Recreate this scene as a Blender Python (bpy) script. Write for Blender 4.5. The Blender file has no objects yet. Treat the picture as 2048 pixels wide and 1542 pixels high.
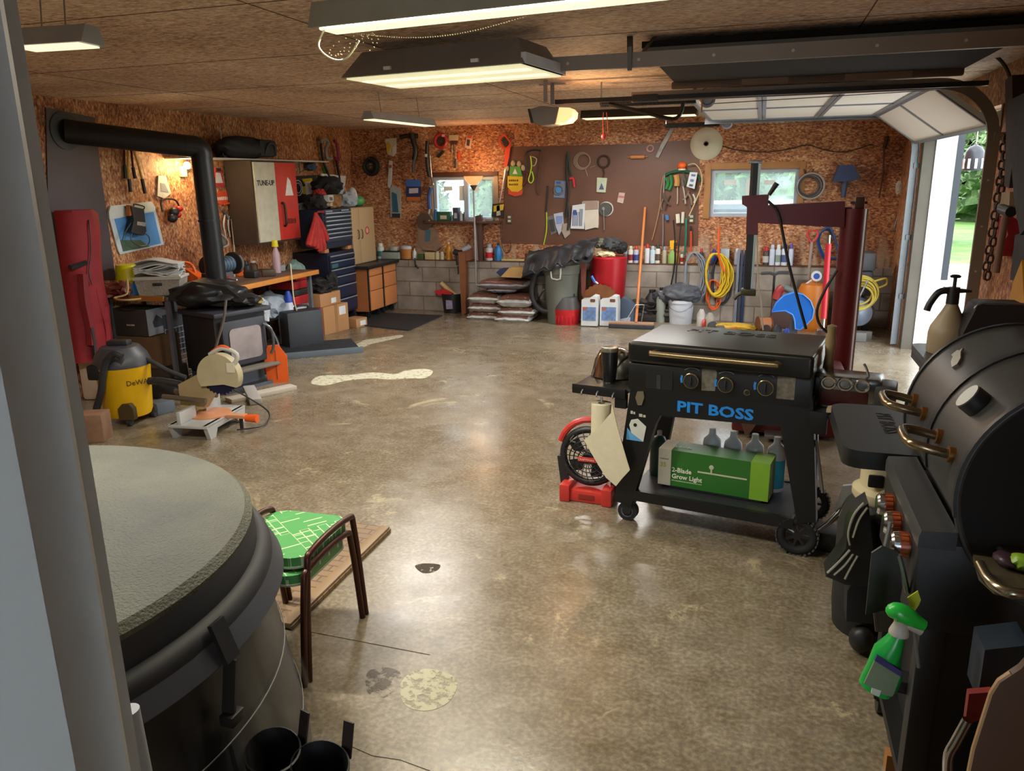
import bpy, bmesh, math, random
from mathutils import Vector, Matrix, noise
SC = bpy.context.scene
COL = SC.collection
PI = math.pi
rnd = random.Random(7)

# ------------------------------------------------------------------ camera
FPX, PITCH, YAW, ROLL = 1560.64, .25828, .304968, .014763
CAM = Vector((0, 0, 1.75))
_cy, _sy, _cp, _sp = math.cos(YAW), math.sin(YAW), math.cos(PITCH), math.sin(PITCH)
AX_F = Vector((-_sy*_cp, _cy*_cp, -_sp))
_rt = Vector((_cy, _sy, 0)); _dn = AX_F.cross(_rt)
AX_R = _rt*math.cos(ROLL)+_dn*math.sin(ROLL)
AX_D = -_rt*math.sin(ROLL)+_dn*math.cos(ROLL)
cd = bpy.data.cameras.new('camera'); cam = bpy.data.objects.new('camera', cd); COL.objects.link(cam)
cd.sensor_width = 36; cd.lens = 36*FPX/2048; cd.clip_start = .02; cd.clip_end = 300
mw = Matrix((AX_R, -AX_D, -AX_F)).transposed().to_4x4(); mw.translation = CAM
cam.matrix_world = mw
SC.camera = cam
# ------------------------------------------------------------------ world, exposure
SC.view_settings.view_transform = 'Standard'; SC.view_settings.look = 'None'
SC.view_settings.exposure = 0.42; SC.view_settings.gamma = 1
SC.view_settings.use_curve_mapping = False
w = bpy.data.worlds.new('overcast_sky'); SC.world = w; w.use_nodes = True
bg = w.node_tree.nodes['Background']; bg.inputs[0].default_value = (.88, .94, 1, 1); bg.inputs[1].default_value = 5.2
sd = bpy.data.lights.new('sun', 'SUN'); sd.energy = 1.2; sd.angle = .5; sd.color = (1, .97, .92)
so = bpy.data.objects.new('sun', sd); so.rotation_euler = (math.radians(40), math.radians(-25), 0); COL.objects.link(so)
SC.cycles.max_bounces = 6; SC.cycles.diffuse_bounces = 4; SC.cycles.glossy_bounces = 3
SC.cycles.transparent_max_bounces = 8; SC.cycles.caustics_reflective = False; SC.cycles.caustics_refractive = False
SC.cycles.sample_clamp_indirect = 4

# ------------------------------------------------------------------ room measures (metres)
XL, XR, YO, YB, YF, H, LEDGE = -5.45, 1.5, 10.06, 9.94, .25, 2.44, .69
TRX = 1.42
OP0, OP1 = 6.23, 8.75     # garage opening in the right wall
# ------------------------------------------------------------------ materials
def hexc(h):
    r = [int(h[i:i+2], 16)/255 for i in (0, 2, 4)]
    return tuple(x/12.92 if x <= .04045 else ((x+.055)/1.055)**2.4 for x in r)+(1,)
MATS = {}
def M(h, ro=.55, me=0, var=.12, sc=9, bump=0, em=0, tr=0, al=1, coat=0):
    k = (h, ro, me, var, sc, bump, em, tr, al, coat)
    if k in MATS: return MATS[k]
    m = bpy.data.materials.new('surface_'+h); m.use_nodes = True; MATS[k] = m
    nt = m.node_tree; b = nt.nodes['Principled BSDF']; c = hexc(h)
    b.inputs['Base Color'].default_value = c; b.inputs['Roughness'].default_value = ro; b.inputs['Metallic'].default_value = me
    if coat: b.inputs['Coat Weight'].default_value = coat
    if tr: b.inputs['Transmission Weight'].default_value = tr
    if al < 1: b.inputs['Alpha'].default_value = al
    if em: b.inputs['Emission Color'].default_value = c; b.inputs['Emission Strength'].default_value = em
    if var and not em:
        tc = nt.nodes.new('ShaderNodeTexCoord'); n = nt.nodes.new('ShaderNodeTexNoise'); n.inputs['Scale'].default_value = sc; n.inputs['Detail'].default_value = 5
        nt.links.new(tc.outputs['Object'], n.inputs['Vector'])
        mx = nt.nodes.new('ShaderNodeMix'); mx.data_type = 'RGBA'
        mx.inputs[6].default_value = tuple(x*(1-var*1.6) for x in c[:3])+(1,); mx.inputs[7].default_value = tuple(min(1, x*(1+var)+var*.02) for x in c[:3])+(1,)
        nt.links.new(n.outputs['Fac'], mx.inputs[0]); nt.links.new(mx.outputs[2], b.inputs['Base Color'])
        if bump:
            bp = nt.nodes.new('ShaderNodeBump'); bp.inputs['Strength'].default_value = bump; bp.inputs['Distance'].default_value = .01
            nt.links.new(n.outputs['Fac'], bp.inputs['Height']); nt.links.new(bp.outputs[0], b.inputs['Normal'])
    return m
def G(name):
    m = bpy.data.materials.new(name); m.use_nodes = True; nt = m.node_tree
    return m, nt, nt.nodes['Principled BSDF'], (lambda t, **k: _nd(nt, t, k)), nt.links.new
def _nd(nt, t, k):
    n = nt.nodes.new('ShaderNode'+t)
    for a, v in k.items():
        if a.startswith('i_'):
            key = a[2:]; n.inputs[int(key) if key.isdigit() else key.replace('_', ' ')].default_value = v
        else: setattr(n, a, v)
    return n
def ramp(nt, stops):
    r = nt.nodes.new('ShaderNodeValToRGB'); e = r.color_ramp.elements
    while len(e) < len(stops): e.new(.5)
    for i, (p, c) in enumerate(stops): e[i].position = p; e[i].color = hexc(c) if isinstance(c, str) else (c, c, c, 1)
    return r
def osb(name, cols, axes, s=34, ro=.6, stain=None):
    """flakes of wood pressed into a sheet; axes = mapping rotation so that flakes lie in the plane"""
    m, nt, b, N, L = G(name)
    tc = N('NewGeometry')
    outs = []
    for i, (rz, st) in enumerate(((.3, (1, 1.9, 1)), (1.7, (1, 1.8, 1)), (2.7, (1, 2, 1)))):
        mp = N('Mapping'); mp.inputs['Rotation'].default_value = axes; L(tc.outputs['Position'], mp.inputs[0])
        m2 = N('Mapping'); m2.inputs['Rotation'].default_value = (0, 0, rz); m2.inputs['Scale'].default_value = st; L(mp.outputs[0], m2.inputs[0])
        v = N('TexVoronoi', i_Scale=s*(1+.15*i)); L(m2.outputs[0], v.inputs['Vector']); outs.append(v)
    mx = N('Mix', data_type='RGBA'); L(outs[0].outputs['Color'], mx.inputs[6]); L(outs[1].outputs['Color'], mx.inputs[7]); mx.inputs[0].default_value = .5
    mx2 = N('Mix', data_type='RGBA', i_0=.38); L(mx.outputs[2], mx2.inputs[6]); L(outs[2].outputs['Color'], mx2.inputs[7])
    sp = N('SeparateColor'); L(mx2.outputs[2], sp.inputs[0])
    n1 = N('TexNoise', i_Scale=1.3, i_Detail=6); L(tc.outputs['Position'], n1.inputs['Vector'])
    ad = N('Math', operation='MULTIPLY_ADD', i_1=.9); L(n1.outputs['Fac'], ad.inputs[0]); 
    sb = N('Math', operation='SUBTRACT', i_1=.45); L(sp.outputs[0], sb.inputs[0]); L(sb.outputs[0], ad.inputs[2])
    r = ramp(nt, cols); L(ad.outputs[0], r.inputs[0])
    last = r.outputs[0]
    if stain:
        mp = N('Mapping'); mp.inputs['Scale'].default_value = (6, 6, .9); L(tc.outputs['Position'], mp.inputs[0])
        n2 = N('TexNoise', i_Scale=1.6, i_Detail=5); L(mp.outputs[0], n2.inputs['Vector'])
        sx = N('SeparateXYZ'); L(tc.outputs['Position'], sx.inputs[0])
        mr = N('MapRange'); mr.inputs[1].default_value = 1.15; mr.inputs[2].default_value = .8; L(sx.outputs[2], mr.inputs[0])
        r2 = ramp(nt, [(.5, 0.0), (.62, .75)]); L(n2.outputs['Fac'], r2.inputs[0])
        ml = N('Math', operation='MULTIPLY'); L(r2.outputs[0], ml.inputs[0]); L(mr.outputs[0], ml.inputs[1])
        m3 = N('Mix', data_type='RGBA'); m3.inputs[7].default_value = hexc(stain); L(last, m3.inputs[6]); L(ml.outputs[0], m3.inputs[0]); last = m3.outputs[2]
    L(last, b.inputs['Base Color']); b.inputs['Roughness'].default_value = ro
    bp = N('Bump', i_Strength=.25, i_Distance=.004); L(sp.outputs[1], bp.inputs['Height']); L(bp.outputs[0], b.inputs['Normal'])
    return m
WOODS = [(0, '44241a'), (.28, '7c4830'), (.48, 'a46842'), (.7, 'c28c5e'), (1, 'e2c29c')]
OSB_BACK = osb('pressed_flake_board_wall', WOODS, (PI/2, 0, 0), stain='b9a58c')
OSB_SIDE = osb('pressed_flake_board_side', WOODS, (0, PI/2, 0))
OSB_CEIL = osb('pressed_flake_board_ceiling', [(0, '6a5140'), (.32, 'b3937a'), (.6, 'd2b69c'), (1, 'f0dac2')], (0, 0, 0), s=34, ro=.7)

def concrete():
    m, nt, b, N, L = G('worn_garage_concrete')
    g = N('NewGeometry')
    n1 = N('TexNoise', i_Scale=.7, i_Detail=8, i_Roughness=.62); n2 = N('TexNoise', i_Scale=7, i_Detail=10, i_Roughness=.7); n3 = N('TexNoise', i_Scale=55, i_Detail=4)
    for n in (n1, n2, n3): L(g.outputs['Position'], n.inputs['Vector'])
    r1 = ramp(nt, [(.3, '594d3b'), (.43, '7a705e'), (.55, '8e8575'), (.7, 'a69e8f')]); 
    mx = N('Mix', data_type='FLOAT', i_0=.55); L(n1.outputs['Fac'], mx.inputs[2]); L(n2.outputs['Fac'], mx.inputs[3]); L(mx.outputs[0], r1.inputs[0])
    r2 = ramp(nt, [(.33, '5f5442'), (.5, '9c9280'), (.66, 'd0c6b2')]); L(n3.outputs['Fac'], r2.inputs[0])
    m2 = N('Mix', data_type='RGBA', blend_type='MULTIPLY', i_0=.0); m2.blend_type = 'OVERLAY'; m2.inputs[0].default_value = .5; L(r1.outputs[0], m2.inputs[6]); L(r2.outputs[0], m2.inputs[7])
    # pale worn scuffs
    n4 = N('TexNoise', i_Scale=2.3, i_Detail=12, i_Roughness=.78, i_Distortion=.6); L(g.outputs['Position'], n4.inputs['Vector'])
    r4 = ramp(nt, [(.58, 0.0), (.64, .7)]); L(n4.outputs['Fac'], r4.inputs[0])
    m4 = N('Mix', data_type='RGBA'); m4.inputs[7].default_value = hexc('b8ab8a'); L(r4.outputs[0], m4.inputs[0]); L(m2.outputs[2], m4.inputs[6])
    L(m4.outputs[2], b.inputs['Base Color'])
    n5 = N('TexNoise', i_Scale=1.1, i_Detail=7); L(g.outputs['Position'], n5.inputs['Vector'])
    rr = ramp(nt, [(.35, .13), (.6, .34)]); L(n5.outputs['Fac'], rr.inputs[0]); L(rr.outputs[0], b.inputs['Roughness'])
    bp = N('Bump', i_Strength=.25, i_Distance=.006); L(n2.outputs['Fac'], bp.inputs['Height']); L(bp.outputs[0], b.inputs['Normal'])
    b.inputs['Specular IOR Level'].default_value = .6
    return m
FLOORM = concrete()
def bricks(name, rot, c1, c2, mc, bw, rh, mort, ro=.8, off=.5):
    m, nt, b, N, L = G(name)
    g = N('NewGeometry'); mp = N('Mapping'); mp.inputs['Rotation'].default_value = rot; L(g.outputs['Position'], mp.inputs[0])
    t = N('TexBrick', i_Scale=1); t.offset = off
    t.inputs['Color1'].default_value = hexc(c1); t.inputs['Color2'].default_value = hexc(c2); t.inputs['Mortar'].default_value = hexc(mc)
    t.inputs['Brick Width'].default_value = bw; t.inputs['Row Height'].default_value = rh; t.inputs['Mortar Size'].default_value = mort
    L(mp.outputs[0], t.inputs['Vector'])
    n = N('TexNoise', i_Scale=4, i_Detail=6); L(g.outputs['Position'], n.inputs['Vector'])
    r = ramp(nt, [(.3, '8c7f70'), (.65, 'ffffff')]); L(n.outputs['Fac'], r.inputs[0])
    mx = N('Mix', data_type='RGBA', blend_type='MULTIPLY', i_0=.6); L(t.outputs['Color'], mx.inputs[6]); L(r.outputs[0], mx.inputs[7]); L(mx.outputs[2], b.inputs['Base Color'])
    b.inputs['Roughness'].default_value = ro
    bp = N('Bump', i_Strength=.5, i_Distance=.01, invert=True); L(t.outputs['Fac'], bp.inputs['Height']); L(bp.outputs[0], b.inputs['Normal'])
    return m
BLOCKM = bricks('painted_concrete_block', (PI/2, 0, 0), 'a8a096', '9c9389', '7d7466', .4, .2, .008)
def leafy(name, a, bb, c, s=3):
    m, nt, b, N, L = G(name); g = N('NewGeometry'); n = N('TexNoise', i_Scale=s, i_Detail=8, i_Roughness=.7); L(g.outputs['Position'], n.inputs['Vector'])
    r = ramp(nt, [(.3, a), (.5, bb), (.7, c)]); L(n.outputs['Fac'], r.inputs[0]); L(r.outputs[0], b.inputs['Base Color']); b.inputs['Roughness'].default_value = .8
    return m
def glassmat():
    m, nt, b, N, L = G('window_glass'); nt.nodes.remove(b); o = [x for x in nt.nodes if x.type == 'OUTPUT_MATERIAL'][0]
    t = N('BsdfTransparent'); t.inputs[0].default_value = (.9, .97, .98, 1); tl = N('BsdfTranslucent'); tl.inputs[0].default_value = (.8, .86, .88, 1); gl = N('BsdfGlossy'); gl.inputs['Roughness'].default_value = .08
    mx = N('MixShader', i_0=.07); m0 = N('MixShader', i_0=.1); L(t.outputs[0], m0.inputs[1]); L(tl.outputs[0], m0.inputs[2]); L(m0.outputs[0], mx.inputs[1]); L(gl.outputs[0], mx.inputs[2]); L(mx.outputs[0], o.inputs[0])
    return m
GLASS = glassmat()
def film(c, a, ro=.15):
    m, nt, b, N, L = G('clear_plastic'); o = [x for x in nt.nodes if x.type == 'OUTPUT_MATERIAL'][0]
    b.inputs['Base Color'].default_value = hexc(c); b.inputs['Roughness'].default_value = ro
    t = N('BsdfTransparent'); mx = N('MixShader', i_0=a); L(t.outputs[0], mx.inputs[1]); L(b.outputs[0], mx.inputs[2]); L(mx.outputs[0], o.inputs[0])
    return m

def residue(c, th=.5, ro=.4, sc=30, seed=0):
    m, nt, b, N, L = G('floor_residue'); o = [x for x in nt.nodes if x.type == 'OUTPUT_MATERIAL'][0]; g = N('NewGeometry'); n = N('TexNoise', i_Scale=sc, i_Detail=8, i_Roughness=.7); L(g.outputs['Position'], n.inputs['Vector'])
    r = ramp(nt, [(th-.05, 0.0), (th+.04, .92)]); L(n.outputs['Fac'], r.inputs[0]); b.inputs['Base Color'].default_value = hexc(c); b.inputs['Roughness'].default_value = ro
    t = N('BsdfTransparent'); mx = N('MixShader'); L(r.outputs[0], mx.inputs[0]); L(t.outputs[0], mx.inputs[1]); L(b.outputs[0], mx.inputs[2]); L(mx.outputs[0], o.inputs[0]); return m

def painted_shine(c):
    m, nt, b, N, L = G('plastic_sheet_painted_shine'); o = [x for x in nt.nodes if x.type == 'OUTPUT_MATERIAL'][0]; g = N('NewGeometry'); mp = N('Mapping'); mp.inputs['Scale'].default_value = (9, 9, .8); L(g.outputs['Position'], mp.inputs[0]); n = N('TexNoise', i_Scale=1.6, i_Detail=4); L(mp.outputs[0], n.inputs['Vector'])  # vertical noise streaks paint the plastic's shine into the sheet's opacity
    r = ramp(nt, [(.42, .02), (.75, .3)]); L(n.outputs['Fac'], r.inputs[0]); b.inputs['Base Color'].default_value = hexc(c); b.inputs['Roughness'].default_value = .22
    t = N('BsdfTransparent'); mx = N('MixShader'); L(r.outputs[0], mx.inputs[0]); L(t.outputs[0], mx.inputs[1]); L(b.outputs[0], mx.inputs[2]); L(mx.outputs[0], o.inputs[0]); return m

# ------------------------------------------------------------------ mesh building
class MB:
    def __init__(s, mat, sm=38): s.bm = bmesh.new(); s.mats = [mat]; s.mi = 0; s.sm = sm
    def m(s, mat):
        if mat not in s.mats: s.mats.append(mat)
        s.mi = s.mats.index(mat); return s
    def _f(s, vs):
        try: f = s.bm.faces.new(vs)
        except ValueError: return None
        f.material_index = s.mi; f.smooth = True; return f
    def _pull(s, b2, mx=None):
        if mx is not None: b2.transform(mx)
        mp = {v: s.bm.verts.new(v.co) for v in b2.verts}
        for f in b2.faces: s._f([mp[v] for v in f.verts])
        b2.free()
    def box(s, x0, x1, y0, y1, z0, z1, bev=0, mx=None, seg=2):
        b = bmesh.new(); bmesh.ops.create_cube(b, size=1)
        for v in b.verts: v.co = Vector(((x0+x1)/2+v.co.x*(x1-x0), (y0+y1)/2+v.co.y*(y1-y0), (z0+z1)/2+v.co.z*(z1-z0)))
        if bev: bmesh.ops.bevel(b, geom=list(b.edges), offset=bev, segments=seg, affect='EDGES', profile=.6)
        s._pull(b, mx); return s
    def bar(s, p0, p1, w, h, bev=0):
        p0, p1 = Vector(p0), Vector(p1); d = p1-p0; q = d.to_track_quat('Z', 'Y')
        s.box(-w/2, w/2, -h/2, h/2, 0, d.length, bev, Matrix.Translation(p0) @ q.to_matrix().to_4x4()); return s
    def ring(s, c, u, v, ru, rv, n): return [s.bm.verts.new(c+u*math.cos(2*PI*i/n)*ru+v*math.sin(2*PI*i/n)*rv) for i in range(n)]
    def skin(s, rings, caps=True):
        n = len(rings[0])
        for a, b in zip(rings, rings[1:]):
            for i in range(n): s._f([a[i], a[(i+1) % n], b[(i+1) % n], b[i]])
        if caps: s._f(rings[0][::-1]); s._f(rings[-1])
        return s
    def cyl(s, p0, p1, r0, r1=None, n=20, caps=True):
        p0, p1 = Vector(p0), Vector(p1); r1 = r0 if r1 is None else r1; q = (p1-p0).to_track_quat('Z', 'Y'); u, v = q @ Vector((1, 0, 0)), q @ Vector((0, 1, 0))
        return s.skin([s.ring(p0, u, v, r0, r0, n), s.ring(p1, u, v, r1, r1, n)], caps)
    def tube(s, pts, r, n=8, sm=0, closed=False, rr=None):
        P = [Vector(p) for p in pts]
        if sm: P = curve(P, sm, closed)
        up = None; rings = []
        K = len(P)
        for i, p in enumerate(P):
            if closed: t = P[(i+1) % K]-P[i-1]
            else: t = P[min(i+1, K-1)]-P[max(i-1, 0)]
            if t.length < 1e-9: t = Vector((0, 0, 1))
            t.normalize()
            if up is None: up = t.orthogonal().normalized()
            up = (up-t*up.dot(t))
            if up.length < 1e-6: up = t.orthogonal()
            up.normalize(); v = t.cross(up); k = rr[min(i, len(rr)-1)] if rr else r
            rings.append(s.ring(p, up, v, k, k, n))
        if closed: rings.append(rings[0])
        return s.skin(rings, not closed)
    def lathe(s, prof, c=(0, 0, 0), ax='z', n=28, sx=1, caps=True, mx=None, sy=1):
        c = Vector(c); A = {'z': (Vector((1, 0, 0)), Vector((0, 1, 0)), Vector((0, 0, 1))), 'y': (Vector((1, 0, 0)), Vector((0, 0, 1)), Vector((0, -1, 0))), 'x': (Vector((0, 1, 0)), Vector((0, 0, 1)), Vector((1, 0, 0)))}[ax]
        rings = [s.ring(c+A[2]*z, A[0], A[1], max(r, 1e-4)*sx, max(r, 1e-4)*sy, n) for r, z in prof]
        if mx is not None:
            for R in rings:
                for v in R: v.co = mx @ v.co
        return s.skin(rings, caps)
    def prism(s, pts, a, b, pl='xz', mx=None):
        """outline extruded from a to b along the third axis"""
        f = {'xz': lambda p, k: (p[0], k, p[1]), 'xy': lambda p, k: (p[0], p[1], k), 'yz': lambda p, k: (k, p[0], p[1])}[pl]
        A = [s.bm.verts.new(f(p, a)) for p in pts]; B = [s.bm.verts.new(f(p, b)) for p in pts]
        if mx is not None:
            for v in A+B: v.co = mx @ v.co
        n = len(pts); s._f(A); s._f(B[::-1])
        for i in range(n): s._f([A[i], B[i], B[(i+1) % n], A[(i+1) % n]])
        return s
    def blob(s, c, r, nz=.15, fq=3, seed=0, sub=3, flat=None, mx=None):
        b = bmesh.new(); bmesh.ops.create_icosphere(b, subdivisions=sub, radius=1)
        for v in b.verts:
            k = 1+nz*noise.noise(v.co*fq+Vector((seed*7.1, seed*3.3, seed)))*2
            v.co = Vector((v.co.x*r[0]*k, v.co.y*r[1]*k, v.co.z*r[2]*k))+Vector(c)
            if flat is not None and v.co.z < flat: v.co.z = flat
        s._pull(b, mx); return s
    def torus(s, c, R, r, ax='y', n=32, k=8, sx=1):
        c = Vector(c); u, v = {'y': (Vector((1, 0, 0)), Vector((0, 0, 1))), 'z': (Vector((1, 0, 0)), Vector((0, 1, 0))), 'x': (Vector((0, 1, 0)), Vector((0, 0, 1)))}[ax]
        return s.tube([c+u*R*sx*math.cos(2*PI*i/n)+v*R*math.sin(2*PI*i/n) for i in range(n)], r, k, closed=True)
    def grid(s, fn, nu, nv):
        V = [[s.bm.verts.new(fn(i/nu, j/nv)) for j in range(nv+1)] for i in range(nu+1)]
        for i in range(nu):
            for j in range(nv): s._f([V[i][j], V[i+1][j], V[i+1][j+1], V[i][j+1]])
        return s
    def sheet(s, fn, nu, nv, th):
        """a surface with thickness th, offset down"""
        A = [[s.bm.verts.new(fn(i/nu, j/nv)) for j in range(nv+1)] for i in range(nu+1)]
        B = [[s.bm.verts.new(Vector(fn(i/nu, j/nv))+Vector(th)) for j in range(nv+1)] for i in range(nu+1)]
        for i in range(nu):
            for j in range(nv):
                s._f([A[i][j], A[i+1][j], A[i+1][j+1], A[i][j+1]]); s._f([B[i][j], B[i][j+1], B[i+1][j+1], B[i+1][j]])
        for j in range(nv): s._f([A[0][j], A[0][j+1], B[0][j+1], B[0][j]]); s._f([A[nu][j], B[nu][j], B[nu][j+1], A[nu][j+1]])
        for i in range(nu): s._f([A[i][0], B[i][0], B[i+1][0], A[i+1][0]]); s._f([A[i][nv], A[i+1][nv], B[i+1][nv], B[i][nv]])
        return s
    def build(s, name, parent=None):
        me = bpy.data.meshes.new(name); bmesh.ops.recalc_face_normals(s.bm, faces=s.bm.faces); s.bm.to_mesh(me); s.bm.free()
        for m in s.mats: me.materials.append(m)
        me.set_sharp_from_angle(angle=math.radians(s.sm))
        o = bpy.data.objects.new(name, me); COL.objects.link(o); o.parent = parent; return o
def curve(P, k, closed=False):
    out = []; n = len(P)
    for i in range(n if closed else n-1):
        a, b, c, d = (P[(i-1) % n], P[i], P[(i+1) % n], P[(i+2) % n]) if closed else (P[max(i-1, 0)], P[i], P[i+1], P[min(i+2, n-1)])
        for j in range(k):
            t = j/k; out.append(.5*((2*b)+(c-a)*t+(2*a-5*b+4*c-d)*t*t+(3*b-a-3*c+d)*t**3))
    if not closed: out.append(P[-1])
    return out
def ray(px, py): return AX_R*((px-1024)/FPX)+AX_D*((py-771)/FPX)+AX_F
def floor_at(px, py, z=0):
    d = ray(px, py); return CAM+d*((z-CAM.z)/d.z)
def RR(x0, x1, z0, z1, r, k=4):
    out = []
    for cx, cz, a in ((x1-r, z1-r, 0), (x0+r, z1-r, 90), (x0+r, z0+r, 180), (x1-r, z0+r, 270)):
        for i in range(k+1): t = math.radians(a+90*i/k); out.append((cx+r*math.cos(t), cz+r*math.sin(t)))
    return out
class T:
    """a thing: base point + turn; parts are measured in its own frame"""
    def __init__(s, name, label, cat, loc=(0, 0, 0), rz=0, group=None, kind=None):
        s.name, s.label, s.cat, s.loc, s.rz, s.group, s.kind = name, label, cat, Vector(loc), rz, group, kind; s.ps = []
        s.inv = (Matrix.Translation(s.loc) @ Matrix.Rotation(rz, 4, 'Z')).inverted()
    def p(s, name, mat, par=None, lab=None, sm=38):
        mb = MB(mat, sm); mb.info = [name, par, lab, None]; s.ps.append(mb); return mb
    def q(s, px, py, y=0, ax=1):
        """photo point -> own coordinates on the own plane y = const (ax 0: x = const, ax 2: z = const)"""
        o = s.inv @ CAM; d = s.inv.to_3x3() @ ray(px, py); P = o+d*((y-o[ax])/d[ax])
        return P
    def xz(s, pts, y=0): return [(lambda P: (P.x, P.z))(s.q(a, b, y)) for a, b in pts]
    def pl(s, name, mat, pts, y0=-.012, y1=0, par=None, lab=None):
        mb = s.p(name, mat, par, lab); mb.prism(s.xz(pts, y0), y0, y1); return mb
    def tb(s, name, mat, pts, r=.005, y=-.02, sm=4, par=None, closed=False, n=6, lab=None, mb=None):
        mb = mb or s.p(name, mat, par, lab); mb.tube([s.q(a, b, y) for a, b in pts], r, n, sm, closed); return mb
    def text(s, name, mat, body, size, loc, rot, par=None, ex=.0008, align='LEFT', bold=0, sx=1, mb=None):
        c = bpy.data.curves.new('t', 'FONT'); c.body = body; c.size = size; c.extrude = ex; c.align_x = align; c.offset = bold; c.resolution_u = 2
        o = bpy.data.objects.new('t', c); COL.objects.link(o)
        dg = bpy.context.evaluated_depsgraph_get(); me = bpy.data.meshes.new_from_object(o.evaluated_get(dg))
        bpy.data.objects.remove(o)
        b2 = bmesh.new(); b2.from_mesh(me); bpy.data.meshes.remove(me)
        mx = Matrix.Translation(loc) @ (rot if isinstance(rot, Matrix) else Matrix.Rotation(rot, 4, 'X')) @ Matrix.Diagonal((sx, 1, 1, 1))
        mb = mb or s.p(name, mat, par); mb.m(mat)._pull(b2, mx); return mb
    def marks(s, name, mat, loc, w, h, n, par=None, rot=None):
        """a line of print too small to read in the photo: n little strokes"""
        mb = s.p(name, mat, par); rr = random.Random(n); st = w/n; m = Matrix.Translation(loc) @ (rot if rot is not None else Matrix.Identity(4))
        for i in range(n): a = st*rr.uniform(.6, .82); mb.box(i*st, i*st+a, -.0008, .0004, 0, h*rr.uniform(.75, 1), 0, m)
        return mb
    def end(s):
        roots = [m for m in s.ps]
        if len(roots) == 1:
            e = roots[0].build(s.name); e.location = s.loc; e.rotation_euler = (0, 0, s.rz)
        else:
            e = bpy.data.objects.new(s.name, None); e.empty_display_size = .1; COL.objects.link(e); e.location = s.loc; e.rotation_euler = (0, 0, s.rz)
            objs = {}
            for m in roots:
                nm, par, lab, _ = m.info; o = m.build(nm, objs[par] if par is not None else e); objs[m] = o
                if lab: o['label'] = lab
        if s.label: e['label'] = s.label
        if s.cat: e['category'] = s.cat
        if s.group: e['group'] = s.group
        if s.kind: e['kind'] = s.kind
        return e
def dup(root, loc, rz=None, label=None, scale=None):
    r = root.copy(); COL.objects.link(r); r.location = loc
    if rz is not None: r.rotation_euler = (0, 0, rz)
    if scale: r.scale = scale
    if label: r['label'] = label
    for ch in root.children:
        c = ch.copy(); COL.objects.link(c); c.parent = r
        for g in ch.children:
            d = g.copy(); COL.objects.link(d); d.parent = c
    return r
def structure(name, mat, sm=38):
    t = T(name, None, None, kind='structure'); return t, t.p(name, mat, sm=sm)
def on_back(px, py, off=0, base=YO):
    d = ray(px, py); return CAM+d*((base-off)/d.y)
def on_left(px, py, off=0):
    d = ray(px, py); return CAM+d*((XL+off)/d.x)
def on_right(px, py, off=0):
    d = ray(px, py); return CAM+d*((XR-off)/d.x)
def WB(name, label, cat, px, py, group=None, off=0): return T(name, label, cat, on_back(px, py, off), 0, group)
def WL(name, label, cat, px, py, group=None, off=0): return T(name, label, cat, on_left(px, py, off), PI/2, group)
def WR(name, label, cat, px, py, group=None, off=0): return T(name, label, cat, on_right(px, py, off), -PI/2, group)
BLK, STEEL, CHROME, RUB = M('1b1b1d', .45), M('9a9c9e', .35, .9), M('c9c9c9', .18, 1), M('161617', .75)

# ================================================================== THE SETTING
W1 = [on_back(*a) for a in ((868, 441), (989, 352))]       # left window opening (lower left, upper right)
W2 = [on_back(*a) for a in ((1418, 434), (1600, 336))]
def wallholes(mb, y0, y1, holes, x0, x1, z0, z1):
    xs = x0
    for hx0, hx1, hz0, hz1 in holes:
        mb.box(xs, hx0, y0, y1, z0, z1); mb.box(hx0, hx1, y0, y1, z0, hz0); mb.box(hx0, hx1, y0, y1, hz1, z1); xs = hx1
    mb.box(xs, x1, y0, y1, z0, z1)
t, b = structure('floor', FLOORM); b.box(XL-.1, XR+.08, YF-2.2, YO+.1, -.12, 0); t.end()
t, b = structure('wall_back', OSB_BACK)
H1 = (W1[0].x, W1[1].x, W1[0].z, W1[1].z); H2 = (W2[0].x, W2[1].x, W2[0].z, W2[1].z)
wallholes(b, YO, YO+.12, [H1, H2], XL, XR+.12, LEDGE, H)
t.end()
t, b = structure('wall_back_blocks', BLOCKM); b.box(XL, XR+.12, YB, YO+.12, 0, LEDGE); t.end()
t, b = structure('wall_left', OSB_SIDE); b.box(XL-.12, XL, YF, YO+.1, 0, H); t.end()
t, b = structure('wall_right', OSB_SIDE); b.box(XR, XR+.12, OP1, YO+.1, 0, H).box(XR, XR+.12, YF, OP0, 0, H).box(XR, XR+.12, OP0, OP1, 2.19, H); t.end()
t, b = structure('ceiling', OSB_CEIL); b.box(XL-.1, XR+.15, YF-.1, YO+.15, H, H+.1); t.end()
WHT = M('b9bab4', .5, 0, .06, 4)
t, b = structure('wall_front', M('c9c5b8', .7)); b.box(XL, -.86, YF, YF+.06, 0, H).box(.62, XR, YF, YF+.06, 0, H).box(-.86, .62, YF, YF+.06, 2.2, H); t.end()
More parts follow.
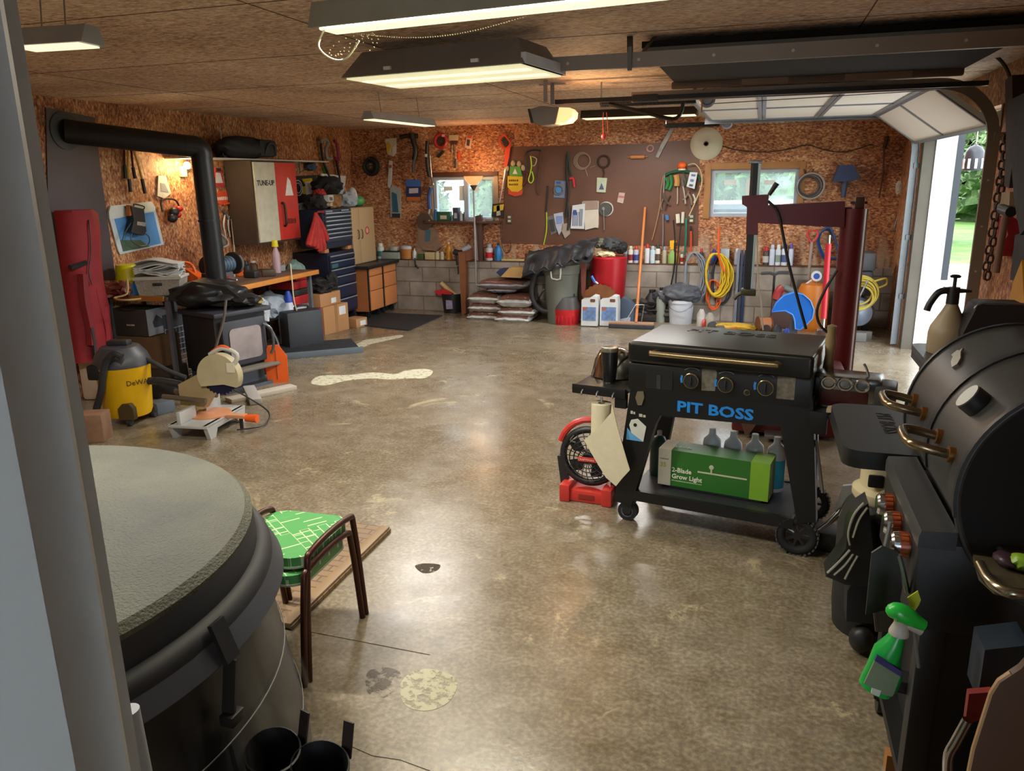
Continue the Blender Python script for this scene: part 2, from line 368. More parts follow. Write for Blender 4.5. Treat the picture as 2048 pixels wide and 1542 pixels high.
# doorway trim right beside the camera
t, b = structure('trim_1', WHT)
def jx(px, y): 
    d = ray(px, 771); return d.x/d.y*y
yj = .6
x3 = jx(158, yj+.02)            # inner edge of the casing
b.prism([(x3, yj), (x3, yj+.02), (x3-.30, yj+.02), (x3-.30, .12), (jx(8, .42), .12), (jx(8, .42), .42), (jx(64, .50), .47), (jx(66, .50), .53), (jx(88, .55), .55), (jx(90, .57), yj-.005)], 0, 2.3, 'xy')
t.end()
t = T('strike_plate', 'steel door latch plate on the white door jamb at far left', 'latch plate', (jx(70, .47), .46, 1.08), 0)
q0 = jx(64, .5)
b = t.p('strike_plate', M('6f7274', .35, .8)); b.box(-.012, .012, -.006, -.001, -.05, .012, .003); b.m(BLK).box(-.006, .006, -.008, -.004, -.035, -.005); t.end()
# unseen hallway box added to hold back sky light, with an added fill light
t, b = structure('wall_sky_screen', M('bfc3c6', .8)); b.box(-1.7, -1.6, -2.2, YF, 0, H).box(1.5, 1.6, -2.2, YF, 0, H).box(-1.7, 1.6, -2.3, -2.2, 0, H).box(-1.7, 1.6, -2.3, YF-.1, H, H+.1); t.end()
hl = bpy.data.lights.new('hall_fill_light', 'AREA'); hl.shape = 'RECTANGLE'; hl.size = 1.2; hl.size_y = 1.0; hl.energy = 85; hl.color = (.8, .88, 1)  # added fill light for the jamb
ho = bpy.data.objects.new('hall_fill_light', hl); ho.location = (.9, -2.1, 1.1); ho.rotation_euler = (PI/2, 0, PI); COL.objects.link(ho)
# ceiling seams
t = T('ceiling_seams', None, None, kind='structure'); t.name = 'trim_2'; b = t.p('trim_2', M('4a2f1c', .8))
for x in (-4.4, -2.0, .4): b.box(x, x+.006, YF, YO, H-.0015, H)
for y in (1.7, 2.92, 4.14, 5.36, 6.58, 7.8, 9.02): b.box(XL, XR, y, y+.005, H-.0015, H)
t.end()
# brown hardboard sheets on the walls
t = T('hardboard_panel', 'large brown hardboard sheet on the back wall between the windows', 'wall panel', (0, YO, 0)); BRN = M('66412f', .45, 0, .25, 2)
b = t.p('hardboard_panel', BRN); b.prism(t.xz([(1003, 487), (1012, 294), (1300, 287), (1400, 278), (1396, 492), (1200, 490)], -.006), -.006, -.001); t.end()
t = T('steel_heat_shield', 'dark grey sheet metal heat shield on the left wall behind the stove pipe', 'wall panel', (XL, 5, 0), PI/2)
b = t.p('steel_heat_shield', M('4f464c', .5, .2, .2, 2)); b.prism(t.xz([(100, 560), (92, 215), (190, 235), (200, 330), (232, 560)], -.012), -.012, -.002); t.end()
# windows
FR = M('aab0ba', .45)
def window(n, w, split, y):
    t = T('window_%d' % n, None, None, (0, y, 0), kind='structure'); x0, x1, z0, z1 = w; f = .045
    b = t.p('window_frame', FR); b.box(x0, x1, 0, .07, z0, z0+f).box(x0, x1, 0, .07, z1-f, z1).box(x0, x0+f, 0, .07, z0+f, z1-f).box(x1-f, x1, 0, .07, z0+f, z1-f)
    if split: xm = (x0+x1)/2+.03; b.box(xm-.03, xm+.03, -.01, .06, z0+f, z1-f)
    g = t.p('window_pane', GLASS); g.box(x0+f, x1-f, .03, .034, z0+f, z1-f)
    g = t.p('sticker', M('dfe6e4', .7))
    for u, v, a, c in ((.12, .72, .16, .12), (.4, .45, .12, .42), (.62, .7, .14, .12)):
        xx = x0+f+u*(x1-x0-2*f); zz = z0+f+v*(z1-z0-2*f); g.box(xx, xx+a*(x1-x0)*.9, .024, .028, zz, zz+c*(z1-z0)*.8)
    return t.end()
window(1, H1, True, YO+.02); window(2, H2, False, YO+.03)
t, b = structure('trim_3', M('a5733f', .6, 0, .2, 6)); x0, x1, z0, z1 = H2
b.box(x0-.075, x0, YO-.018, YO+.1, z0-.02, z1+.075, .003).box(x1, x1+.06, YO-.018, YO+.1, z0-.02, z1+.075, .003).box(x0, x1, YO-.018, YO+.1, z1, z1+.075, .003); t.end()
t, b = structure('trim_4', M('5a3320', .6, 0, .2, 6)); x0, x1, z0, z1 = H1
b.box(x0-.06, x1+.05, YO-.02, YO+.1, z1, z1+.06, .003).m(M('a98a6a', .6)).box(x1, x1+.05, YO-.015, YO+.1, z0, z1, .003).box(x0-.05, x0, YO-.015, YO+.1, z0, z1, .003); t.end()
t, b = structure('trim_5', M('5f3a24', .6, 0, .25, 6)); b.box(H1[0]-.08, H1[1]+.1, YO-.14, YO, H1[2]-.03, H1[2], .003); t.end()
t, b = structure('trim_6', M('5f3a24', .8)); b.box(XL+1.0, 1.2, YB-.005, YO, LEDGE, LEDGE+.012); t.end()
# garage opening
t, b = structure('trim_7', M('8a6248', .6, 0, .2, 5)); b.box(XR-.01, XR+.16, OP0-.035, OP0, 0, 2.19); t.end()
t, b = structure('trim_8', M('5c564c', .6, 0, .2, 5)); b.box(XR-.03, XR+.08, OP1-.03, OP1+.09, 0, 2.19).box(XR+.13, XR+.16, OP0, OP1, 2.1, 2.19); t.end()
t, b = structure('wall_outside', M('e9ecef', .6, 0, .03, 3)); x_e = on_back(1910, 400, YO-OP1).x; b.box(XR+.075, x_e, OP1-.045, OP1+.1, -.05, 2.6)
b.m(M('2c323e', .5)).box(x_e-.045, x_e+.012, OP1-.055, OP1+.11, .72, 2.6); t.end()
# ------------------------------------------------------------------ outdoors
t, b = structure('ground', leafy('mown_grass', '406a26', '587f36', '77964a', 1.2)); b.box(-60, 90, -40, 90, -.3, -.14); t.end()
t, b = structure('driveway', M('c4c1b8', .8, 0, .1, 5)); b.box(XR+.05, 7, 2, 12.3, -.2, -.02).m(M('b4b29c', .9, 0, .1, 2)).box(-12, XR+6, YO+.3, 18, -.2, -.05); t.end()
LEAF = leafy('hedge_leaves', '283f20', '496335', '7c9064', 2.2)
def bush(name, label, cat, c, r, seed, group, nz=.28):
    t = T(name, label, cat, (c[0], c[1], -.14), 0, group); b = t.p('foliage', LEAF)
    for k in range(7):
        rr = random.Random(seed*13+k); a = rr.uniform(0, 2*PI); d = rr.uniform(.1, .65)
        b.blob((math.cos(a)*d*r[0], math.sin(a)*d*r[1], r[2]*rr.uniform(.55, 1.15)), (r[0]*.55, r[1]*.55, r[2]*.5), nz, 3.5, seed+k, 4)
    b.blob((0, 0, r[2]*.55), (r[0]*.9, r[1]*.9, r[2]*.62), nz, 4, seed, 4)
    rr = random.Random(seed)
    for k in range(1600):
        a, u = rr.uniform(0, 2*PI), rr.uniform(-.35, 1); q = rr.uniform(.8, 1.12); c = Vector((r[0]*math.cos(a)*math.sqrt(max(0, 1-u*u))*q, r[1]*math.sin(a)*math.sqrt(max(0, 1-u*u))*q, r[2]*(.62+.75*u*q))); s = r[0]*rr.uniform(.035, .09)
        if c.z > 0: b._f([b.bm.verts.new(c+Vector((rr.uniform(-s, s), rr.uniform(-s, s), rr.uniform(-s, s)))) for _ in range(4)])
    k = t.p('trunk', M('5b4a38', .9)); k.cyl((0, 0, 0), (0, 0, r[2]*.5), .12, .08, 8); return t.end()
i = 0
for x in range(-14, 8, 3):
    i += 1; bush('hedge_shrub', ('leftmost', 'second', 'third', 'fourth', 'fifth', 'sixth', 'seventh', 'rightmost')[i-1]+' green shrub of the hedge row seen through the back windows', 'shrub', (x*1.0, 24+(i % 2), 0), (1.22, 1.1, 1.8), i, 'hedge behind the garage')
for i, (x, y, rr, hh) in enumerate(((9.5, 36, 3.2, 3.0), (17.5, 43, 3.8, 3.8), (1.5, 45, 3.6, 4), (13, 54, 4.2, 6.2), (27, 47, 4, 4.5))):
    bush('leafy_tree', ('pale green tree at the meadow edge seen through the open garage door', 'bushy tree standing behind the lantern outside', 'far green tree left of the garage opening', 'tall thin topped tree above the meadow', 'green tree at the right end of the meadow')[i], 'tree', (x, y, 0), (rr, 3, hh), 40+i, 'trees across the meadow')
t = T('pickup_truck', 'silver blue pickup truck parked outside the right window', 'truck', (-.6, 12.9, -.05), 0)
TR = M('3f5274', .4, .1); b = t.p('body', TR); b.prism([(-3.0, .4), (-3.0, .92), (-2.2, 1.0), (-1.7, 1.36), (1.9, 1.38), (2.2, .98), (2.9, .95), (2.9, .4)], -.85, .85); b.m(M('69737d', .5)).prism([(-1.7, 1.33), (-1.66, 1.4), (1.86, 1.42), (1.92, 1.34)], -.9, .9)
g = t.p('cab_window', M('22324a', .25, .1), par=b); g.prism([(-1.9, 1.0), (-1.55, 1.26), (-.5, 1.28), (-.4, 1.2), (-.4, 1.0)], -.87, -.84); g = t.p('cab_window', M('22324a', .25, .1), par=b); g.prism([(.4, 1.0), (.4, 1.26), (1.6, 1.27), (1.9, 1.0)], -.87, -.84)
for wx in (-2.1, 1.8):
    k = t.p('wheel', RUB); k.cyl((wx, -.9, .36), (wx, -.66, .36), .36, n=24)
t.end()
# ------------------------------------------------------------------ garage door, tracks, opener
RAILM = M('8c8072', .5, .3, .15, 3); GALV = M('8c9199', .4, .7, .15, 5)
DP = M('f2efe8', .55, 0, .03, 2); EDG = M('8d95a0', .4, .5)
ZT, RC = 2.315, .36
t = T('garage_door', 'white sectional overhead garage door rolled up under the ceiling on the right', 'garage door', (0, 0, 0))
def doorpath(s):
    """point on the track, s metres up from the foot of the curve"""
    a = RC*PI/2
    if s <= 0: return Vector((TRX, 0, ZT-RC+s))
    if s < a: th = s/RC; return Vector((TRX-RC*(1-math.cos(th)), 0, ZT-RC+RC*math.sin(th)))
    return Vector((TRX-RC-(s-a), 0, ZT))
s0 = .08
for k in range(4):
    p0, p1 = doorpath(s0+k*.53), doorpath(s0+k*.53+.525); d = (p1-p0).normalized(); nrm = Vector((d.z, 0, -d.x)); 
    if nrm.x < 0 and k < 2: nrm = -nrm
    up = nrm if k < 2 else Vector((0, 0, 1)); up = Vector((abs(nrm.x), 0, abs(nrm.z)))
    b = t.p('door_panel', DP)
    def slab(y0, y1, a, c, o0, o1, mat):
        q = [p0+d*a+up*o0, p0+d*c+up*o0, p0+d*c+up*o1, p0+d*a+up*o1]; b.m(mat).prism([(v.x, v.z) for v in q], y0, y1)
    L = (p1-p0).length
    slab(6.06, 8.8, 0, L, .0, .035, DP)
    slab(6.06, 8.8, 0, .03, -.012, 0, EDG); slab(6.06, 8.8, L-.03, L, -.012, 0, EDG)
    for y in (6.06, 7.42, 8.76): slab(y, y+.035, 0, L, -.01, 0, EDG)
t.end()
def track(name, label, y, horiz_only=False, xend=-.95, mat=RAILM, side=1, vm=None):
    t = T(name, label, 'door track', (0, y, 0), 0, 'overhead garage door tracks')
    pts = [] if horiz_only else [Vector((TRX, 0, .02+.1*i)) for i in range(int((ZT-RC)*10))]
    pts += [Vector((TRX-RC*(1-math.cos(i/10*PI/2)), 0, ZT-RC+RC*math.sin(i/10*PI/2))) for i in range(11)]
    pts.append(Vector((xend, 0, ZT)))
    def strip(mb, dn0, dn1, dy0, dy1, P):
        R = []
        for i, p in enumerate(P):
            d = (P[min(i+1, len(P)-1)]-P[max(i-1, 0)]).normalized(); nn = Vector((-d.z, 0, d.x)); 
            R.append([mb.bm.verts.new(p+nn*a+Vector((0, c, 0))) for a, c in ((dn0, dy0), (dn1, dy0), (dn1, dy1), (dn0, dy1))])
        mb.skin(R)
    nv = 0 if horiz_only else len(pts)-12
    for nm, P, mt in ([('vertical_rail', pts[:nv+1], vm or mat)] if not horiz_only else [])+[('horizontal_rail', pts[nv:], mat)]:
        b = t.p(nm, mt); strip(b, -.035, .035, 0, .003*side, P); strip(b, -.035, -.03, 0, -.03*side, P); strip(b, .03, .035, 0, -.025*side, P)
        b.m(M('c8b8a0', .5))
        for i in range(6):
            if nm[0] == 'h': x = xend+.12+i*(TRX-RC-xend)/6; b.cyl((x, .004, ZT), (x, -.004, ZT), .008, n=8)
            else: b.cyl((TRX, .004, .2+i*.3), (TRX, -.004, .2+i*.3), .007, n=8)
    return t
t = track('door_track', 'galvanised door track on the far side of the open garage door', 8.86, xend=-.62, mat=GALV, side=1)
for z in (.5, 1.1, 1.8): b = t.p('bracket', GALV); b.box(TRX, XR, -.02, .02, z, z+.05)
t.end()
t = track('door_track', 'brown door track on the near side of the open garage door', 6.02, side=-1)
for z in (.4, 1.95): b = t.p('bracket', RAILM); b.box(TRX, XR+.02, -.02, .02, z, z+.05)
b = t.p('hanger', M('5e5a55', .5, .6)); b.bar((-.5, 0, ZT+.03), (-.5, 0, H), .025, .004).bar((-.45, .0, ZT+.03), (-.25, 0.1, H), .025, .004)
t.end()
xe = on_back(1090, 130, 0, 1); yy = (ZT-CAM.z)/xe.z*1 if 0 else 0
d = ray(1090, 130); k = (ZT-CAM.z)/d.z; NT = CAM+d*k
t = track('door_track', 'long dark door track nearest the camera, ending beside the fluorescent fixture', NT.y, True, NT.x, side=-1)
b = t.p('hanger', M('6e6a62', .45, .7)); hx = floor_at(1258, 118, ZT).x; b.bar((hx, 0, ZT), (hx-.02, .1, H), .03, .004, 0).bar((hx+.03, .02, ZT), (hx+.1, .15, H), .025, .004).bar((hx, -.01, ZT-.05), (hx, -.01, ZT+.06), .02, .02)
t.end()
# second door section lying dark above
t = T('second_garage_door', 'dark raised garage door panel between the tracks under the ceiling', 'garage door', (0, 0, 0))
P = [floor_at(*a, ZT+.06) for a in ((1322, 132), (1310, 155), (1750, 120), (1800, 95))]
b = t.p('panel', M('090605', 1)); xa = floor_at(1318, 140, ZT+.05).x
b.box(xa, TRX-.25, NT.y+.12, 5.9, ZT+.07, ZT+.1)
b = t.p('bottom_seal', M('6d5644', .6, 0, .3, 6)); b.box(xa-.02, TRX-.25, 5.86, 5.92, ZT+.03, ZT+.075, .01)
b.m(M('8d7258', .6)).box(xa+.45, xa+.75, 5.855, 5.87, ZT+.035, ZT+.07).box(xa+1.1, xa+1.5, 5.855, 5.87, ZT+.035, ZT+.07)
t.end()
# opener
OZ = 2.2
o = floor_at(1098, 232, OZ)
t = T('garage_door_opener', 'grey garage door opener motor with a glowing amber lens hanging from the ceiling', 'garage door opener', (o.x, o.y, OZ), 0)
b = t.p('motor_housing', M('77756f', .5)); b.prism([(-.12, .045), (-.09, -.05), (-.035, -.072), (.07, -.065), (.1, .05), (-.035, .065)], -.1, .1)
b.m(BLK).prism([(-.135, .048), (-.112, -.05), (-.09, -.05), (-.118, .048)], -.104, .104)
c = t.p('light_lens', M('ffb27a', .5, 0, 0, em=1.3)); c.prism([(.1, .05), (.075, -.062), (.16, -.052), (.195, -.02), (.2, .02), (.175, .045)], -.09, .09)
b = t.p('rail', M('2c2826', .45, .4)); b.box(.05, TRX-.1-o.x, -.025, .025, .08, .11)
b = t.p('hanger', STEEL); b.bar((0, .1, .09), (0, .1, H-OZ), .03, .004).bar((0, -.1, .09), (0, -.1, H-OZ), .03, .004).bar((-.1, .1, H-OZ-.01), (.1, .1, H-OZ-.01), .03, .004)
b = t.p('door_arm', M('23201e', .45, .5)); pts = [t.q(*a, 0) for a in ((1218, 208), (1290, 225), (1345, 238), (1362, 225), (1366, 205))]; b.tube(pts, .014, 8, 4)
b = t.p('carriage', M('23201e', .5)); b.box(.62, .8, -.04, .04, .07, .12, .01)
t.end()
pl = bpy.data.lights.new('opener_bulb', 'POINT'); pl.energy = 9; pl.color = (1, .6, .3); pl.shadow_soft_size = .08; po = bpy.data.objects.new('opener_bulb', pl); po.location = (o.x+.25, o.y-.0, OZ-.16); COL.objects.link(po)
t = T('pull_cord', 'red emergency release cord with a red knob hanging below the opener rail', 'cord', on_back(1210, 235, YO-o.y))
t.tb('rope', M('b5463a', .6), [(1207, 225), (1206, 250), (1208, 272), (1216, 262), (1213, 225)], .003, 0); b = t.p('knob', M('d23a44', .4)); b.blob(t.q(1208, 273, 0), (.02, .02, .02), 0); t.end()
def spring(name, label, y, px0, px1, py, pulley):
    a = floor_at(px0, py, ZT+.0); dx0 = on_back(px0, py, YO-y).x; dx1 = on_back(px1, py, YO-y).x
    t = T(name, label, 'door spring', (dx0, y, ZT-.03), 0, 'door extension springs'); b = t.p('coil', M('1f1d1c', .4, .6)); n = int((dx1-dx0)/.011)
    b.tube([(i*.011/4, .022*math.cos(i*PI/2), .022*math.sin(i*PI/2)) for i in range(n*4)], .005, 5)
    b = t.p('hanger', STEEL); b.cyl((.01, 0, 0), (.01, 0, H-ZT+.03), .006, n=8); b = t.p('pulley', GALV); b.torus(((dx1-dx0)+.07, 0, 0), .045, .014, 'y', 20, 8).cyl((dx1-dx0+.07, -.006, 0), (dx1-dx0+.07, .006, 0), .04, n=18)
    b = t.p('cable', M('6c6c6c', .4, .7)); b.tube([(dx1-dx0+.11, 0, .03), (TRX-.3-dx0, 0, .03)], .003, 5).tube([(dx1-dx0+.11, 0, -.03), (TRX-.3-dx0, 0, .0)], .003, 5)
    return t
t = spring('door_spring', 'black coiled door spring with a steel pulley along the near door track', 6.1, 1200, 1395, 190, 1)
t.tb('tag', M('a57b4e', .7), [(1405, 186), (1403, 225)], .006, -.03, 0); t.end()
spring('door_spring', 'grey coiled door spring with a pulley on the far door track', 8.95, 1330, 1440, 250, 1).end()
# ------------------------------------------------------------------ fixtures
def light(name, loc, sx, sy, e, col=(1, .93, .74), rz=0):
    l = bpy.data.lights.new(name, 'AREA'); l.shape = 'RECTANGLE'; l.size = sx; l.size_y = sy; l.energy = e; l.color = col
    o = bpy.data.objects.new(name, l); o.location = loc; o.rotation_euler = (0, 0, rz); COL.objects.link(o)
GLOW = M('fff6cc', .4, 0, 0, em=.8); FIX = M('8d8b86', .4, .4)
# strip light nearest
z = 2.2; a = floor_at(655, 62, z); c = floor_at(1180, 6, z); ang = math.atan2(c.y-a.y, c.x-a.x)
t = T('strip_light', 'lit LED strip shop light with a tangled pull chain, nearest the camera', 'light fixture', a, ang, 'long ceiling lights')
b = t.p('housing', M('8d8672', .5)); b.prism([(-.07, 0), (-.045, .075), (.045, .075), (.07, 0), (.06, 0), (.04, .02), (-.04, .02), (-.06, 0)], -.02, 1.2, 'yz')
b = t.p('led_diffuser', GLOW); b.box(.0, 1.18, -.045, .045, -.005, .018, .006)
b.m(M('ffffff', .4, 0, 0, em=2.5))
for i in range(58): b.box(.015+i*.02, .025+i*.02, -.052, -.045, .0, .012)
b = t.p('hanging_chain', STEEL)
for x in (.1, 1.05): b.tube([(x, 0, .075), (x+.02, .02, H-z)], .003, 5)
b = t.p('pull_chain', M('9c8c58', .5, .3))
for i in range(70): u = i/70; b.blob((.15+u*.55, -.075, -.03-.03*math.sin(u*PI)+.0*u), (.0019, .0019, .0019), 0, sub=1)
for i in range(40): u = i/40; b.blob((.12+.09*math.cos(u*14)*(1-u*.4)+u*.05, -.075+.01*math.sin(u*9), -.06+.025*math.sin(u*17)), (.002, .002, .002), 0, sub=1)
b = t.p('cord', M('d9d2a8', .5)); b.tube([(.02, -.04, 0), (.0, -.05, -.05), (.05, -.06, -.09), (.11, -.07, -.095), (.16, -.07, -.05)], .0028, 6, 5)
t.end(); light('strip_light_glow', a+Vector(((c-a).x*.5, (c-a).y*.5, -.03)), 1.1, .08, 16, rz=ang)
# troffer
z = 2.27; a = floor_at(693, 156, z); c = floor_at(1042, 127, z); d2 = floor_at(788, 174.5, z); ang = math.atan2(c.y-a.y, c.x-a.x); Ln = (c-a).length
t = T('fluorescent_fixture', 'wide fluorescent ceiling fixture with a dark sloped housing and ribbed lens', 'light fixture', a, ang, 'long ceiling lights')
b = t.p('housing', M('7d7468', .5)); W = .5
b.skin([[b.bm.verts.new(p) for p in ((-.02, -.02, 0), (Ln+.02, -.02, 0), (Ln+.02, W+.02, 0), (-.02, W+.02, 0))], [b.bm.verts.new(p) for p in ((.05, .08, .13), (Ln-.05, .08, .13), (Ln-.05, W-.08, .13), (.05, W-.08, .13))]])
b.m(M('d5dbe2', .4, .2)).box(Ln+.0, Ln+.025, 0, W, .0, .05)
b = t.p('lens', M('f4efc0', .4, 0, 0, em=.55)); b.box(.0, Ln, .0, W, -.008, -.001)
for k in range(2): y = .14+k*.22; b.m(M('fbf7d8', .4, 0, 0, em=.72)).box(.02, Ln-.02, y-.03, y+.03, -.012, -.008)
b = t.p('clip', M('e6e2d8', .4))
for x in (.25, Ln-.25): b.box(x, x+.04, -.03, -.015, .02, .035)
t.end(); ctr = a+Vector((math.cos(ang)*Ln/2-math.sin(ang)*.25, math.sin(ang)*Ln/2+math.cos(ang)*.25, -.02)); light('fluorescent_glow', ctr, Ln*.95, .45, 26, rz=ang)
def hanging(label, p0, p1, z, e, px, swap=False):
    a = floor_at(*p0, z); c = floor_at(*p1, z); ang = math.atan2(c.y-a.y, c.x-a.x); Ln = (c-a).length
    t = T('shop_light', label, 'light fixture', a, ang, 'long ceiling lights'); b = t.p('housing', M('a9adb8', .4, .3)); b.prism([(-.06, 0), (-.03, .06), (.03, .06), (.06, 0)], 0, Ln, 'yz')
    b = t.p('tube', GLOW); b.box(.02, Ln-.02, -.05, .05, -.006, -.001); b = t.p('hanging_chain', STEEL)
    for x in (.2, Ln-.2): b.tube([(x, 0, .06), (x, .02, H-z)], .003, 5)
    t.end(); light('shop_light_glow', (a+c)/2+Vector((0, 0, -.02)), Ln*.95, .1, e, (1, .97, .92), ang)
hanging('pale hanging shop light near the back left corner with a pull string', (735, 238), (862, 252), 2.22, 45, 0)
hanging('shop light cut off by the door jamb at the upper left', (40, 97), (188, 88), 2.22, 45, 0)
a = on_back(1165, 238, YO-8.6); c = on_back(1395, 229, YO-8.6)
t = T('shop_light', 'hooded fluorescent light behind the opener near the back wall', 'light fixture', (a.x, 8.6, a.z), 0, 'long ceiling lights'); Ln = c.x-a.x
b = t.p('housing', M('4a423c', .4, .4)); b.prism([(-.12, 0), (-.07, .09), (.07, .09), (.12, 0)], 0, Ln, 'yz'); b = t.p('tube', GLOW); b.box(.02, Ln-.02, -.11, .11, -.006, -.001)
b = t.p('bracket', STEEL); b.box(.2, .24, -.02, .02, .08, H-a.z).box(Ln-.2, Ln-.16, -.02, .02, .08, H-a.z)
t.end(); light('shop_light_glow', (a.x+Ln/2, 8.6, a.z-.02), Ln*.95, .2, 42, (1, .97, .92))

# ================================================================== LEFT WALL AND CORNER
RED, REDD, YEL, ORG, GRN = M('b3202a', .5), M('8c1520', .75, 0, .25, 5), M('e0b81c', .45), M('e8601c', .5), M('2f8a3c', .5)
WPL, CARD, CARD2, PAPER, GREY, DKG, BLU = M('d6d8d8', .5), M('b08452', .8), M('8f6a42', .8), M('d9d4c4', .8), M('7d8084', .5), M('3a3b3e', .55), M('2a5ba8', .45)
# stove pipe
t = T('stove_pipe', 'fat black stove pipe rising from the wood stove and turning into the left wall', 'stove pipe', (-4.75, 6.05, 0))
PIPE = M('25272a', .38, .35, .1, 3)
Q = [Vector((0, .02, .74)), Vector((0, 0, 1.98))]
b = t.p('vertical_pipe', PIPE); b.cyl(Q[0], Q[1], .09, n=28).cyl((0, 0, 1.42), (0, 0, 1.44), .093, n=28)
wl = on_left(128, 262); e0 = Vector((0, 0, 2.06)); w0 = wl-Vector(t.loc)
b = t.p('elbow', PIPE); dv = (w0-e0).normalized(); b.tube([(0, 0, 1.97), (0, 0, 2.02), e0+dv*.03+Vector((0, 0, 0)), e0+dv*.12], .093, 28, 4)
b = t.p('horizontal_pipe', M('1a1718', .55, .2)); b.cyl(e0+dv*.1, w0-dv*.0, .092, .095, 28)
b = t.p('wall_collar', M('3a3a3e', .45, .4)); b.cyl(w0, w0+Vector((.02, 0, 0)), .15, n=28)
t.end()
# wood stove
t = T('wood_stove', 'black cast iron wood stove with a glass door below the stove pipe', 'stove', (-4.3, 5.42, 0), math.radians(72))
IR = M('3c3d45', .5, .3, .15, 4); IRD = M('232427', .6, .2)
b = t.p('firebox', IRD); b.box(0, .52, .03, .49, .17, .68, .015)
b = t.p('stove_top', IR); b.box(-.03, .55, -.03, .5, .66, .70, .012)
b = t.p('pedestal', M('50555f', .5, .2)); b.box(.04, .48, .06, .5, 0, .18).box(0, .54, -.04, .3, 0, .03)
f = t.p('door_frame', IR); f.box(.04, .48, -.02, .03, .22, .62, .02)
g = t.p('door_glass', M('8a7d7a', .3, .2, .5, 5), par=f); g.prism(RR(.1, .42, .27, .55, .04), -.028, -.018)
g = t.p('door_handle', M('6b6f74', .35, .7), par=f); g.tube([(.45, -.03, .55), (.49, -.08, .5), (.5, -.08, .35), (.48, -.06, .28)], .012, 8, 4)
b = t.p('ash_ledge', M('6a655c', .6)); b.box(-.02, .54, -.1, .03, .17, .2, .01)
t.end()
t = T('leather_jacket', 'black leather coat heaped on top of the wood stove', 'coat', (-4.52, 5.72, .70), math.radians(20))
b = t.p('coat', M('17181a', .42, 0, .2, 9, .3)); b.blob((-.05, 0, .12), (.32, .24, .12), .12, 2.4, 3, 4, 0).blob((.24, -.05, .07), (.16, .14, .06), .15, 3, 5, 3, 0).prism([(-.4, .10), (-.12, .25), (.16, .2), (.32, .05), (.1, .03)], -.16, .12)
t.end()
t = T('camouflage_cloth', 'crumpled tan and green cloth draped on the right edge of the stove', 'cloth', (-4.3, 5.9, .70), 0)
b = t.p('cloth', leafy('camouflage_fabric', '3c3a24', '7a6a3c', 'a89458', 14)); b.blob((0, 0, .04), (.12, .12, .05), .3, 4, 8, 3, 0); t.end()
t = T('steel_prop_rod', 'grey steel rod standing in front of the stove beside the saw', 'rod', (-4.18, 5.25, 0))
b = t.p('rod', STEEL); b.tube([t.q(*a, 0) for a in ((452, 600), (447, 640), (430, 700), (422, 745), (418, 800))], .011, 8, 3); t.end()
# fire tools / guard
t = T('ash_shovel', 'orange metal fire shield plate standing on the floor at the right of the stove', 'plate', floor_at(556, 765), math.radians(30))
b = t.p('plate', M('ee6218', .5)); b.prism([(-.085, .0), (-.1, .25), (-.06, .34), (.03, .35), (.1, .24), (.095, .0)], -.008, .008); b.m(M('8b4a20', .5)).box(-.004, .004, -.012, -.008, .03, .3); t.end()
t = T('dark_red_tool_tray', 'dark red metal box on the floor beneath the stove ledge behind the orange plate', 'box', floor_at(545, 748), math.radians(40))
b = t.p('box', M('5a1a1a', .5)); b.box(-.14, .06, 0, .25, 0, .22, .01); b = t.p('rim', M('7a2a26', .5)); b.box(-.15, .07, -.01, .26, .2, .23, .006); t.end()
t = T('hearth_slab', 'long pale scrap plank lying on the floor in front of the stove', 'plank', floor_at(480, 800), math.radians(62))
b = t.p('plank', M('b4ab9d', .8)); b.box(-.1, .5, -.06, .06, 0, .035, .004); t.end()
t = T('bed_liner_ramp', 'ribbed dark plastic ramp lying on the floor right of the stove', 'ramp', floor_at(530, 722), math.radians(38))
RMP = M('3f464e', .5); b = t.p('deck', RMP); b.box(0, .85, 0, .5, 0, .05, .01)
b.m(M('5d6872', .5)).box(0, 1.0, -.02, .0, 0, .065, .005)
for k in range(7): b.m(M('22262b', .6)).box(.18, .96, .06+k*.07, .09+k*.07, .05, .062, .003)
b = t.p('clip', M('d8903a', .5)); b.box(.05, .1, .3, .34, .05, .075, .006); b = t.p('clip', M('d8903a', .5)); b.box(.42, .47, .46, .5, .05, .075, .006)
t.end()
# workbench with orange edge
t = T('workbench', 'wood topped workbench with an orange edge along the left wall, holding a bench grinder', 'workbench', (-4.7, 6.1, 0), PI/2)
b = t.p('bench_top', M('6b5444', .7, 0, .3, 7)); b.box(-.02, 1.65, .012, .74, .76, .8); b.m(M('c98236', .6)).box(-.02, 1.65, -.01, .012, .755, .803, .003)
for x, y in ((.06, .06), (1.56, .06), (.06, .64), (1.56, .64)):
    b = t.p('leg', M('7f868e', .4, .5)); b.box(x, x+.04, y, y+.04, 0, .76)
b = t.p('lower_shelf', M('8c929a', .6)); b.box(.06, 1.6, .3, .7, .3, .33)
t.end()
t = T('small_workbench', 'narrow bench with a brown front edge in the left corner under the poster', 'workbench', (-5.44, 5.43, 0), 0)
b = t.p('bench_top', M('4b3d36', .6)); b.box(0, .66, 0, .5, .79, .82, .004)
b = t.p('drawer_front', M('a8702f', .6)); b.prism(t.xz([(232, 590), (326, 593), (326, 603), (232, 602)], -.012), -.012, .0)
for x, y in ((.0, .02), (.62, .02), (.0, .45), (.62, .45)):
    b = t.p('leg', M('6e7684', .4, .5)); b.box(x, x+.035, y, y+.035, 0, .79)
t.end()
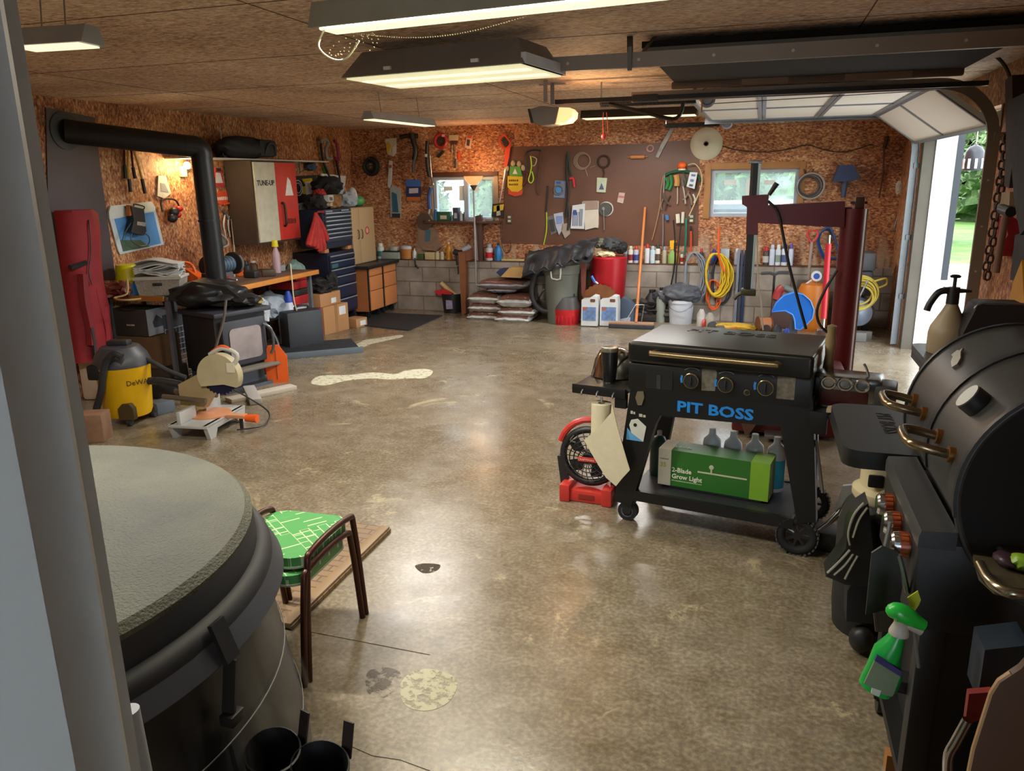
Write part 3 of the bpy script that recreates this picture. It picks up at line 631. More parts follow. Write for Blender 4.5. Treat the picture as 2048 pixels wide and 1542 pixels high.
def bx(name, label, cat, loc, s, rz, mat, extra=None, group=None, bev=.006):
    t = T(name, label, cat, loc, rz, group); b = t.p('body' if extra else name, mat); b.box(-s[0]/2, s[0]/2, -s[1]/2, s[1]/2, 0, s[2], bev)
    if extra: extra(t, b)
    return t.end()
# appliance box under the small bench
def ex(t, b):
    t.ps[-1].info[0] = 'carton'; c = t.p('printed_end', M('aab2c0', .6)); c.box(.185, .19, -.13, .13, .005, .235); c.m(M('4f5560', .5)).prism([(-.06, .07), (.09, .07), (.07, .12), (-.02, .18), (-.07, .12)], .19, .1915, 'yz')
    t.marks('lettering', M('c9bfae', .6), (-.04, -.1308, .09), .09, .016, 6)
bx('appliance_carton', 'dark brown product carton with a pale printed end under the small bench', 'carton', (-5.235, 5.6, .46), (.37, .26, .24), 0, M('3e3834', .7), ex)
t = T('wire_crate', 'white wire grid crate leaning under the bench left of the stove', 'crate', on_left(358, 690, .42), PI/2)
t.loc.z = 0; t.inv = (Matrix.Translation(t.loc) @ Matrix.Rotation(t.rz, 4, 'Z')).inverted()
b = t.p('wire_grid', M('b9bcc6', .4, .4))
for k in range(8): b.tube([(-.15+k*.045, 0, .0), (-.15+k*.045, 0, .5)], .004, 5)
for k in range(10): b.tube([(-.15, 0, .02+k*.052), (.165, 0, .02+k*.052)], .004, 5)
b = t.p('panel', M('565b63', .6)); b.box(-.15, .17, .01, .03, .25, .62); t.end()
bx('brown_carton', 'brown cardboard carton on the floor under the bench behind the shop vacuum', 'carton', (-5.2, 5.62, 0), (.42, .3, .455), 0, M('6e5136', .85))
# items on the small bench
t = T('wicker_basket', 'grey woven plastic basket of folded rags on the small bench', 'basket', (-4.97, 5.62, .823), math.radians(25)); 
b = t.p('basket', M('9a958c', .8, 0, .25, 60, .6)); b.prism([(-.16, 0), (-.19, .15), (.19, .15), (.16, 0)], -.13, .13)
b = t.p('rim', M('b3aea4', .7)); b.prism(RR(-.2, .2, .135, .16, .01), -.14, .14)
b = t.p('handle_slot', M('2a2622', .8)); b.box(-.04, .04, -.145, -.13, .085, .11, .008)
t.end()
t = T('folded_rags', 'bundle of white and grey folded rags in the woven basket', 'rags', (-4.97, 5.62, .985), math.radians(25)); b = t.p('rags', M('c6cac9', .85, 0, .2, 10, .4))
for k in range(7): b.sheet(lambda u, v, k=k: Vector((-.19+.37*u, -.11+.22*v+.0, .012+k*.017+.02*math.sin(u*5+k)+.015*math.cos(v*6+k*2))), 10, 8, (0, 0, -.008))
t.end()
t = T('plastic_tote', 'clear grey plastic tote beneath the woven basket', 'tote', (-4.95, 5.86, .823), math.radians(25)); b = t.p('tote', M('8fa0ae', .3)); b.box(-.0, .22, -.1, .1, .0, .06, .01); t.end()
t = T('nested_pails', 'bright yellow pail stacked upside down on a blue one', 'pail', (-5.27, 5.56, .823), 0)
b = t.p('blue_pail', M('2f7fc4', .4)); b.lathe([(.135, 0), (.13, .04), (.12, .1)]); b = t.p('yellow_pail', M('d9d20c', .4)); b.lathe([(.115, .1), (.117, .115), (.105, .12), (.092, .25), (.088, .255), (.0, .255)]); t.end()
t = T('power_tool_pile', 'rusty red hand grinder with its cable lying on the small bench', 'power tool', (-5.3, 5.32, .823), .1)
b = t.p('tool_body', M('6b2f24', .5, .2, .3, 20)); b.blob((0, 0, .06), (.16, .09, .06), .3, 4, 2, 3, 0).blob((.16, .02, .07), (.06, .06, .07), .2, 3, 4, 3, 0)
b = t.p('cable', M('b39b6a', .6)); b.tube([(.2, 0, .08), (.26, -.05, .16), (.28, -.1, .05), (.2, -.16, .02), (.34, -.2, .012), (.42, -.12, .012)], .008, 6, 5)
t.end()
t = T('chainsaw', 'orange chainsaw body lying on the bench behind the stove pipe', 'chainsaw', (-5.25, 6.2, .80), .2)
b = t.p('housing', M('e2621c', .45)); b.prism([(-.2, .02), (-.2, .1), (-.1, .17), (.1, .17), (.2, .1), (.2, .02)], -.07, .07); b = t.p('handle', M('e2621c', .45)); b.tube([(-.15, 0, .12), (-.1, 0, .22), (.1, 0, .22), (.15, 0, .12)], .014, 8, 4)
b = t.p('bar', M('3b3b3b', .4, .5)); b.box(.2, .28, -.01, .01, .03, .09); t.end()
bx('small_carton', 'small tan and black carton on the bench beside the orange chainsaw', 'carton', (-5.15, 5.98, .803), (.2, .12, .09), .9, M('b7a17a', .7))
# bench grinder
t = T('bench_grinder', 'bench grinder with two wheel guards mounted on the workbench', 'bench grinder', (-4.95, 6.55, .803), PI/2)
b = t.p('motor', M('5f7a94', .4, .3)); b.cyl((-.13, .1, .17), (.13, .1, .17), .075, n=24)
for k in range(5): b.m(M('4d6478', .4, .3)).torus((-.09+k*.045, .1, .17), .077, .005, 'x', 24, 6)
for x in (-.2, .17):
    g = t.p('wheel_guard', IRD); g.cyl((x, .1, .17), (x+.045, .1, .17), .11, n=28)
    h = t.p('grinding_wheel', M('6a6a68', .9), par=g); h.cyl((x+.01, .085, .17), (x+.035, .085, .17), .1, n=28)
b = t.p('stand', M('5d5a60', .5)); b.prism([(-.1, 0), (.12, 0), (.08, .1), (-.06, .1)], .04, .16)
b.m(M('b02a2a', .5)).box(-.01, .03, .035, .04, .04, .06)
t.end()
t = T('gooseneck_lamp', 'black gooseneck lamp with a grey shade bent over the bench grinder', 'lamp', (-5.1, 6.42, .803), PI/2)
b = t.p('base', IRD); b.cyl((0, 0, 0), (0, 0, .03), .07); b = t.p('neck', BLK); b.tube([(0, 0, .02), (-.03, 0, .25), (.0, -.02, .42), (.06, -.05, .46)], .01, 8, 5)
b = t.p('lamp_shade', M('4c4e49', .4)); b.lathe([(.04, 0), (.05, .05), (.065, .15), (.06, .15), (.03, .02)], mx=Matrix.Translation((.04, -.04, .47)) @ Matrix.Rotation(2.2, 4, 'Y'), n=24)
t.end()
t = T('bench_vise', 'small black bench vise at the front corner of the workbench', 'vise', (-4.85, 6.2, .803), 1.2); b = t.p('body', IRD); b.box(-.1, .1, -.05, .05, 0, .07, .015).box(-.12, -.07, -.06, .06, .03, .14, .01).box(.02, .07, -.06, .06, .05, .13, .01)
b = t.p('handle', STEEL); b.cyl((.16, -.08, .06), (.16, .08, .06), .008); t.end()
# clutter row at the back of the bench
row = [(6.85, .09, .16, 'd92b22', 'red spray can on the bench behind the grinder'), (6.95, .08, .13, 'c9cdd2', 'white jar on the bench beside the red spray can'), (7.08, .1, .15, 'e0641f', 'orange lidded jar on the bench below the striped cabinet'), (7.2, .12, .12, '2a2a2b', 'black round tin on the bench left of the yellow capped bottle'), (7.34, .1, .11, '50402f', 'brown tin on the bench in front of the wall')]
for i, (y, dd, h, c, lb) in enumerate(row):
    t = T('can', lb, 'can', (-5.25, y, .803), 0, 'jars and cans at the back of the workbench'); b = t.p('body', M(c, .4)); b.lathe([(dd/2, 0), (dd/2, h*.8), (dd/2*.6, h*.88), (dd/2*.6, h)], n=18)
    b = t.p('lid', M('1d1d1d' if i % 2 else 'b9b9b9', .4)); b.lathe([(dd/2*.62, h), (dd/2*.6, h+.02), (0, h+.02)], n=18); t.end()
t = T('glue_bottle', 'tall clear bottle with a bright yellow cap on the workbench', 'bottle', (-4.98, 7.38, .803)); b = t.p('bottle', M('b49aa8', .3)); b.lathe([(.04, 0), (.042, .2), (.02, .26), (.02, .28)]); b = t.p('cap', M('d8d024', .4)); b.cyl((0, 0, .28), (0, 0, .35), .035, .03); t.end()
for i, (x, y, c, lb) in enumerate(((-5.0, 6.95, '2a2b2d', 'black drill battery lying on the workbench'), (-4.9, 7.1, '4a3a2c', 'dark cordless drill body lying on the workbench'), (-5.05, 7.5, '8b8f94', 'grey parts tray at the far end of the workbench'))):
    bx('bench_part', lb, 'tool', (x, y, .803), (.14, .1, .07), i*.7, M(c, .5), None, 'loose tools on the workbench', .015)
# things hung on the left wall
t = WL('wall_poster', 'blue illustrated poster with a white header hung on the left wall', 'poster', 265, 455)
b = t.pl('header', M('d3dad8', .6), [(218, 424), (221, 412), (303, 403), (311, 414), (311, 421), (219, 438)], -.03, -.01)
t.pl('board', M('c9d6de', .4), [(219, 436), (311, 420), (328, 489), (241, 509), (236, 500)], -.018, -.006)
t.pl('picture', M('4f93d8', .5, 0, .25, 6), [(229, 438), (307, 424), (322, 487), (247, 503)], -.021, -.018)
t.pl('picture', M('4c6a52', .5, 0, .35, 8), [(241, 480), (280, 480), (300, 493), (247, 503)], -.023, -.021); t.end()
t = WL('battery_charger', 'black battery charger with clamp cables hanging over the blue poster', 'battery charger', 268, 440, off=.03)
b = t.pl('body', M('26272a', .4), [(262, 412), (288, 418), (293, 462), (288, 471), (262, 464), (268, 440)], -.07, -.0); b = t.pl('face_label', M('a9a6a0', .5), [(275, 443), (292, 445), (291, 453), (274, 450)], -.074, -.07)
t.pl('clamp', M('b5651e', .4, .3), [(259, 410), (268, 412), (266, 430), (259, 432)], -.06, -.02); t.tb('hanger', BLK, [(268, 413), (269, 408), (288, 413), (287, 419)], .006)
t.tb('cable', M('4a4e52', .5), [(265, 464), (262, 480), (280, 492), (297, 488), (298, 474), (288, 466)], .005, -.05); t.tb('cable', M('4a4e52', .5), [(262, 446), (250, 465), (245, 480)], .005, -.05); t.end()
for i, (c, P, lb) in enumerate(((M('d1ae2c', .4), ([(255, 296), (256, 335), (258, 358)], [(258, 358), (261, 384)], [(266, 297), (275, 325), (284, 358)], [(284, 358), (290, 387)]), 'long handled loppers with yellow handles hanging on the left wall'), (M('5c1f1c', .5), ([(248, 295), (249, 330)], [(249, 330), (251, 357)], [(262, 297), (266, 335)], [(266, 335), (270, 357)]), 'dark red handled loppers hanging behind the yellow pair'))):
    t = WL('loppers', lb, 'loppers', 265, 330)
    for k in (0, 2): t.tb('handle', c, P[k], .011, -.05+.025*i); t.tb('grip', BLK, P[k+1], .017, -.05+.025*i)
    t.end()
t = WL('earmuffs', 'red and black ear defenders hanging on the left wall left of the pipe', 'ear defenders', 343, 420)
t.tb('headband', BLK, [(325, 423), (322, 405), (330, 398), (350, 400), (358, 412)], .009, -.05)
for a, c in (((348, 424), (357, 418)), ((345, 436), (354, 430))):
    b = t.p('ear_cup', BLK); b.blob(t.q(*a, -.07), (.055, .04, .045), .05); b.m(M('b01822', .4)).blob(t.q(*c, -.06), (.045, .04, .03), .05)
t.end()
def bag(label, W, pts, mat='cfcabb', cat='packet', nm='paper_packet', extra=None, g=None):
    c = (sum(p[0] for p in pts)/len(pts), sum(p[1] for p in pts)/len(pts)); t = W(nm, label, cat, c[0], c[1], g); t.pl('pouch', M(mat, .5, 0, .15, 30), pts, -.018, -.003)
    if extra:
        for m_, p_ in extra: t.pl('print', M(m_, .6), p_, -.0205, -.018)
    return t.end()
bag('white paper packet pinned to the left wall above the ear defenders', WL, [(317, 351), (332, 353), (343, 386), (330, 397), (315, 392)], extra=[('8f9296', [(321, 366), (330, 367), (338, 385), (322, 383)])])
bag('red and white blister pack hanging on the wall just right of the stove pipe', WL, [(431, 335), (443, 337), (449, 374), (430, 374)], 'c93a44', extra=[('ded7d8', [(432, 345), (441, 346), (446, 366), (432, 366)]), ('2a2a33', [(433, 336), (442, 337), (442, 343), (433, 343)])])
t = WL('wall_lamp', 'glowing bare bulb lamp on the left wall behind the stove pipe', 'lamp', 368, 335); b = t.p('socket_box', M('c9c2a8', .5)); p = t.q(366, 343, -.02); b.box(p.x-.035, p.x+.035, -.04, 0, p.z-.05, p.z+.05, .005)
b = t.p('bulb', M('ffd9a0', .4, 0, 0, em=14)); q = t.q(374, 331, -.08); b.blob(q, (.035, .035, .035), 0); b.m(M('c9c2a8', .5)).cyl((p.x, -.03, p.z+.03), q, .02, n=12); t.end()
pl = bpy.data.lights.new('wall_lamp_bulb', 'POINT'); pl.energy = 9; pl.color = (1, .68, .32); pl.shadow_soft_size = .05; po = bpy.data.objects.new('wall_lamp_bulb', pl); v = on_left(374, 331, .16); po.location = v; COL.objects.link(po)
t = WL('oval_sign', 'orange oval brand sign with white lettering on the left wall', 'sign', 446, 397); p = t.q(446, 396, 0); b = t.p('plate', M('e2552f', .5)); b.cyl((p.x, 0, p.z), (p.x, -.012, p.z), 1, n=40)
for v in b.bm.verts: v.co.x = p.x+(v.co.x-p.x)*.155; v.co.z = p.z+(v.co.z-p.z)*.072
t.marks('lettering', M('f2e4d8', .5), (p.x-.11, -.0128, p.z-.02), .22, .04, 7); t.end()
t = WL('wall_clock', 'steel combination pliers hanging under the orange oval sign', 'pliers', 455, 430); t.name = 'pliers'
t.tb('jaw', STEEL, [(445, 420), (452, 428), (458, 440)], .014); t.tb('handle', M('c8cacc', .3, .6), [(450, 430), (447, 450), (452, 478)], .009); t.tb('handle', M('c8cacc', .3, .6), [(458, 432), (456, 450), (460, 474)], .009); t.end()
for i, (P, c, lb, nm) in enumerate(((((463, 438), (468, 490), (470, 530)), 'b8b4aa', 'long thin steel rod hanging left of the striped cabinet', 'steel_rod'), (((442, 468), (455, 480), (456, 490), (445, 494), (440, 488)), 'b5b9bd', 'bent grey hook tool hanging behind the bench lamp', 'hook_tool'), (((448, 409), (460, 406), (467, 402)), 'e0641f', 'orange handled pruner lying on nails under the oval sign', 'pruner'), (((462, 424), (474, 425), (476, 430)), '7a4426', 'brown handled hook on the left wall', 'wall_hook'), (((440, 452), (448, 475), (444, 500)), '8a6a4a', 'wooden handled file hanging beside the stove pipe', 'file'))):
    t = WL(nm, lb, nm.replace('_', ' '), P[0][0], P[0][1]); t.tb(nm, M(c, .4), P, .008, -.03); t.end()
# shelf and the things on it
t = WL('wall_shelf', 'long thin white shelf above the striped cabinet on the left wall', 'shelf', 500, 322); a, c = t.q(350, 318, -.12), t.q(632, 323, -.12); b = t.p('board', M('c3c1b8', .5)); b.box(a.x, c.x, -.3, -.0, 1.985, 2.0, .003)
for k in range(3): xx = a.x+.3+k*(c.x-a.x-.5)/2; g = t.p('bracket', STEEL); g.box(xx-.01, xx+.01, -.012, 0, 1.86-t.loc.z+t.loc.z, 1.985); g.bar((xx, -.01, 1.87), (xx, -.22, 1.98), .015, .004)
for m_ in t.ps:
    for v in m_.bm.verts: v.co.z -= t.loc.z
t.end()
t = T('duffel_bag', 'black duffel bag lying on the shelf above the striped cabinet', 'bag', (XL+.2, 7.35, 2.0), PI/2); b = t.p('bag_body', M('1b1c22', .7, 0, .2, 12, .3)); b.blob((0, 0, .11), (.43, .16, .12), .08, 2, 5, 4, .0); b.box(.08, .4, -.17, .1, .02, .2, .05)
b = t.p('strap', M('2b2f3a', .6)); b.tube([(.15, -.17, .05), (.2, -.19, .15), (.32, -.18, .14), (.35, -.17, .04)], .01, 6, 4); t.end()
t = T('radio_antenna', 'thin silver radio antenna standing up beside the duffel bag', 'antenna', (XL+.2, 7.02, 2.0)); b = t.p('mast', STEEL); b.cyl((0, 0, .02), (0, 0, .36), .006, .004, 8); b = t.p('foot', BLK); b.box(-.03, .03, -.03, .03, 0, .03, .005); t.end()
# striped cabinet
t = T('wall_cabinet', 'wall cabinet with white and red doors marked TUNE-UP', 'cabinet', (-5.1, 7.27, 1.11), PI/2)
W_, H_ = .82, .87
b = t.p('carcass', M('3a302c', .6)); b.box(-.0, W_, .012, .34, -.0, H_)
d1 = t.p('door', M('cfcdb9', .5, 0, .18, 12), lab='white left door'); d1.box(.02, .4, -.008, .014, .02, H_-.015, .004)
d2 = t.p('door', M('c8352b', .45, 0, .12, 8), lab='red right door'); d2.box(.402, W_-.012, -.008, .014, .02, H_-.015, .004)
t.text('lettering', M('22201f', .6), 'TUNE-UP', .076, (.05, -.0095, .615), PI/2, par=d1, bold=.002)
t.marks('lettering', M('5e1a18', .6), (.54, -.0088, .19), .2, .06, 5, d2)
g = t.p('handle', M('3a2422', .4, .4), par=d2); g.tube([(.47, -.01, .42), (.48, -.04, .4), (.49, -.04, .2), (.49, -.01, .17)], .013, 8, 4)
g = t.p('sticker', M('e8e6e4', .6), par=d2); g.prism([(.56, .5), (.72, .5), (.68, .66), (.63, .7)], -.011, -.008)
t.end()
# objects between cabinet and chest
t = WL('hanging_display', 'black pegboard display with yellow and white tool cards right of the striped cabinet', 'display', 615, 380, off=0)
t.pl('backing', M('1d1c1e', .6), [(592, 352), (634, 350), (642, 424), (600, 428)], -.03, -.002)
t.pl('card', M('d8c21c', .5), [(604, 358), (624, 356), (626, 366), (610, 368)], -.035, -.03); t.pl('card', M('e6e2dc', .5), [(611, 364), (626, 362), (624, 396), (614, 398)], -.036, -.03)
t.pl('card', M('cdb81d', .5), [(604, 374), (611, 372), (612, 388), (606, 388)], -.035, -.03); p = t.q(596, 376, -.03)
b = t.p('disc', M('c9c9c9', .4)); b.torus((p.x, -.034, p.z), .09, .006, 'y'); b.torus((p.x, -.034, p.z), .06, .004, 'y'); t.end()
t = WL('helmet_stickers', 'white and black patterned work gloves on the ledge beside the hanging red cloth', 'gloves', 618, 418); b = t.p('gloves', M('9aa4a6', .7, 0, .6, 30)); b.blob(t.q(608, 415, -.1), (.09, .06, .06), .3, 5, 1).blob(t.q(626, 413, -.1), (.08, .05, .05), .3, 5, 2); t.name = 'work_gloves'; t.end()
for i, (P, hd, lb) in enumerate((([(641, 280), (646, 320), (655, 345), (665, 372)], [(641, 284), (648, 278), (656, 284), (652, 300), (655, 316), (664, 317)], 'black string trimmer head hanging in the far left corner'), ([(672, 318), (677, 345), (680, 370)], [(668, 282), (672, 284), (678, 318), (670, 316)], 'dark red handled string trimmer hanging nearest the room corner'))):
    t = WL('string_trimmer', lb, 'string trimmer', 660, 320); t.tb('shaft', BLK, P, .018, -.05); b = t.p('hook', STEEL); q = t.q(P[0][0], P[0][1], -.05); b.cyl((q.x, 0, q.z), (q.x, -.07, q.z+.01), .006, n=8)
    t.tb('guard' if i == 0 else 'grip', M('8b8a88' if i == 0 else '8d2340', .4), hd, .02, -.08); t.end()
t = WL('baseball_hat', 'blue cap hanging under the right end of the shelf', 'cap', 620, 334); b = t.p('hat', M('3c4f6c', .7)); b.blob(t.q(622, 333, -.06), (.09, .06, .05), .15, 3, 2); t.end()
t = WL('yellow_strap', 'yellow and black strap hanging right of the pegboard display', 'strap', 640, 370); t.tb('strap', M('b39a2c', .6), [(633, 352), (638, 366), (636, 380), (642, 392)], .012, -.03); t.end()
t = WL('energy_drink_sticker', 'black and green sticker on the corner wall behind the trimmers', 'sticker', 655, 347); t.pl('sticker', M('3c8a3a', .5, 0, .6, 30), [(645, 334), (656, 333), (658, 356), (648, 357)], -.006, -.002); t.end()
t = T('red_towel', 'red cloth draped from the corner of the tool chest', 'towel', (-4.93, 8.28, 0), PI/2); P = [(633, 424), (640, 440), (648, 470), (650, 485), (648, 500), (636, 502), (630, 490), (617, 494), (613, 488), (622, 462)]
b = t.p('towel', M('b8302e', .8, 0, .3, 18, .5)); top = t.q(634, 426, -.02)
b.tube([top, top+Vector((.06, .015, .01)), Vector((.13, .03, top.z))], .012, 6, 3)
for k, (a, c) in enumerate(((617, 492), (626, 494), (633, 498), (640, 503), (648, 500), (654, 480))): e_ = t.q(a, c, -.03-.015*(k % 2)); b.tube([top+Vector((0, .02, 0)), top.lerp(e_, .4), top.lerp(e_, .75), e_], .04, 8, 3, rr=[.016, .02, .024, .03, .033, .036, .038, .04, .038, .03, .015])
t.end()
# tool chests
CH, CHB = M('25304d', .4, .2, .08, 2), M('343e50', .45, .2, .15, 6)
def chest(name, label, x0, x1, z0, z1, dep, mat, rows, body, split=None):
    t = T(name, label, 'tool chest', (-4.95, x0, z0), PI/2); w = x1-x0; h = z1-z0; b = t.p('body', body); b.box(0, w, .008, dep, 0, h, .006)
    zz = h-.03
    for k, r in enumerate(rows):
        d = t.p('drawer', mat); d.box(.02, w-.02, -.012, .01, zz-r+.006, zz-.004, .004)
        hb = t.p('handle', M('b7c3cc', .3, .5), par=d); hb.box(.03, w-.03, -.024, -.012, zz-.022, zz-.008, .003)
        zz -= r
    return t, w, h
t, w, h = chest('bottom_tool_chest', 'tall dark blue rolling tool chest with steel drawer pulls in the corner', 8.41, 9.07, .14, .92, .48, CH, [.07, .1, .09, .12, .17, .17], M('1c2036', .45, .2))
b = t.p('badge', M('3e6a72', .5)); b.box(.05, .2, -.016, -.012, h-.19, h-.14); b = t.p('badge', M('3e6a72', .5)); b.box(.05, .2, -.016, -.012, .06, .12)
for x in (.05, w-.05):
    for y in (.05, .42):
        c = t.p('caster', BLK); c.cyl((x-.02, y, -.09), (x+.02, y, -.09), .05, n=16).box(x-.025, x+.025, y-.03, y+.03, -.06, 0)
t.end()
t, w, h = chest('top_tool_chest', 'grey blue top tool chest stacked on the dark blue rolling chest', 8.37, 9.04, .97, 1.43, .34, CHB, [.045, .045, .05, .05, .05, .05, .07], M('2a3446', .5, .2))
b = t.p('lid_label', M('8fa6bd', .5)); b.box(.04, .2, -.012, -.006, h-.028, h-.012).box(.42, .6, -.012, -.006, h-.028, h-.012); t.end()
for i, x in enumerate((8.44, 9.0)):
    bx('wood_spacer', 'small wood block spacer under the %s corner of the top tool chest' % ('left', 'right')[i], 'block', (-5.02, x, .921), (.09, .09, .048), 0, M('c98f5c', .7), None, 'wood blocks between the tool chests', .003)
# pile on the top chest
pile = [(8.5, .0, '231f1d', (.14, .13, .1), 'black bundled strap heap on the top tool chest'), (8.68, .02, 'b9a98c', (.12, .1, .07), 'cream coloured folded bag on the top tool chest'), (8.86, .0, '9a7146', (.13, .13, .11), 'brown paper sack on the top tool chest'), (8.6, .15, 'b5322c', (.08, .07, .05), 'red ball cap on the heap above the tool chest'), (8.78, .17, '1a1a1c', (.2, .14, .12), 'black backpack on top of the heap above the tool chest'), (8.96, .17, '9fb0c4', (.12, .1, .09), 'pale blue cap beside the black backpack'), (9.02, .03, '3a6fb0', (.05, .05, .06), 'small blue can on the right edge of the top tool chest')]
for i, (y, z, c, r, lb) in enumerate(pile):
    t = T('clothing_bundle' if i != 6 else 'blue_can', lb, 'bundle' if i != 6 else 'can', (-5.12, y, 1.432+z), 0, None); b = t.p('bundle', M(c, .75, 0, .25, 14, .4)); b.blob((0, 0, r[2]*.8), r[:2]+(r[2],), .22, 3, i, 3, 0); t.end()
t = WL('label_card', 'white printed card with black lettering leaning behind the tool chest heap', 'card', 670, 360); t.pl('card', M('d9dadc', .6, 0, .3, 20), [(643, 347), (692, 352), (690, 372), (650, 392), (644, 380)], -.05, -.03); t.end()
t = T('white_lettered_box', 'small white box with black letters on the tool chest heap', 'box', (-4.98, 8.6, 1.52), .1); b = t.p('box', M('c9c9c6', .6)); b.box(-.05, .02, -.07, .07, 0, .08, .004); t.marks('lettering', BLK, (.0208, -.05, .015), .09, .045, 3, None, Matrix.Rotation(PI/2, 4, 'Z')); t.end()
# tall two-door cabinet standing on the black counter
t = T('tall_cabinet', 'tall plywood cabinet with two narrow doors and a round red sticker', 'cabinet', (-5.0, 9.12, .70), PI/2); b = t.p('carcass', M('8f7a58', .6)); b.box(0, .62, .008, .4, 0, .73)
for i, x in enumerate((.0, .2)):
    d = t.p('door', M('bda27a', .6, 0, .06, 3)); d.box(x+.004, (.2, .62)[i]-.004, -.012, .008, .01, .72, .003); g = t.p('handle', BLK, par=d); g.tube([((.14, .24)[i], -.012, .44), ((.14, .24)[i], -.03, .43), ((.14, .24)[i], -.03, .34), ((.14, .24)[i], -.012, .33)], .006, 6, 2)
    if i: g = t.p('sticker', M('c64a48', .6), par=d); g.torus((.4, -.013, .42), .045, .008, 'y', 24, 6); g.m(M('ddb8ae', .6)).cyl((.4, -.012, .42), (.4, -.0145, .42), .035)
t.end()
for i, (y, c, r, lb) in enumerate(((9.3, 'aab4bf', (.12, .14, .1), 'grey folded fabric on top of the tall plywood cabinet'), (9.55, '57a262', (.1, .1, .075), 'green glass ball on top of the tall plywood cabinet'), (9.42, 'c8cdd6', (.07, .06, .13), 'white plastic bottle on top of the tall plywood cabinet'))):
    t = T(('folded_fabric', 'glass_ball', 'plastic_bottle')[i], lb, ('fabric', 'ball', 'bottle')[i], (-5.12, y, 1.432)); b = t.p('x', M(c, .4 if i else .7)); b.blob((0, 0, r[2]*.95), r, (.2, .02, .03)[i], 3, i, 3, 0); t.end()
# orange cabinets
OC = M('cf8650', .5, 0, .06, 2)
t = T('black_counter', 'black countertop spanning the two orange drawer cabinets', 'countertop', (-4.78, 9.08, .66), PI/2); b = t.p('countertop', M('1d1c1e', .35, 0, .3, 8)); b.box(-.05, .86, -.04, .6, 0, .04, .01); t.end()
for i, (x0, x1) in enumerate(((9.1, 9.5), (9.52, 9.92))):
    t = T('drawer_cabinet', 'orange wood drawer cabinet on casters, the %s of the pair' % ('one nearer the tool chest', 'one against the back wall')[i], 'cabinet', (-4.8, x0, .1), PI/2, 'orange drawer cabinets'); w = x1-x0
    b = t.p('carcass', M('b06c3c', .5)); b.box(0, w, .01, .58, 0, .56); b.m(BLK).box(.005, .03, -.004, .012, .0, .555)
    for z0, z1 in ((.46, .55), (.27, .45), (.01, .26)): d = t.p('drawer', OC); d.box(.035, w-.01, -.014, .01, z0, z1, .004)
    for x in (.06, w-.06):
        for y in (.06, .5): c = t.p('caster', BLK); c.cyl((x-.012, y, -.06), (x+.012, y, -.06), .04, n=16); c.box(x-.02, x+.02, y-.02, y+.02, -.035, 0)
    t.end()
# floor clutter in front of the chests
CB = M('b5875a', .8, 0, .08, 3)
t = T('shipping_carton', 'large brown shipping carton on the floor in front of the blue tool chest', 'carton', (-4.98, 8.22, 0), math.radians(-10)); b = t.p('carton', CB); b.box(-.2, .2, -.2, .25, 0, .33, .004); b.m(M('a07448', .7)).box(-.201, .2015, .0, .05, .0, .332)
b = t.p('shipping_label', M('dfe5e6', .6)); b.box(.2, .203, .08, .2, .2, .3); t.end()
t = T('open_carton', 'open top cardboard box with black cloth on the large shipping carton', 'carton', (-5.0, 8.2, .333), math.radians(-4)); b = t.p('carton', CB); b.box(-.2, .18, -.22, .2, 0, .15, .004)
b = t.p('shipping_label', M('dfe5e6', .6)); b.box(-.16, -.08, -.223, -.22, .04, .1); b.box(.18, .183, .0, .1, .02, .08); t.end()
t = T('black_cloth_heap', 'black clothes heaped in the open cardboard box', 'clothes', (-5.0, 8.18, .485)); b = t.p('clothes', M('1c1c1f', .7, 0, .3, 12, .4)); b.blob((0, 0, .06), (.2, .2, .09), .25, 3, 7, 4, 0).blob((.1, .2, .1), (.07, .07, .12), .2, 3, 9, 3, 0); t.end()
bx('small_parcel', 'small flat brown parcel on the floor beside the black mat', 'carton', (-4.75, 8.62, 0), (.2, .2, .11), math.radians(-14), CB, lambda t, b: t.p('shipping_label', M('dfe5e6', .6)).box(.1, .103, -.03, .07, .02, .08))
t = T('stacked_tool_cases', 'red and black plastic tool case stack beside the workbench', 'tool case', (-5.05, 7.72, .42), PI/2); b = t.p('lower_case', M('b8282c', .45)); b.box(-.2, .2, -.16, .16, 0, .1, .02); b.m(M('2a2a2c', .5)).box(-.19, .19, -.165, .15, .1, .17, .02)
b = t.p('upper_case', M('c02a2c', .45)); b.box(-.19, .19, -.15, .15, .17, .26, .02).box(-.1, .19, -.14, .14, .26, .33, .02); t.end()
t = T('white_pail', 'white plastic pail under the red tool cases', 'pail', (-5.0, 7.72, 0)); b = t.p('pail', M('c9ced2', .4)); b.lathe([(.13, 0), (.155, .36), (.165, .37), (.165, .415), (0, .415)]); t.end()
t = T('pump_sprayer_jug', 'translucent white jug with a blue cap beside the workbench leg', 'jug', (-4.82, 7.3, .0)); b = t.p('jug', M('ccd4e6', .4)); b.lathe([(.12, 0), (.125, .3), (.11, .38), (.05, .46), (.04, .5)]); b = t.p('cap', M('2348b0', .4)); b.lathe([(.045, .5), (.04, .56), (.02, .62), (0, .62)]); t.end()
t = T('patterned_bag', 'green and white patterned tote bag standing behind the red tool cases', 'bag', (-5.15, 7.98, .5)); b = t.p('bag', M('7d9a94', .8, 0, .5, 20)); b.blob((0, 0, .18), (.12, .14, .2), .12, 3, 2, 3, 0); b.m(M('56645c', .6)).cyl((0, 0, -.5), (0, 0, .05), .1); t.end()
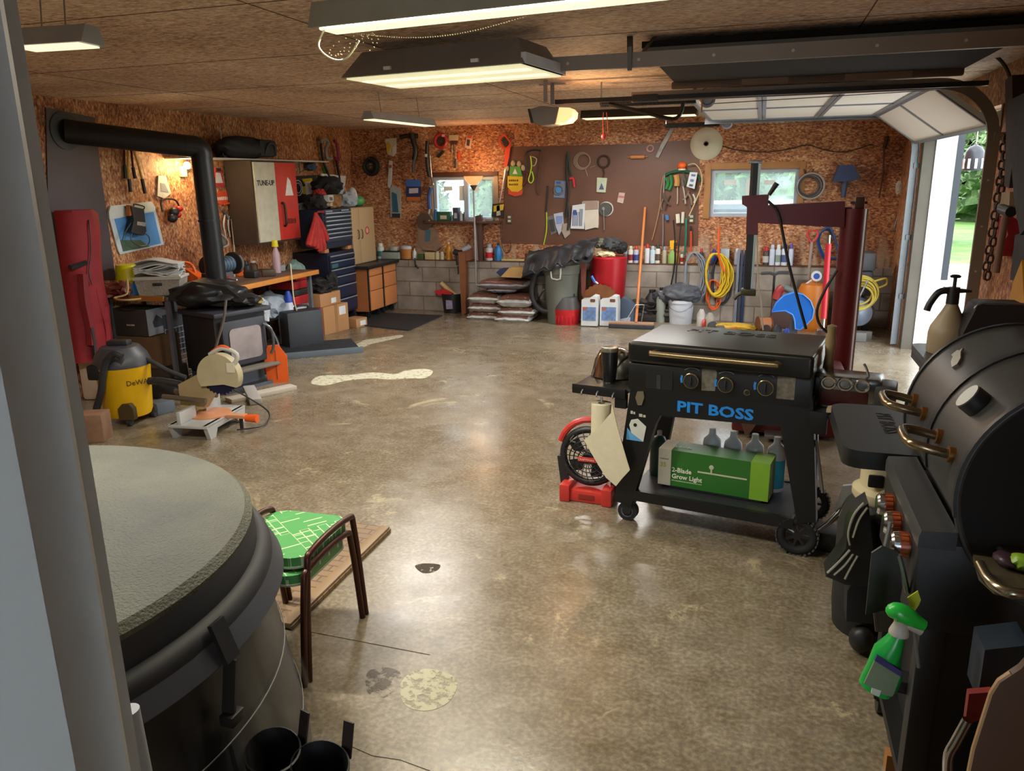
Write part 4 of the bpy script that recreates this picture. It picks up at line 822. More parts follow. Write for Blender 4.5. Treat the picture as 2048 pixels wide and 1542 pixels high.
t = T('black_case', 'black hard case standing on the floor right of the stove', 'case', (-4.72, 7.1, 0), math.radians(60)); b = t.p('case', M('2f3338', .5)); b.box(-.05, .36, -.1, .1, 0, .43, .025); g = t.p('handle', BLK); g.tube([(.1, 0, .43), (.1, 0, .47), (.24, 0, .47), (.24, 0, .43)], .012, 8, 3); t.end()
t = T('air_hose_hook', 'grey steel hose curving down from the bench to the floor', 'hose', (-4.45, 6.6, 0), PI/2); t.tb('hose', M('6f7d8a', .4, .4), [(528, 645), (545, 665), (556, 690), (557, 712), (545, 720)], .016, 0); t.end()
t = T('red_gas_can', 'flat red metal can standing left of the large carton', 'can', (-4.85, 7.72, 0), math.radians(-10)); b = t.p('can', M('a93a3e', .5)); b.box(-.08, .12, -.08, .1, 0, .36, .015); t.end()
t = T('power_lead', 'white power cord hanging from the bench to the floor', 'cord', (-4.66, 7.5, 0), PI/2); t.tb('cord', M('d3cba8', .6), [(581, 528), (584, 560), (588, 600), (597, 640), (590, 668), (580, 675)], .007, 0); t.end()
for i, (x, y, z, c, lb) in enumerate(((-4.95, 6.5, .335, 'b9c2cc', 'pale clutter bag on the lower bench shelf nearest the stove'), (-4.95, 6.85, .335, 'c5d0d8', 'clear plastic bag of parts on the lower bench shelf'), (-5.0, 7.2, .335, '9aa6b4', 'grey parts box on the lower bench shelf by the red cases'))):
    t = T('storage_bag', lb, 'bag', (x, y, z)); b = t.p('bag', M(c, .5, 0, .4, 12)); b.blob((0, 0, .13), (.17, .17, .15), .2, 3, i, 3, 0); t.end()
# anti-fatigue mat
P = [floor_at(*a) for a in ((690, 648), (750, 626), (885, 632), (818, 662))]
t = T('floor_mat', 'black rubber mat on the floor in front of the orange cabinets', 'mat', (0, 0, 0)); b = t.p('mat', M('242527', .75, 0, .25, 60, .5)); b.prism([(p.x, p.y) for p in P], .001, .012, 'xy'); t.end()
# red hanging golf bag at the far left
t = WL('red_garment_bag', 'tall red fabric sports bag hanging at the far left beside the door jamb', 'bag', 165, 560, off=.06)
b = t.p('bag_body', REDD); 
rows_ = [(420, 110, 172), (428, 108, 184), (470, 112, 189), (520, 118, 190), (570, 124, 196), (620, 130, 208), (680, 136, 214), (718, 140, 206)]
R = []
for py, a, c in rows_:
    pa, pc = t.q(a, py, -.1), t.q(c, py, -.1); cx_ = (pa.x+pc.x)/2; hw = (pc.x-pa.x)/2
    R.append([b.bm.verts.new((cx_+hw*math.cos(k/16*2*PI), -.13+.12*math.sin(k/16*2*PI)*(1+.1*math.sin(k*2.7+py)), pa.z*.5+pc.z*.5)) for k in range(16)])
b.skin(R)
t.tb('strap', M('7c1420', .7), [(166, 548), (170, 600), (180, 650), (184, 690)], .04, -.24); t.tb('strap', M('8c1520', .7), [(192, 575), (202, 620), (212, 660), (212, 700)], .035, -.22)
t.tb('zip', BLK, [(178, 440), (182, 500), (178, 545), (184, 570)], .005, -.26); t.tb('buckle', M('1c1a1c', .5), [(140, 535), (158, 530), (172, 525)], .022, -.25); t.tb('shoe_pouch', M('24181c', .5), [(182, 655), (188, 690), (190, 718)], .02, -.26); t.end()
t = T('pale_box', 'pale upright carton beside the red bag at the door jamb', 'carton', floor_at(160, 790)+Vector((.25, 0, 0)), .3); b = t.p('carton', M('cbb9a2', .7)); b.box(-.12, .05, -.1, .1, .0, .62, .03); t.end()
t = T('wood_offcut', 'short wooden post offcut standing at the foot of the door jamb', 'wood block', floor_at(196, 880), .4); b = t.p('block', M('8d6a52', .8, 0, .3, 10)); b.box(-.1, .07, -.06, .1, 0, .2, .006); t.end()
# shop vacuum
t = T('shop_vacuum', 'yellow and black shop vacuum on casters with a hose over it', 'vacuum', floor_at(261, 840), math.radians(15)); YV = M('e2b010', .4)
b = t.p('tank', YV); b.lathe([(.175, .06), (.19, .1), (.215, .45), (.22, .46), (.22, .47)], n=32)
b = t.p('motor_head', M('3c3f45', .45)); b.lathe([(.225, .47), (.225, .5), (.2, .56), (.15, .62), (.1, .63), (0, .63)], n=32); b.m(M('24262a', .5)).box(-.09, .09, -.05, .05, .62, .67, .02); b.m(YV).box(.03, .1, -.19, -.16, .55, .58, .008)
b = t.p('side_pocket', M('17181a', .5)); b.box(-.2, -.08, -.2, -.12, .38, .5, .02)
b = t.p('drain_recess', M('4a3a18', .6)); b.prism([(.02, .06), (.02, .15), (.06, .19), (.12, .19), (.15, .15), (.15, .06)], -.205, -.15)
t.text('lettering', M('1d1b12', .5), 'DeWALT', .058, (.11, -.182, .33), Matrix.Rotation(math.radians(40), 4, 'Z') @ Matrix.Rotation(PI/2, 4, 'X'))
for a in (.5, 2.1, 3.7, 5.2):
    c = t.p('caster', M('2b2b2d', .5)); x, y = .19*math.cos(a), .19*math.sin(a); c.cyl((x, y, .0), (x, y, .0), .001, n=4); c.cyl((x-.015, y, .035), (x+.015, y, .035), .035, n=14); c.box(x-.025, x+.025, y-.02, y+.02, .05, .09, .005)
HS = M('26282c', .5)
b = t.p('hose', HS); pts = [t.q(*a, -.27) for a in ((243, 706), (225, 700), (208, 715), (200, 745), (196, 780), (186, 815), (182, 838))]; b.tube(pts, .028, 10, 6)
b = t.p('hose', HS); pts = [t.q(*a, .0) for a in ((262, 702), (300, 712), (345, 735), (385, 750))]; b.tube(pts, .02, 10, 5)
b = t.p('hose', HS); b.tube([t.q(*a, .0) for a in ((292, 757), (330, 757), (375, 765))], .03, 10, 5)
t.end().scale = (.9, .9, .94)
# miter saw
SV, SVD = M('c5c7c6', .4, .3), M('a9a28c', .5, .2, .2, 12)
t = T('miter_saw', 'sliding miter saw with a tan blade guard on the floor before the stove', 'miter saw', floor_at(452, 862), math.radians(97))
b = t.p('base', SV); b.prism([(-.2, 0), (-.24, .11), (.3, .11), (.27, 0), (.2, 0), (.17, .06), (-.1, .06), (-.13, 0)], 0, .03); b.box(-.24, .3, .0, .3, .085, .11, .01); b.prism([(-.2, 0), (-.24, .11), (.3, .11), (.27, 0), (.2, 0), (.17, .06), (-.1, .06), (-.13, 0)], .27, .3)
b = t.p('turntable', M('c98a62', .5)); b.cyl((.05, .14, .11), (.05, .14, .118), .15, n=32); b.box(.02, .08, -.14, .14, .09, .117, .006)
b = t.p('miter_knob', ORG); b.cyl((.05, -.14, .09), (.05, -.23, .09), .025, .032, 16)
b = t.p('fence', SV); b.box(-.23, -.03, .2, .23, .11, .2, .005); b = t.p('fence', SV); b.box(.1, .3, .2, .23, .11, .2, .005)
b = t.p('slide_rail', M('7c6f5c', .35, .6)); b.cyl((-.05, .1, .24), (-.05, .44, .26), .018).cyl((.1, .1, .24), (.1, .44, .26), .018)
b = t.p('pivot_arm', M('a8946c', .5)); b.prism([(.16, .16), (.34, .14), (.34, .34), (.1, .46), (-.02, .42)], .0, .08, 'yz')
gc = (.04, -.0, .42)
g = t.p('blade_guard', M('b7ab8a', .5, 0, .15, 10)); n = 26
g.prism([(gc[1]+.16*math.cos(a), gc[2]+.16*math.sin(a)) for a in [math.radians(-30+240*i/n) for i in range(n+1)]]+[(gc[1]-.04, gc[2]-.06)], -.03, .04, 'yz'); g.m(M('d9d3bd', .5)).box(-.034, -.03, gc[1]-.14, gc[1]-.08, gc[2]+.03, gc[2]+.1)
d = t.p('blade', M('22294a', .35, .5)); d.prism([(gc[1]+(.145 if i % 2 else .133)*math.cos(i/60*2*PI), gc[2]+(.145 if i % 2 else .133)*math.sin(i/60*2*PI)) for i in range(60)], -.008, .0, 'yz')
b = t.p('motor', M('8c8570', .5)); b.cyl((.04, .0, .42), (.19, .04, .42), .06, .055, 20)
b = t.p('handle', M('c4c2b8', .4)); b.tube([(0, .06, .57), (0, -.04, .62), (0, -.15, .58), (.0, -.12, .5), (0, -.07, .49)], .016, 8, 4); b.m(ORG).tube([(0, .04, .59), (0, -.04, .634), (0, -.1, .614)], .012, 8, 4)
b = t.p('cord', BLK); b.tube([(.28, .1, .25), (.36, -.02, .14), (.32, -.18, .05), (.1, -.24, .02), (-.02, -.1, .02)], .006, 6, 6)
b = t.p('foot', BLK); b.cyl((.05, -.1, 0), (.05, -.1, .09), .014)
t.end()
for i, (a, c, s, lb) in enumerate((((330, 790), '24262a', (.3, .25, .12), 'black tool case on the floor between the vacuum and the saw'), ((325, 825), '59616b', (.16, .12, .1), 'small grey dolly on the floor beside the vacuum'), ((505, 795), 'a9a5a0', (.5, .1, .05), 'grey aluminium extrusion on the floor behind the saw'), ((320, 770), '3a2f26', (.4, .3, .18), 'dark scrap bin on the floor behind the vacuum'))):
    bx('floor_case', lb, 'case', floor_at(*a), s, .3+i, M(c, .6), None, None, .012)

# ================================================================== BACK WALL
def bpk(nm, label, cat, pts, mat, extra=None, d=.018, grp=None, off=0):
    c = (sum(p[0] for p in pts)/len(pts), sum(p[1] for p in pts)/len(pts)); t = WB(nm, label, cat, c[0], c[1], grp, off)
    t.pl('backing_card' if extra else nm, M(mat, .5, 0, .15, 30), pts, -d, -.002)
    for e in extra or []: t.pl(e[2] if len(e) > 2 else 'print', M(e[0], .5), e[1], -d-.006, -d)
    return t.end()
def rect(x0, y0, x1, y1): return [(x0, y0), (x1, y0), (x1, y1), (x0, y1)]
t = WB('hose_coil', 'coiled black rubber strap hanging left of the yellow tool card', 'hose', 745, 333)
b = t.p('coil', RUB)
for r, k in ((.115, -.03), (.09, -.05), (.1, -.07), (.06, -.05)): b.torus((.0, k, -.0), r, .016, 'y', 28, 7)
b = t.p('nail', STEEL); b.cyl((0, 0, .1), (0, -.09, .11), .005, n=8); t.end()
bpk('cable_saw', 'yellow and white packaged tool hanging at the top left of the back wall', 'packet', [(770, 278), (792, 276), (792, 306), (786, 313), (774, 308)], 'c7c3b4', [('c9a61e', [(772, 290), (778, 284), (783, 292), (777, 308), (774, 304)]), ('d8d6cf', [(784, 296), (791, 290), (791, 306), (786, 311)])])
bpk('caulk_tube', 'red and white tube hanging below the yellow packaged tool', 'tube', [(778, 321), (784, 322), (783, 360), (780, 376), (775, 374)], 'c4c4c6', [('b0423e', [(778, 330), (784, 330), (783, 336), (778, 336)])])
bpk('hacksaw_pack', 'pale blue packaged saw blades hanging low on the back wall', 'packet', [(780, 377), (785, 370), (801, 379), (801, 436), (781, 434)], '9fa4a0', [('2f5f78', [(784, 384), (793, 388), (797, 425), (785, 424)]), ('2b2f34', [(784, 427), (800, 427), (800, 436), (784, 435)])])
t = WB('leaf_blower_tube', 'long black nozzle tool hanging between the yellow and blue packages', 'tool', 827, 300); t.tb('tube', BLK, [(823, 266), (826, 280), (831, 300), (828, 320)], .035, -.06, n=10); t.tb('tip', M('3b3b3d', .4), [(828, 318), (827, 335), (826, 345)], .02, -.06, n=8); t.tb('bracket', M('3a2018', .6), [(800, 275), (812, 272), (836, 272)], .03, -.01); t.end()
bpk('blade_pack', 'blue and orange blade package pinned under the black nozzle', 'packet', rect(812, 359, 841, 402), '253463', [('c06c2a', rect(813, 394, 841, 402)), ('3f6ab0', rect(812, 359, 841, 373)), ('c4bcc6', [(818, 377), (836, 376), (836, 386), (818, 387)])])
t = WB('caulk_gun', 'black caulking gun hanging upright beside the left window', 'caulking gun', 856, 330)
t.tb('barrel', BLK, [(855, 282), (854, 300), (855, 330), (859, 352)], .028, -.06, n=10); t.tb('band', M('c9c9c4', .5), [(853, 308), (853, 314)], .033, -.06, n=10); t.tb('rod', M('8d8d8d', .35, .7), [(860, 310), (863, 350), (867, 370)], .008, -.05); t.tb('trigger', M('6a5a50', .5), [(853, 330), (858, 345), (865, 362), (862, 372)], .014, -.06); t.end()
t = WB('blue_umbrella', 'furled blue umbrella hanging left of the window', 'umbrella', 860, 400); t.tb('canopy', M('33558f', .6), [(862, 375), (858, 395), (860, 418)], .028, -.05, n=8); t.tb('handle', M('c9b8a0', .5), [(862, 356), (860, 376)], .008, -.05); t.tb('tip', M('bdb5a8', .5), [(859, 418), (857, 430)], .015, -.05); t.end()
t = WB('tape_ring', 'red cable reel with a dark centre at the top of the back wall', 'reel', 883, 282); b = t.p('rim', M('a32932', .4)); b.torus((0, -.03, 0), .082, .022, 'y', 32, 8); g = t.p('hub', M('3a1e1c', .6)); g.cyl((0, -.005, 0), (0, -.03, 0), .07, n=28); g = t.p('label', M('c9a79a', .6)); g.box(.03, .07, -.055, -.045, .05, .08); t.end()
bpk('door_wedge', 'small dark rubber wedge under the red reel', 'wedge', [(872, 313), (884, 300), (888, 303), (877, 316)], '1d1a19', None, .03)
t = WB('barbecue_scraper', 'pale wooden grill scraper with a dark handle hanging above the left window', 'scraper', 908, 300); t.pl('head', M('bcae90', .6), rect(898, 270, 915, 281), -.04, -.005); t.pl('blade', M('4a2c22', .5), rect(901, 281, 914, 289), -.03, -.01); t.tb('handle', M('8a6a50', .5), [(908, 288), (911, 300), (910, 318)], .008, -.03); t.tb('grip', BLK, [(911, 318), (911, 336)], .012, -.03); t.tb('hanging_hook', STEEL, [(904, 290), (904, 308)], .005, -.02); t.end()
bpk('orange_level', 'tiny orange level hanging beside the grill scraper', 'level', rect(916, 303, 920, 320), 'd9481c', None, .02)
bpk('lighter_pack', 'red and white tool card at the top of the wall above the lamp', 'packet', [(934, 268), (945, 270), (941, 298), (929, 295)], 'c9a99c', [('b8452e', [(935, 270), (944, 271), (943, 277), (934, 276)]), ('3a3436', [(934, 279), (940, 280), (938, 292), (933, 291)])])
t = WB('red_string', 'thin red string hanging down to the floor lamp shade', 'string', 939, 320); t.tb('string', M('a8483a', .6), [(938, 298), (940, 325), (941, 350)], .003, -.02); t.end()
t = WB('hand_saw', 'orange bow saw frame hanging between the left window and the hardboard', 'saw', 1010, 305)
t.tb('handle', M('d24a32', .45), [(1008, 268), (999, 281), (1009, 297), (1021, 287), (1008, 268)], .012, -.03); t.pl('frame', M('d9482c', .45), [(1010, 297), (1022, 286), (1018, 315), (1013, 336), (1008, 335)], -.035, -.02); t.pl('guard', M('2a2220', .6), [(1003, 281), (1008, 273), (1019, 284), (1011, 293)], -.03, -.02); t.tb('rod', M('b9b4ae', .35, .5), [(1011, 338), (1007, 362), (999, 405)], .009, -.04); t.end()
bpk('spray_gun_box', 'yellow and black boxed spray gun hanging right of the left window', 'packet', [(985, 408), (1008, 406), (1007, 436), (983, 434)], '282322', [('d8b71c', [(987, 412), (1008, 408), (1006, 420), (987, 424)]), ('b8aea4', [(993, 412), (999, 410), (1001, 430), (993, 432)])], .03)
t = WB('garden_gloves', 'green topped yellow garden glove pack with red trim on the hardboard', 'gloves', 1030, 358)
t.pl('glove', M('c8452f', .6), [(1016, 378), (1046, 380), (1043, 390), (1030, 393), (1017, 388)], -.03, -.008); t.pl('glove_card', M('d1ac0e', .5), [(1015, 352), (1045, 353), (1044, 378), (1036, 384), (1023, 383), (1015, 374)], -.034, -.008)
t.pl('glove_top', M('58963a', .5), [(1020, 333), (1040, 333), (1044, 352), (1019, 352)], -.038, -.008); t.pl('logo', M('e3d5c8', .5), [(1030, 337), (1035, 348), (1025, 348)], -.041, -.038)
for a, c in ((1014, 337), (1026, 327), (1038, 328), (1046, 336)): b = t.p('finger', M('b9a07a', .7)); b.blob(t.q(a, c, -.02), (.03, .02, .04), .05, sub=2)
for k in range(2): p = t.q(1018, 363+k*8, -.036); t.marks('lettering', M('5c4208', .6), (p.x, -.0352, p.z), .13, .025, 5+k)
t.end()
t = WB('dog_leash', 'black leash and lime rope looped over a nail on the hardboard', 'leash', 1066, 320); t.tb('strap', BLK, [(1053, 340), (1052, 310), (1058, 302), (1070, 300), (1082, 302)], .008, -.02); t.tb('rope', M('b9e03c', .5), [(1061, 312), (1063, 330), (1061, 345), (1057, 360), (1062, 366), (1067, 358), (1064, 343)], .008, -.04); t.tb('carabiner', M('b9b08c', .4), [(1064, 313), (1073, 318), (1070, 330), (1065, 332)], .007, -.035); t.tb('handle', M('5c1f24', .5), [(1046, 345), (1054, 347), (1052, 362), (1046, 372)], .014, -.03); t.end()
t = WB('leather_strap', 'long brown strap hanging beside the lime rope', 'strap', 1078, 345); t.tb('strap', M('56352e', .6), [(1082, 303), (1080, 330), (1074, 375), (1078, 390)], .009, -.025); t.end()
def outlet(px, py, lb):
    t = WB('wall_outlet', lb, 'outlet', px, py, off=.006); b = t.p('cover_plate', M('4b4438', .5)); b.box(-.04, .04, -.012, 0, -.06, .06, .004); b = t.p('socket', M('c9c2a8', .5)); b.box(-.02, .02, -.016, -.012, -.04, -.01, .003); b = t.p('socket', M('c9c2a8', .5)); b.box(-.02, .02, -.016, -.012, .01, .04, .003); t.end()
outlet(1019, 438, 'dark electrical outlet on the hardboard below the garden gloves'); outlet(1383, 437, 'electrical outlet at the right end of the hardboard with cords in it')
t = WB('tree_pruner', 'long black tree pruner with a red grip hanging mid hardboard', 'pruner', 1136, 370); t.tb('blade', M('3e4a44', .4, .5), [(1136, 303), (1138, 330), (1142, 352)], .016, -.03); t.tb('pole', BLK, [(1134, 310), (1133, 350), (1136, 380), (1134, 410), (1132, 432)], .016, -.045); t.tb('grip', M('d92a30', .45), [(1140, 358), (1146, 357), (1149, 374)], .013, -.05); t.tb('lower_handle', M('3a3233', .5), [(1136, 405), (1138, 430), (1136, 460)], .016, -.035); t.end()
bpk('price_card', 'pale card behind the head of the black tree pruner', 'card', [(1130, 302), (1146, 306), (1143, 326), (1124, 329)], '9c9287', None, .004)
t = WB('wire_coil', 'coil of pale steel wire on the hardboard', 'wire', 1165, 322)
b = t.p('wire_coil', M('a8937c', .4, .4))
for r, x in ((.105, 0), (.095, .01), (.085, .02)): b.torus((x, -.02-x, 0), r, .0055, 'y', 32, 6)
b.tube([t.q(*a, -.02) for a in ((1170, 336), (1173, 345), (1175, 352))], .006, 6); b.tube([t.q(*a, -.02) for a in ((1180, 335), (1190, 332))], .005, 6); t.end()
t = WB('grapevine_wreath', 'small dark twig wreath hanging above the white garden box', 'wreath', 1208, 323); b = t.p('wreath', M('3f2a20', .8))
for k in range(5): b.torus((0, -.015-k*.004, 0), .07+.006*math.sin(k*2), .007, 'y', 24, 5, 1+.1*math.cos(k))
b.tube([t.q(*a, -.02) for a in ((1206, 338), (1208, 346), (1206, 356))], .012, 6); t.end()
bpk('seed_box', 'small white and green boxed item hung under the twig wreath', 'packet', [(1194, 355), (1214, 356), (1211, 385), (1193, 384)], 'b9c4a8', [('4a4f7a', [(1203, 366), (1208, 379), (1198, 379)])], .03)
bpk('blue_blister_pack', 'blue blister pack with a round tool on the hardboard', 'packet', [(1110, 361), (1132, 362), (1129, 396), (1107, 395)], '6c7f9e', [('2f5a96', [(1112, 363), (1122, 363), (1121, 368), (1112, 367)])])
t = WB('blue_disc', None, None, 1118, 380); t.label, t.cat, t.name = 'blue sanding disc inside the blister pack on the hardboard', 'disc', 'sanding_disc'; b = t.p('sanding_disc', M('3f80b4', .4)); b.cyl((0, -.025, 0), (0, -.04, 0), .04, n=20); b.m(M('7a6c60', .4)).torus((0, -.03, 0), .058, .008, 'y', 24, 6); t.end()
bpk('small_white_tag', 'small white and pink packet alone on the right of the hardboard', 'packet', [(1238, 385), (1250, 386), (1246, 407), (1234, 404)], 'c4a9a0', [('b86a6c', [(1238, 391), (1248, 392), (1247, 396), (1237, 395)])])
bpk('grey_blister', 'grey tool blister card hanging low on the hardboard', 'packet', [(1094, 434), (1107, 430), (1114, 464), (1102, 471)], '6e6966', [('3a3838', [(1097, 440), (1106, 438), (1110, 462), (1102, 464)])])
bpk('white_blister', 'white and blue tool pack hanging beside the grey blister card', 'packet', [(1107, 428), (1126, 424), (1127, 455), (1118, 470), (1112, 455)], 'b4b8c8', [('7d93c4', [(1112, 432), (1125, 432), (1125, 446), (1113, 448)])], .03)
bpk('metal_hook_set', 'bundle of silver hooks and keys hung low on the hardboard', 'hooks', [(1124, 448), (1138, 446), (1140, 468), (1130, 477), (1122, 460)], 'a79788', None, .03)
t = WB('striped_pack', 'white striped paint pad package hanging on the hardboard', 'packet', 1158, 434)
t.pl('backing_card', M('d3d5d8', .5), [(1145, 411), (1170, 407), (1168, 458), (1141, 457)], -.045, -.002)
for k in range(4): t.pl('stripe', M('4a5880', .5), rect(1145+k*4, 424, 1147+k*4, 452), -.047, -.045)
t.pl('print', M('3a4f96', .5), rect(1146, 420, 1153, 430), -.049, -.046); t.pl('print', M('8a8f9a', .5), [(1159, 418), (1166, 418), (1164, 452), (1157, 452)], -.049, -.045); t.end()
t = WB('plastic_bag', 'milky plastic bag of white pads hanging beside the striped package', 'bag', 1184, 432); b = t.p('bag', M('cfc6b6', .35)); b.prism(t.xz([(1164, 404), (1197, 402), (1197, 448), (1196, 456), (1190, 455), (1170, 460), (1168, 430)], -.04), -.035, -.003); b = t.p('bag_top', M('9d8578', .4)); b.prism(t.xz([(1165, 402), (1196, 401), (1196, 418), (1168, 420)], -.04), -.042, -.034); t.end()
t = WB('polishing_wheel', 'dark round grinding wheel with a white rim and steel rod', 'grinding wheel', 1211, 418); b = t.p('wheel', M('4c4a48', .6)); b.cyl((0, -.01, 0), (0, -.04, 0), .08, n=28); b = t.p('rim', M('c4bcb4', .5)); b.torus((.012, -.015, 0), .084, .01, 'y', 28, 6)
p = t.q(1207, 417, -.05); q_ = t.q(1208, 460, -.05); b = t.p('rod', STEEL); b.cyl(p, q_, .009, n=8).cyl((p.x, -.06, p.z), (p.x, -.035, p.z), .02, n=12); t.end()
t = WB('rolling_pin', 'small light wooden rolling pin on two nails on the hardboard', 'rolling pin', 1276, 314); b = t.p('roller', M('c07c44', .5)); b.cyl((-.085, -.03, 0), (.085, -.03, 0), .024, n=16); b = t.p('handle', M('c07c44', .5)); b.cyl((-.125, -.03, 0), (-.085, -.03, 0), .007, n=8); b = t.p('handle', M('c07c44', .5)); b.cyl((.085, -.03, 0), (.125, -.03, 0), .007, n=8); t.end()
t = WB('tape_roll', 'small pink tape roll hanging left of the mower blade', 'tape', 1301, 297); b = t.p('tape_roll', M('b98a82', .5)); b.torus((0, -.02, 0), .038, .012, 'y', 24, 8); t.end()
t = WB('mower_blade', 'worn steel lawn mower blade hanging diagonally near the ceiling', 'blade', 1332, 282); t.pl('blade', M('75706a', .4, .5, .35, 20), [(1311, 314), (1317, 316), (1325, 300), (1351, 252), (1345, 249), (1322, 288)], -.03, -.018); t.end()
p = on_back(1413, 288)
t = T('enamel_lamp_shade', 'large round white enamel lamp shade with a rusty centre hung on the back wall', 'lamp shade', p, 0); b = t.p('shade', M('c9c2ac', .35, 0, .08, 4)); b.lathe([(.185, 0), (.19, .01), (.18, .02), (.12, .05), (.035, .065), (.03, .07)], ax='y', n=44); b = t.p('centre_hole', M('5a4030', .6)); b.lathe([(.03, .066), (.03, .08), (.02, .08), (.018, .07), (0, .07)], ax='y'); t.end()
# rack of hanging tools left of the right window
t = WB('orange_pot', 'round orange cup on top of the tool cluster left of the right window', 'cup', 1364, 333); b = t.p('cup', ORG); b.blob(t.q(1364, 331, -.06), (.055, .05, .045), .02); b.m(M('d8c9b8', .5)).cyl(t.q(1364, 339, -.06)+Vector((0, 0, -.01)), t.q(1364, 339, -.06)+Vector((0, 0, .01)), .045, n=16); t.end()
bpk('open_sign', 'white card with blue marks in the tool cluster beside the right window', 'card', [(1380, 344), (1395, 345), (1389, 378), (1373, 373)], 'cdd0ce', [('5470a8', [(1383, 348), (1391, 349), (1390, 353), (1382, 352)]), ('5470a8', [(1381, 358), (1388, 359), (1386, 364), (1380, 363)]), ('3c4f66', [(1379, 368), (1386, 369), (1385, 373), (1378, 372)])], .008, off=.1)
def hang(nm, lb, cat, parts, y=-.04):
    P0 = parts[0][3][0]; t = WB(nm, lb, cat, P0[0], P0[1])
    for pn, c, r, P in parts: t.tb(pn, M(c, .45), P, r, y)
    t.end()
hang('green_clamp', 'green handled clamps hanging at the left of the tool cluster', 'clamp', [('handle', '1f7a3c', .02, [(1331, 356), (1336, 366), (1332, 378)]), ('handle', '1f7a3c', .018, [(1341, 350), (1343, 368), (1338, 380)]), ('jaw', '8a8f8c', .008, [(1330, 346), (1328, 366), (1327, 392)])])
hang('orange_brush', 'orange and cream striped brush hanging in the tool cluster', 'brush', [('head', 'c08a4a', .035, [(1352, 350), (1354, 362), (1353, 372)]), ('handle', 'b7a089', .008, [(1355, 374), (1355, 402), (1354, 408)])])
hang('green_bungee', 'green bungee cords looped at the top of the tool cluster', 'cord', [('cord', '1c5a40', .016, [(1330, 350), (1345, 344), (1360, 342), (1380, 344), (1396, 352), (1400, 362)]), ('tail', '1c5a40', .008, [(1366, 344), (1372, 358), (1370, 372)])], -.05)
hang('pliers', 'steel pliers hanging in the tool cluster under the white card', 'pliers', [('handle', 'b0a89c', .01, [(1366, 372), (1369, 390), (1371, 408)]), ('handle', '7a5c48', .012, [(1378, 382), (1372, 395), (1366, 400)]), ('jaw', '6a6a68', .014, [(1364, 360), (1367, 372)])])
hang('wire_snips', 'brown wire snips and chain hanging low in the tool cluster', 'snips', [('blade', '5c5048', .012, [(1326, 385), (1332, 402), (1340, 410)]), ('handle', '4a3a30', .012, [(1340, 390), (1334, 402), (1330, 418)]), ('chain', '7a6a58', .008, [(1326, 398), (1322, 410), (1323, 420)])])
hang('garden_shears', 'brown and white garden shears hanging beside the right window', 'shears', [('handle', 'c9c9c4', .011, [(1386, 388), (1390, 398), (1388, 406)]), ('handle', '8a7a60', .012, [(1376, 386), (1382, 398), (1384, 410)]), ('blade', '6a6058', .01, [(1380, 408), (1382, 420)])])
hang('blue_tag', 'blue hook tag hanging below the tool cluster', 'tag', [('tag', '3c78b4', .022, [(1333, 430), (1335, 440)])])
hang('white_timer', 'white electric timer plugs hanging under the tool cluster', 'plug', [('body', 'ddd8c6', .026, [(1355, 428), (1356, 446)]), ('body', 'd4cfc0', .02, [(1366, 424), (1365, 446)])])
hang('yellow_cable', 'thin yellow cable arching over the tool cluster', 'cable', [('cable', 'c9b483', .007, [(1376, 330), (1390, 328), (1402, 345), (1403, 370), (1392, 400), (1378, 432)])], -.08)
hang('thin_wire', 'thin tan wire trailing from the tool cluster down to the ledge', 'wire', [('wire', 'b08a60', .005, [(1327, 352), (1322, 380), (1320, 410), (1312, 450), (1304, 480)])])
hang('power_lead', 'black power cord hanging from the outlet to the floor', 'cord', [('cord', '1b1b1d', .01, [(1347, 440), (1350, 480), (1349, 530), (1342, 570), (1338, 600)])], -.16)
hang('power_lead', 'green power cord hanging from the outlet beside the black one', 'cord', [('cord', '2c7a68', .012, [(1372, 436), (1372, 470), (1369, 510)])], -.06)
hang('power_lead', 'grey power cord hanging left of the black cords', 'cord', [('cord', '7a7e88', .008, [(1326, 428), (1326, 470), (1325, 500)])], -.04)
hang('power_lead', 'second black power cord running down behind the spray bottle', 'cord', [('cord', '26221f', .009, [(1362, 448), (1358, 490), (1353, 540), (1350, 600)])], -.18)
# right hand wall
t = WB('grey_cable_coil', 'thick coil of grey and black cable hanging right of the right window', 'cable', 1618, 372)
for k, (r, c, dx) in enumerate(((.135, '4b4b50', 0), (.12, '6c6c70', .01), (.145, '9c948c', .02), (.11, '3e3c3e', -.01))): b = t.p('cable_loop', M(c, .5)); b.torus((dx, -.03-k*.012, 0), r, .012, 'y', 32, 7)
t.tb('hook', M('4a3426', .5, .3), [(1608, 338), (1612, 350), (1622, 350), (1627, 338)], .007, -.03); t.end()
t = WB('bell_hat', 'dark blue lamp shade hanging upside down near the right corner', 'lamp shade', 1690, 345); 
b = t.p('shade', M('2c3c66', .6, 0, .25, 8)); b.prism(t.xz([(1678, 330), (1706, 330), (1720, 356), (1704, 362), (1664, 364)], -.1), -.16, -.02); b = t.p('handle', M('3a4a66', .5)); b.cyl(t.q(1690, 362, -.08), t.q(1686, 395, -.08), .04, .025, 12); t.name = 'hanging_lamp_shade'; t.end()
t = WB('long_iron_bar', 'long rusty iron bar hanging near the right end of the back wall', 'iron bar', 1771, 330); t.tb('head', M('3a2418', .6), [(1775, 272), (1772, 284), (1768, 296)], .02, -.03); t.tb('bar', M('4c2a1a', .6), [(1768, 296), (1766, 345), (1758, 396)], .009, -.03); t.end()
t = WB('loose_wire', 'thin brown wire strung along the top of the back wall at right', 'wire', 1600, 300); t.tb('loose_wire', M('3c2415', .6), [(1445, 292), (1480, 301), (1530, 304), (1580, 298), (1615, 290), (1650, 300), (1690, 304), (1745, 288)], .006, -.01); t.end()
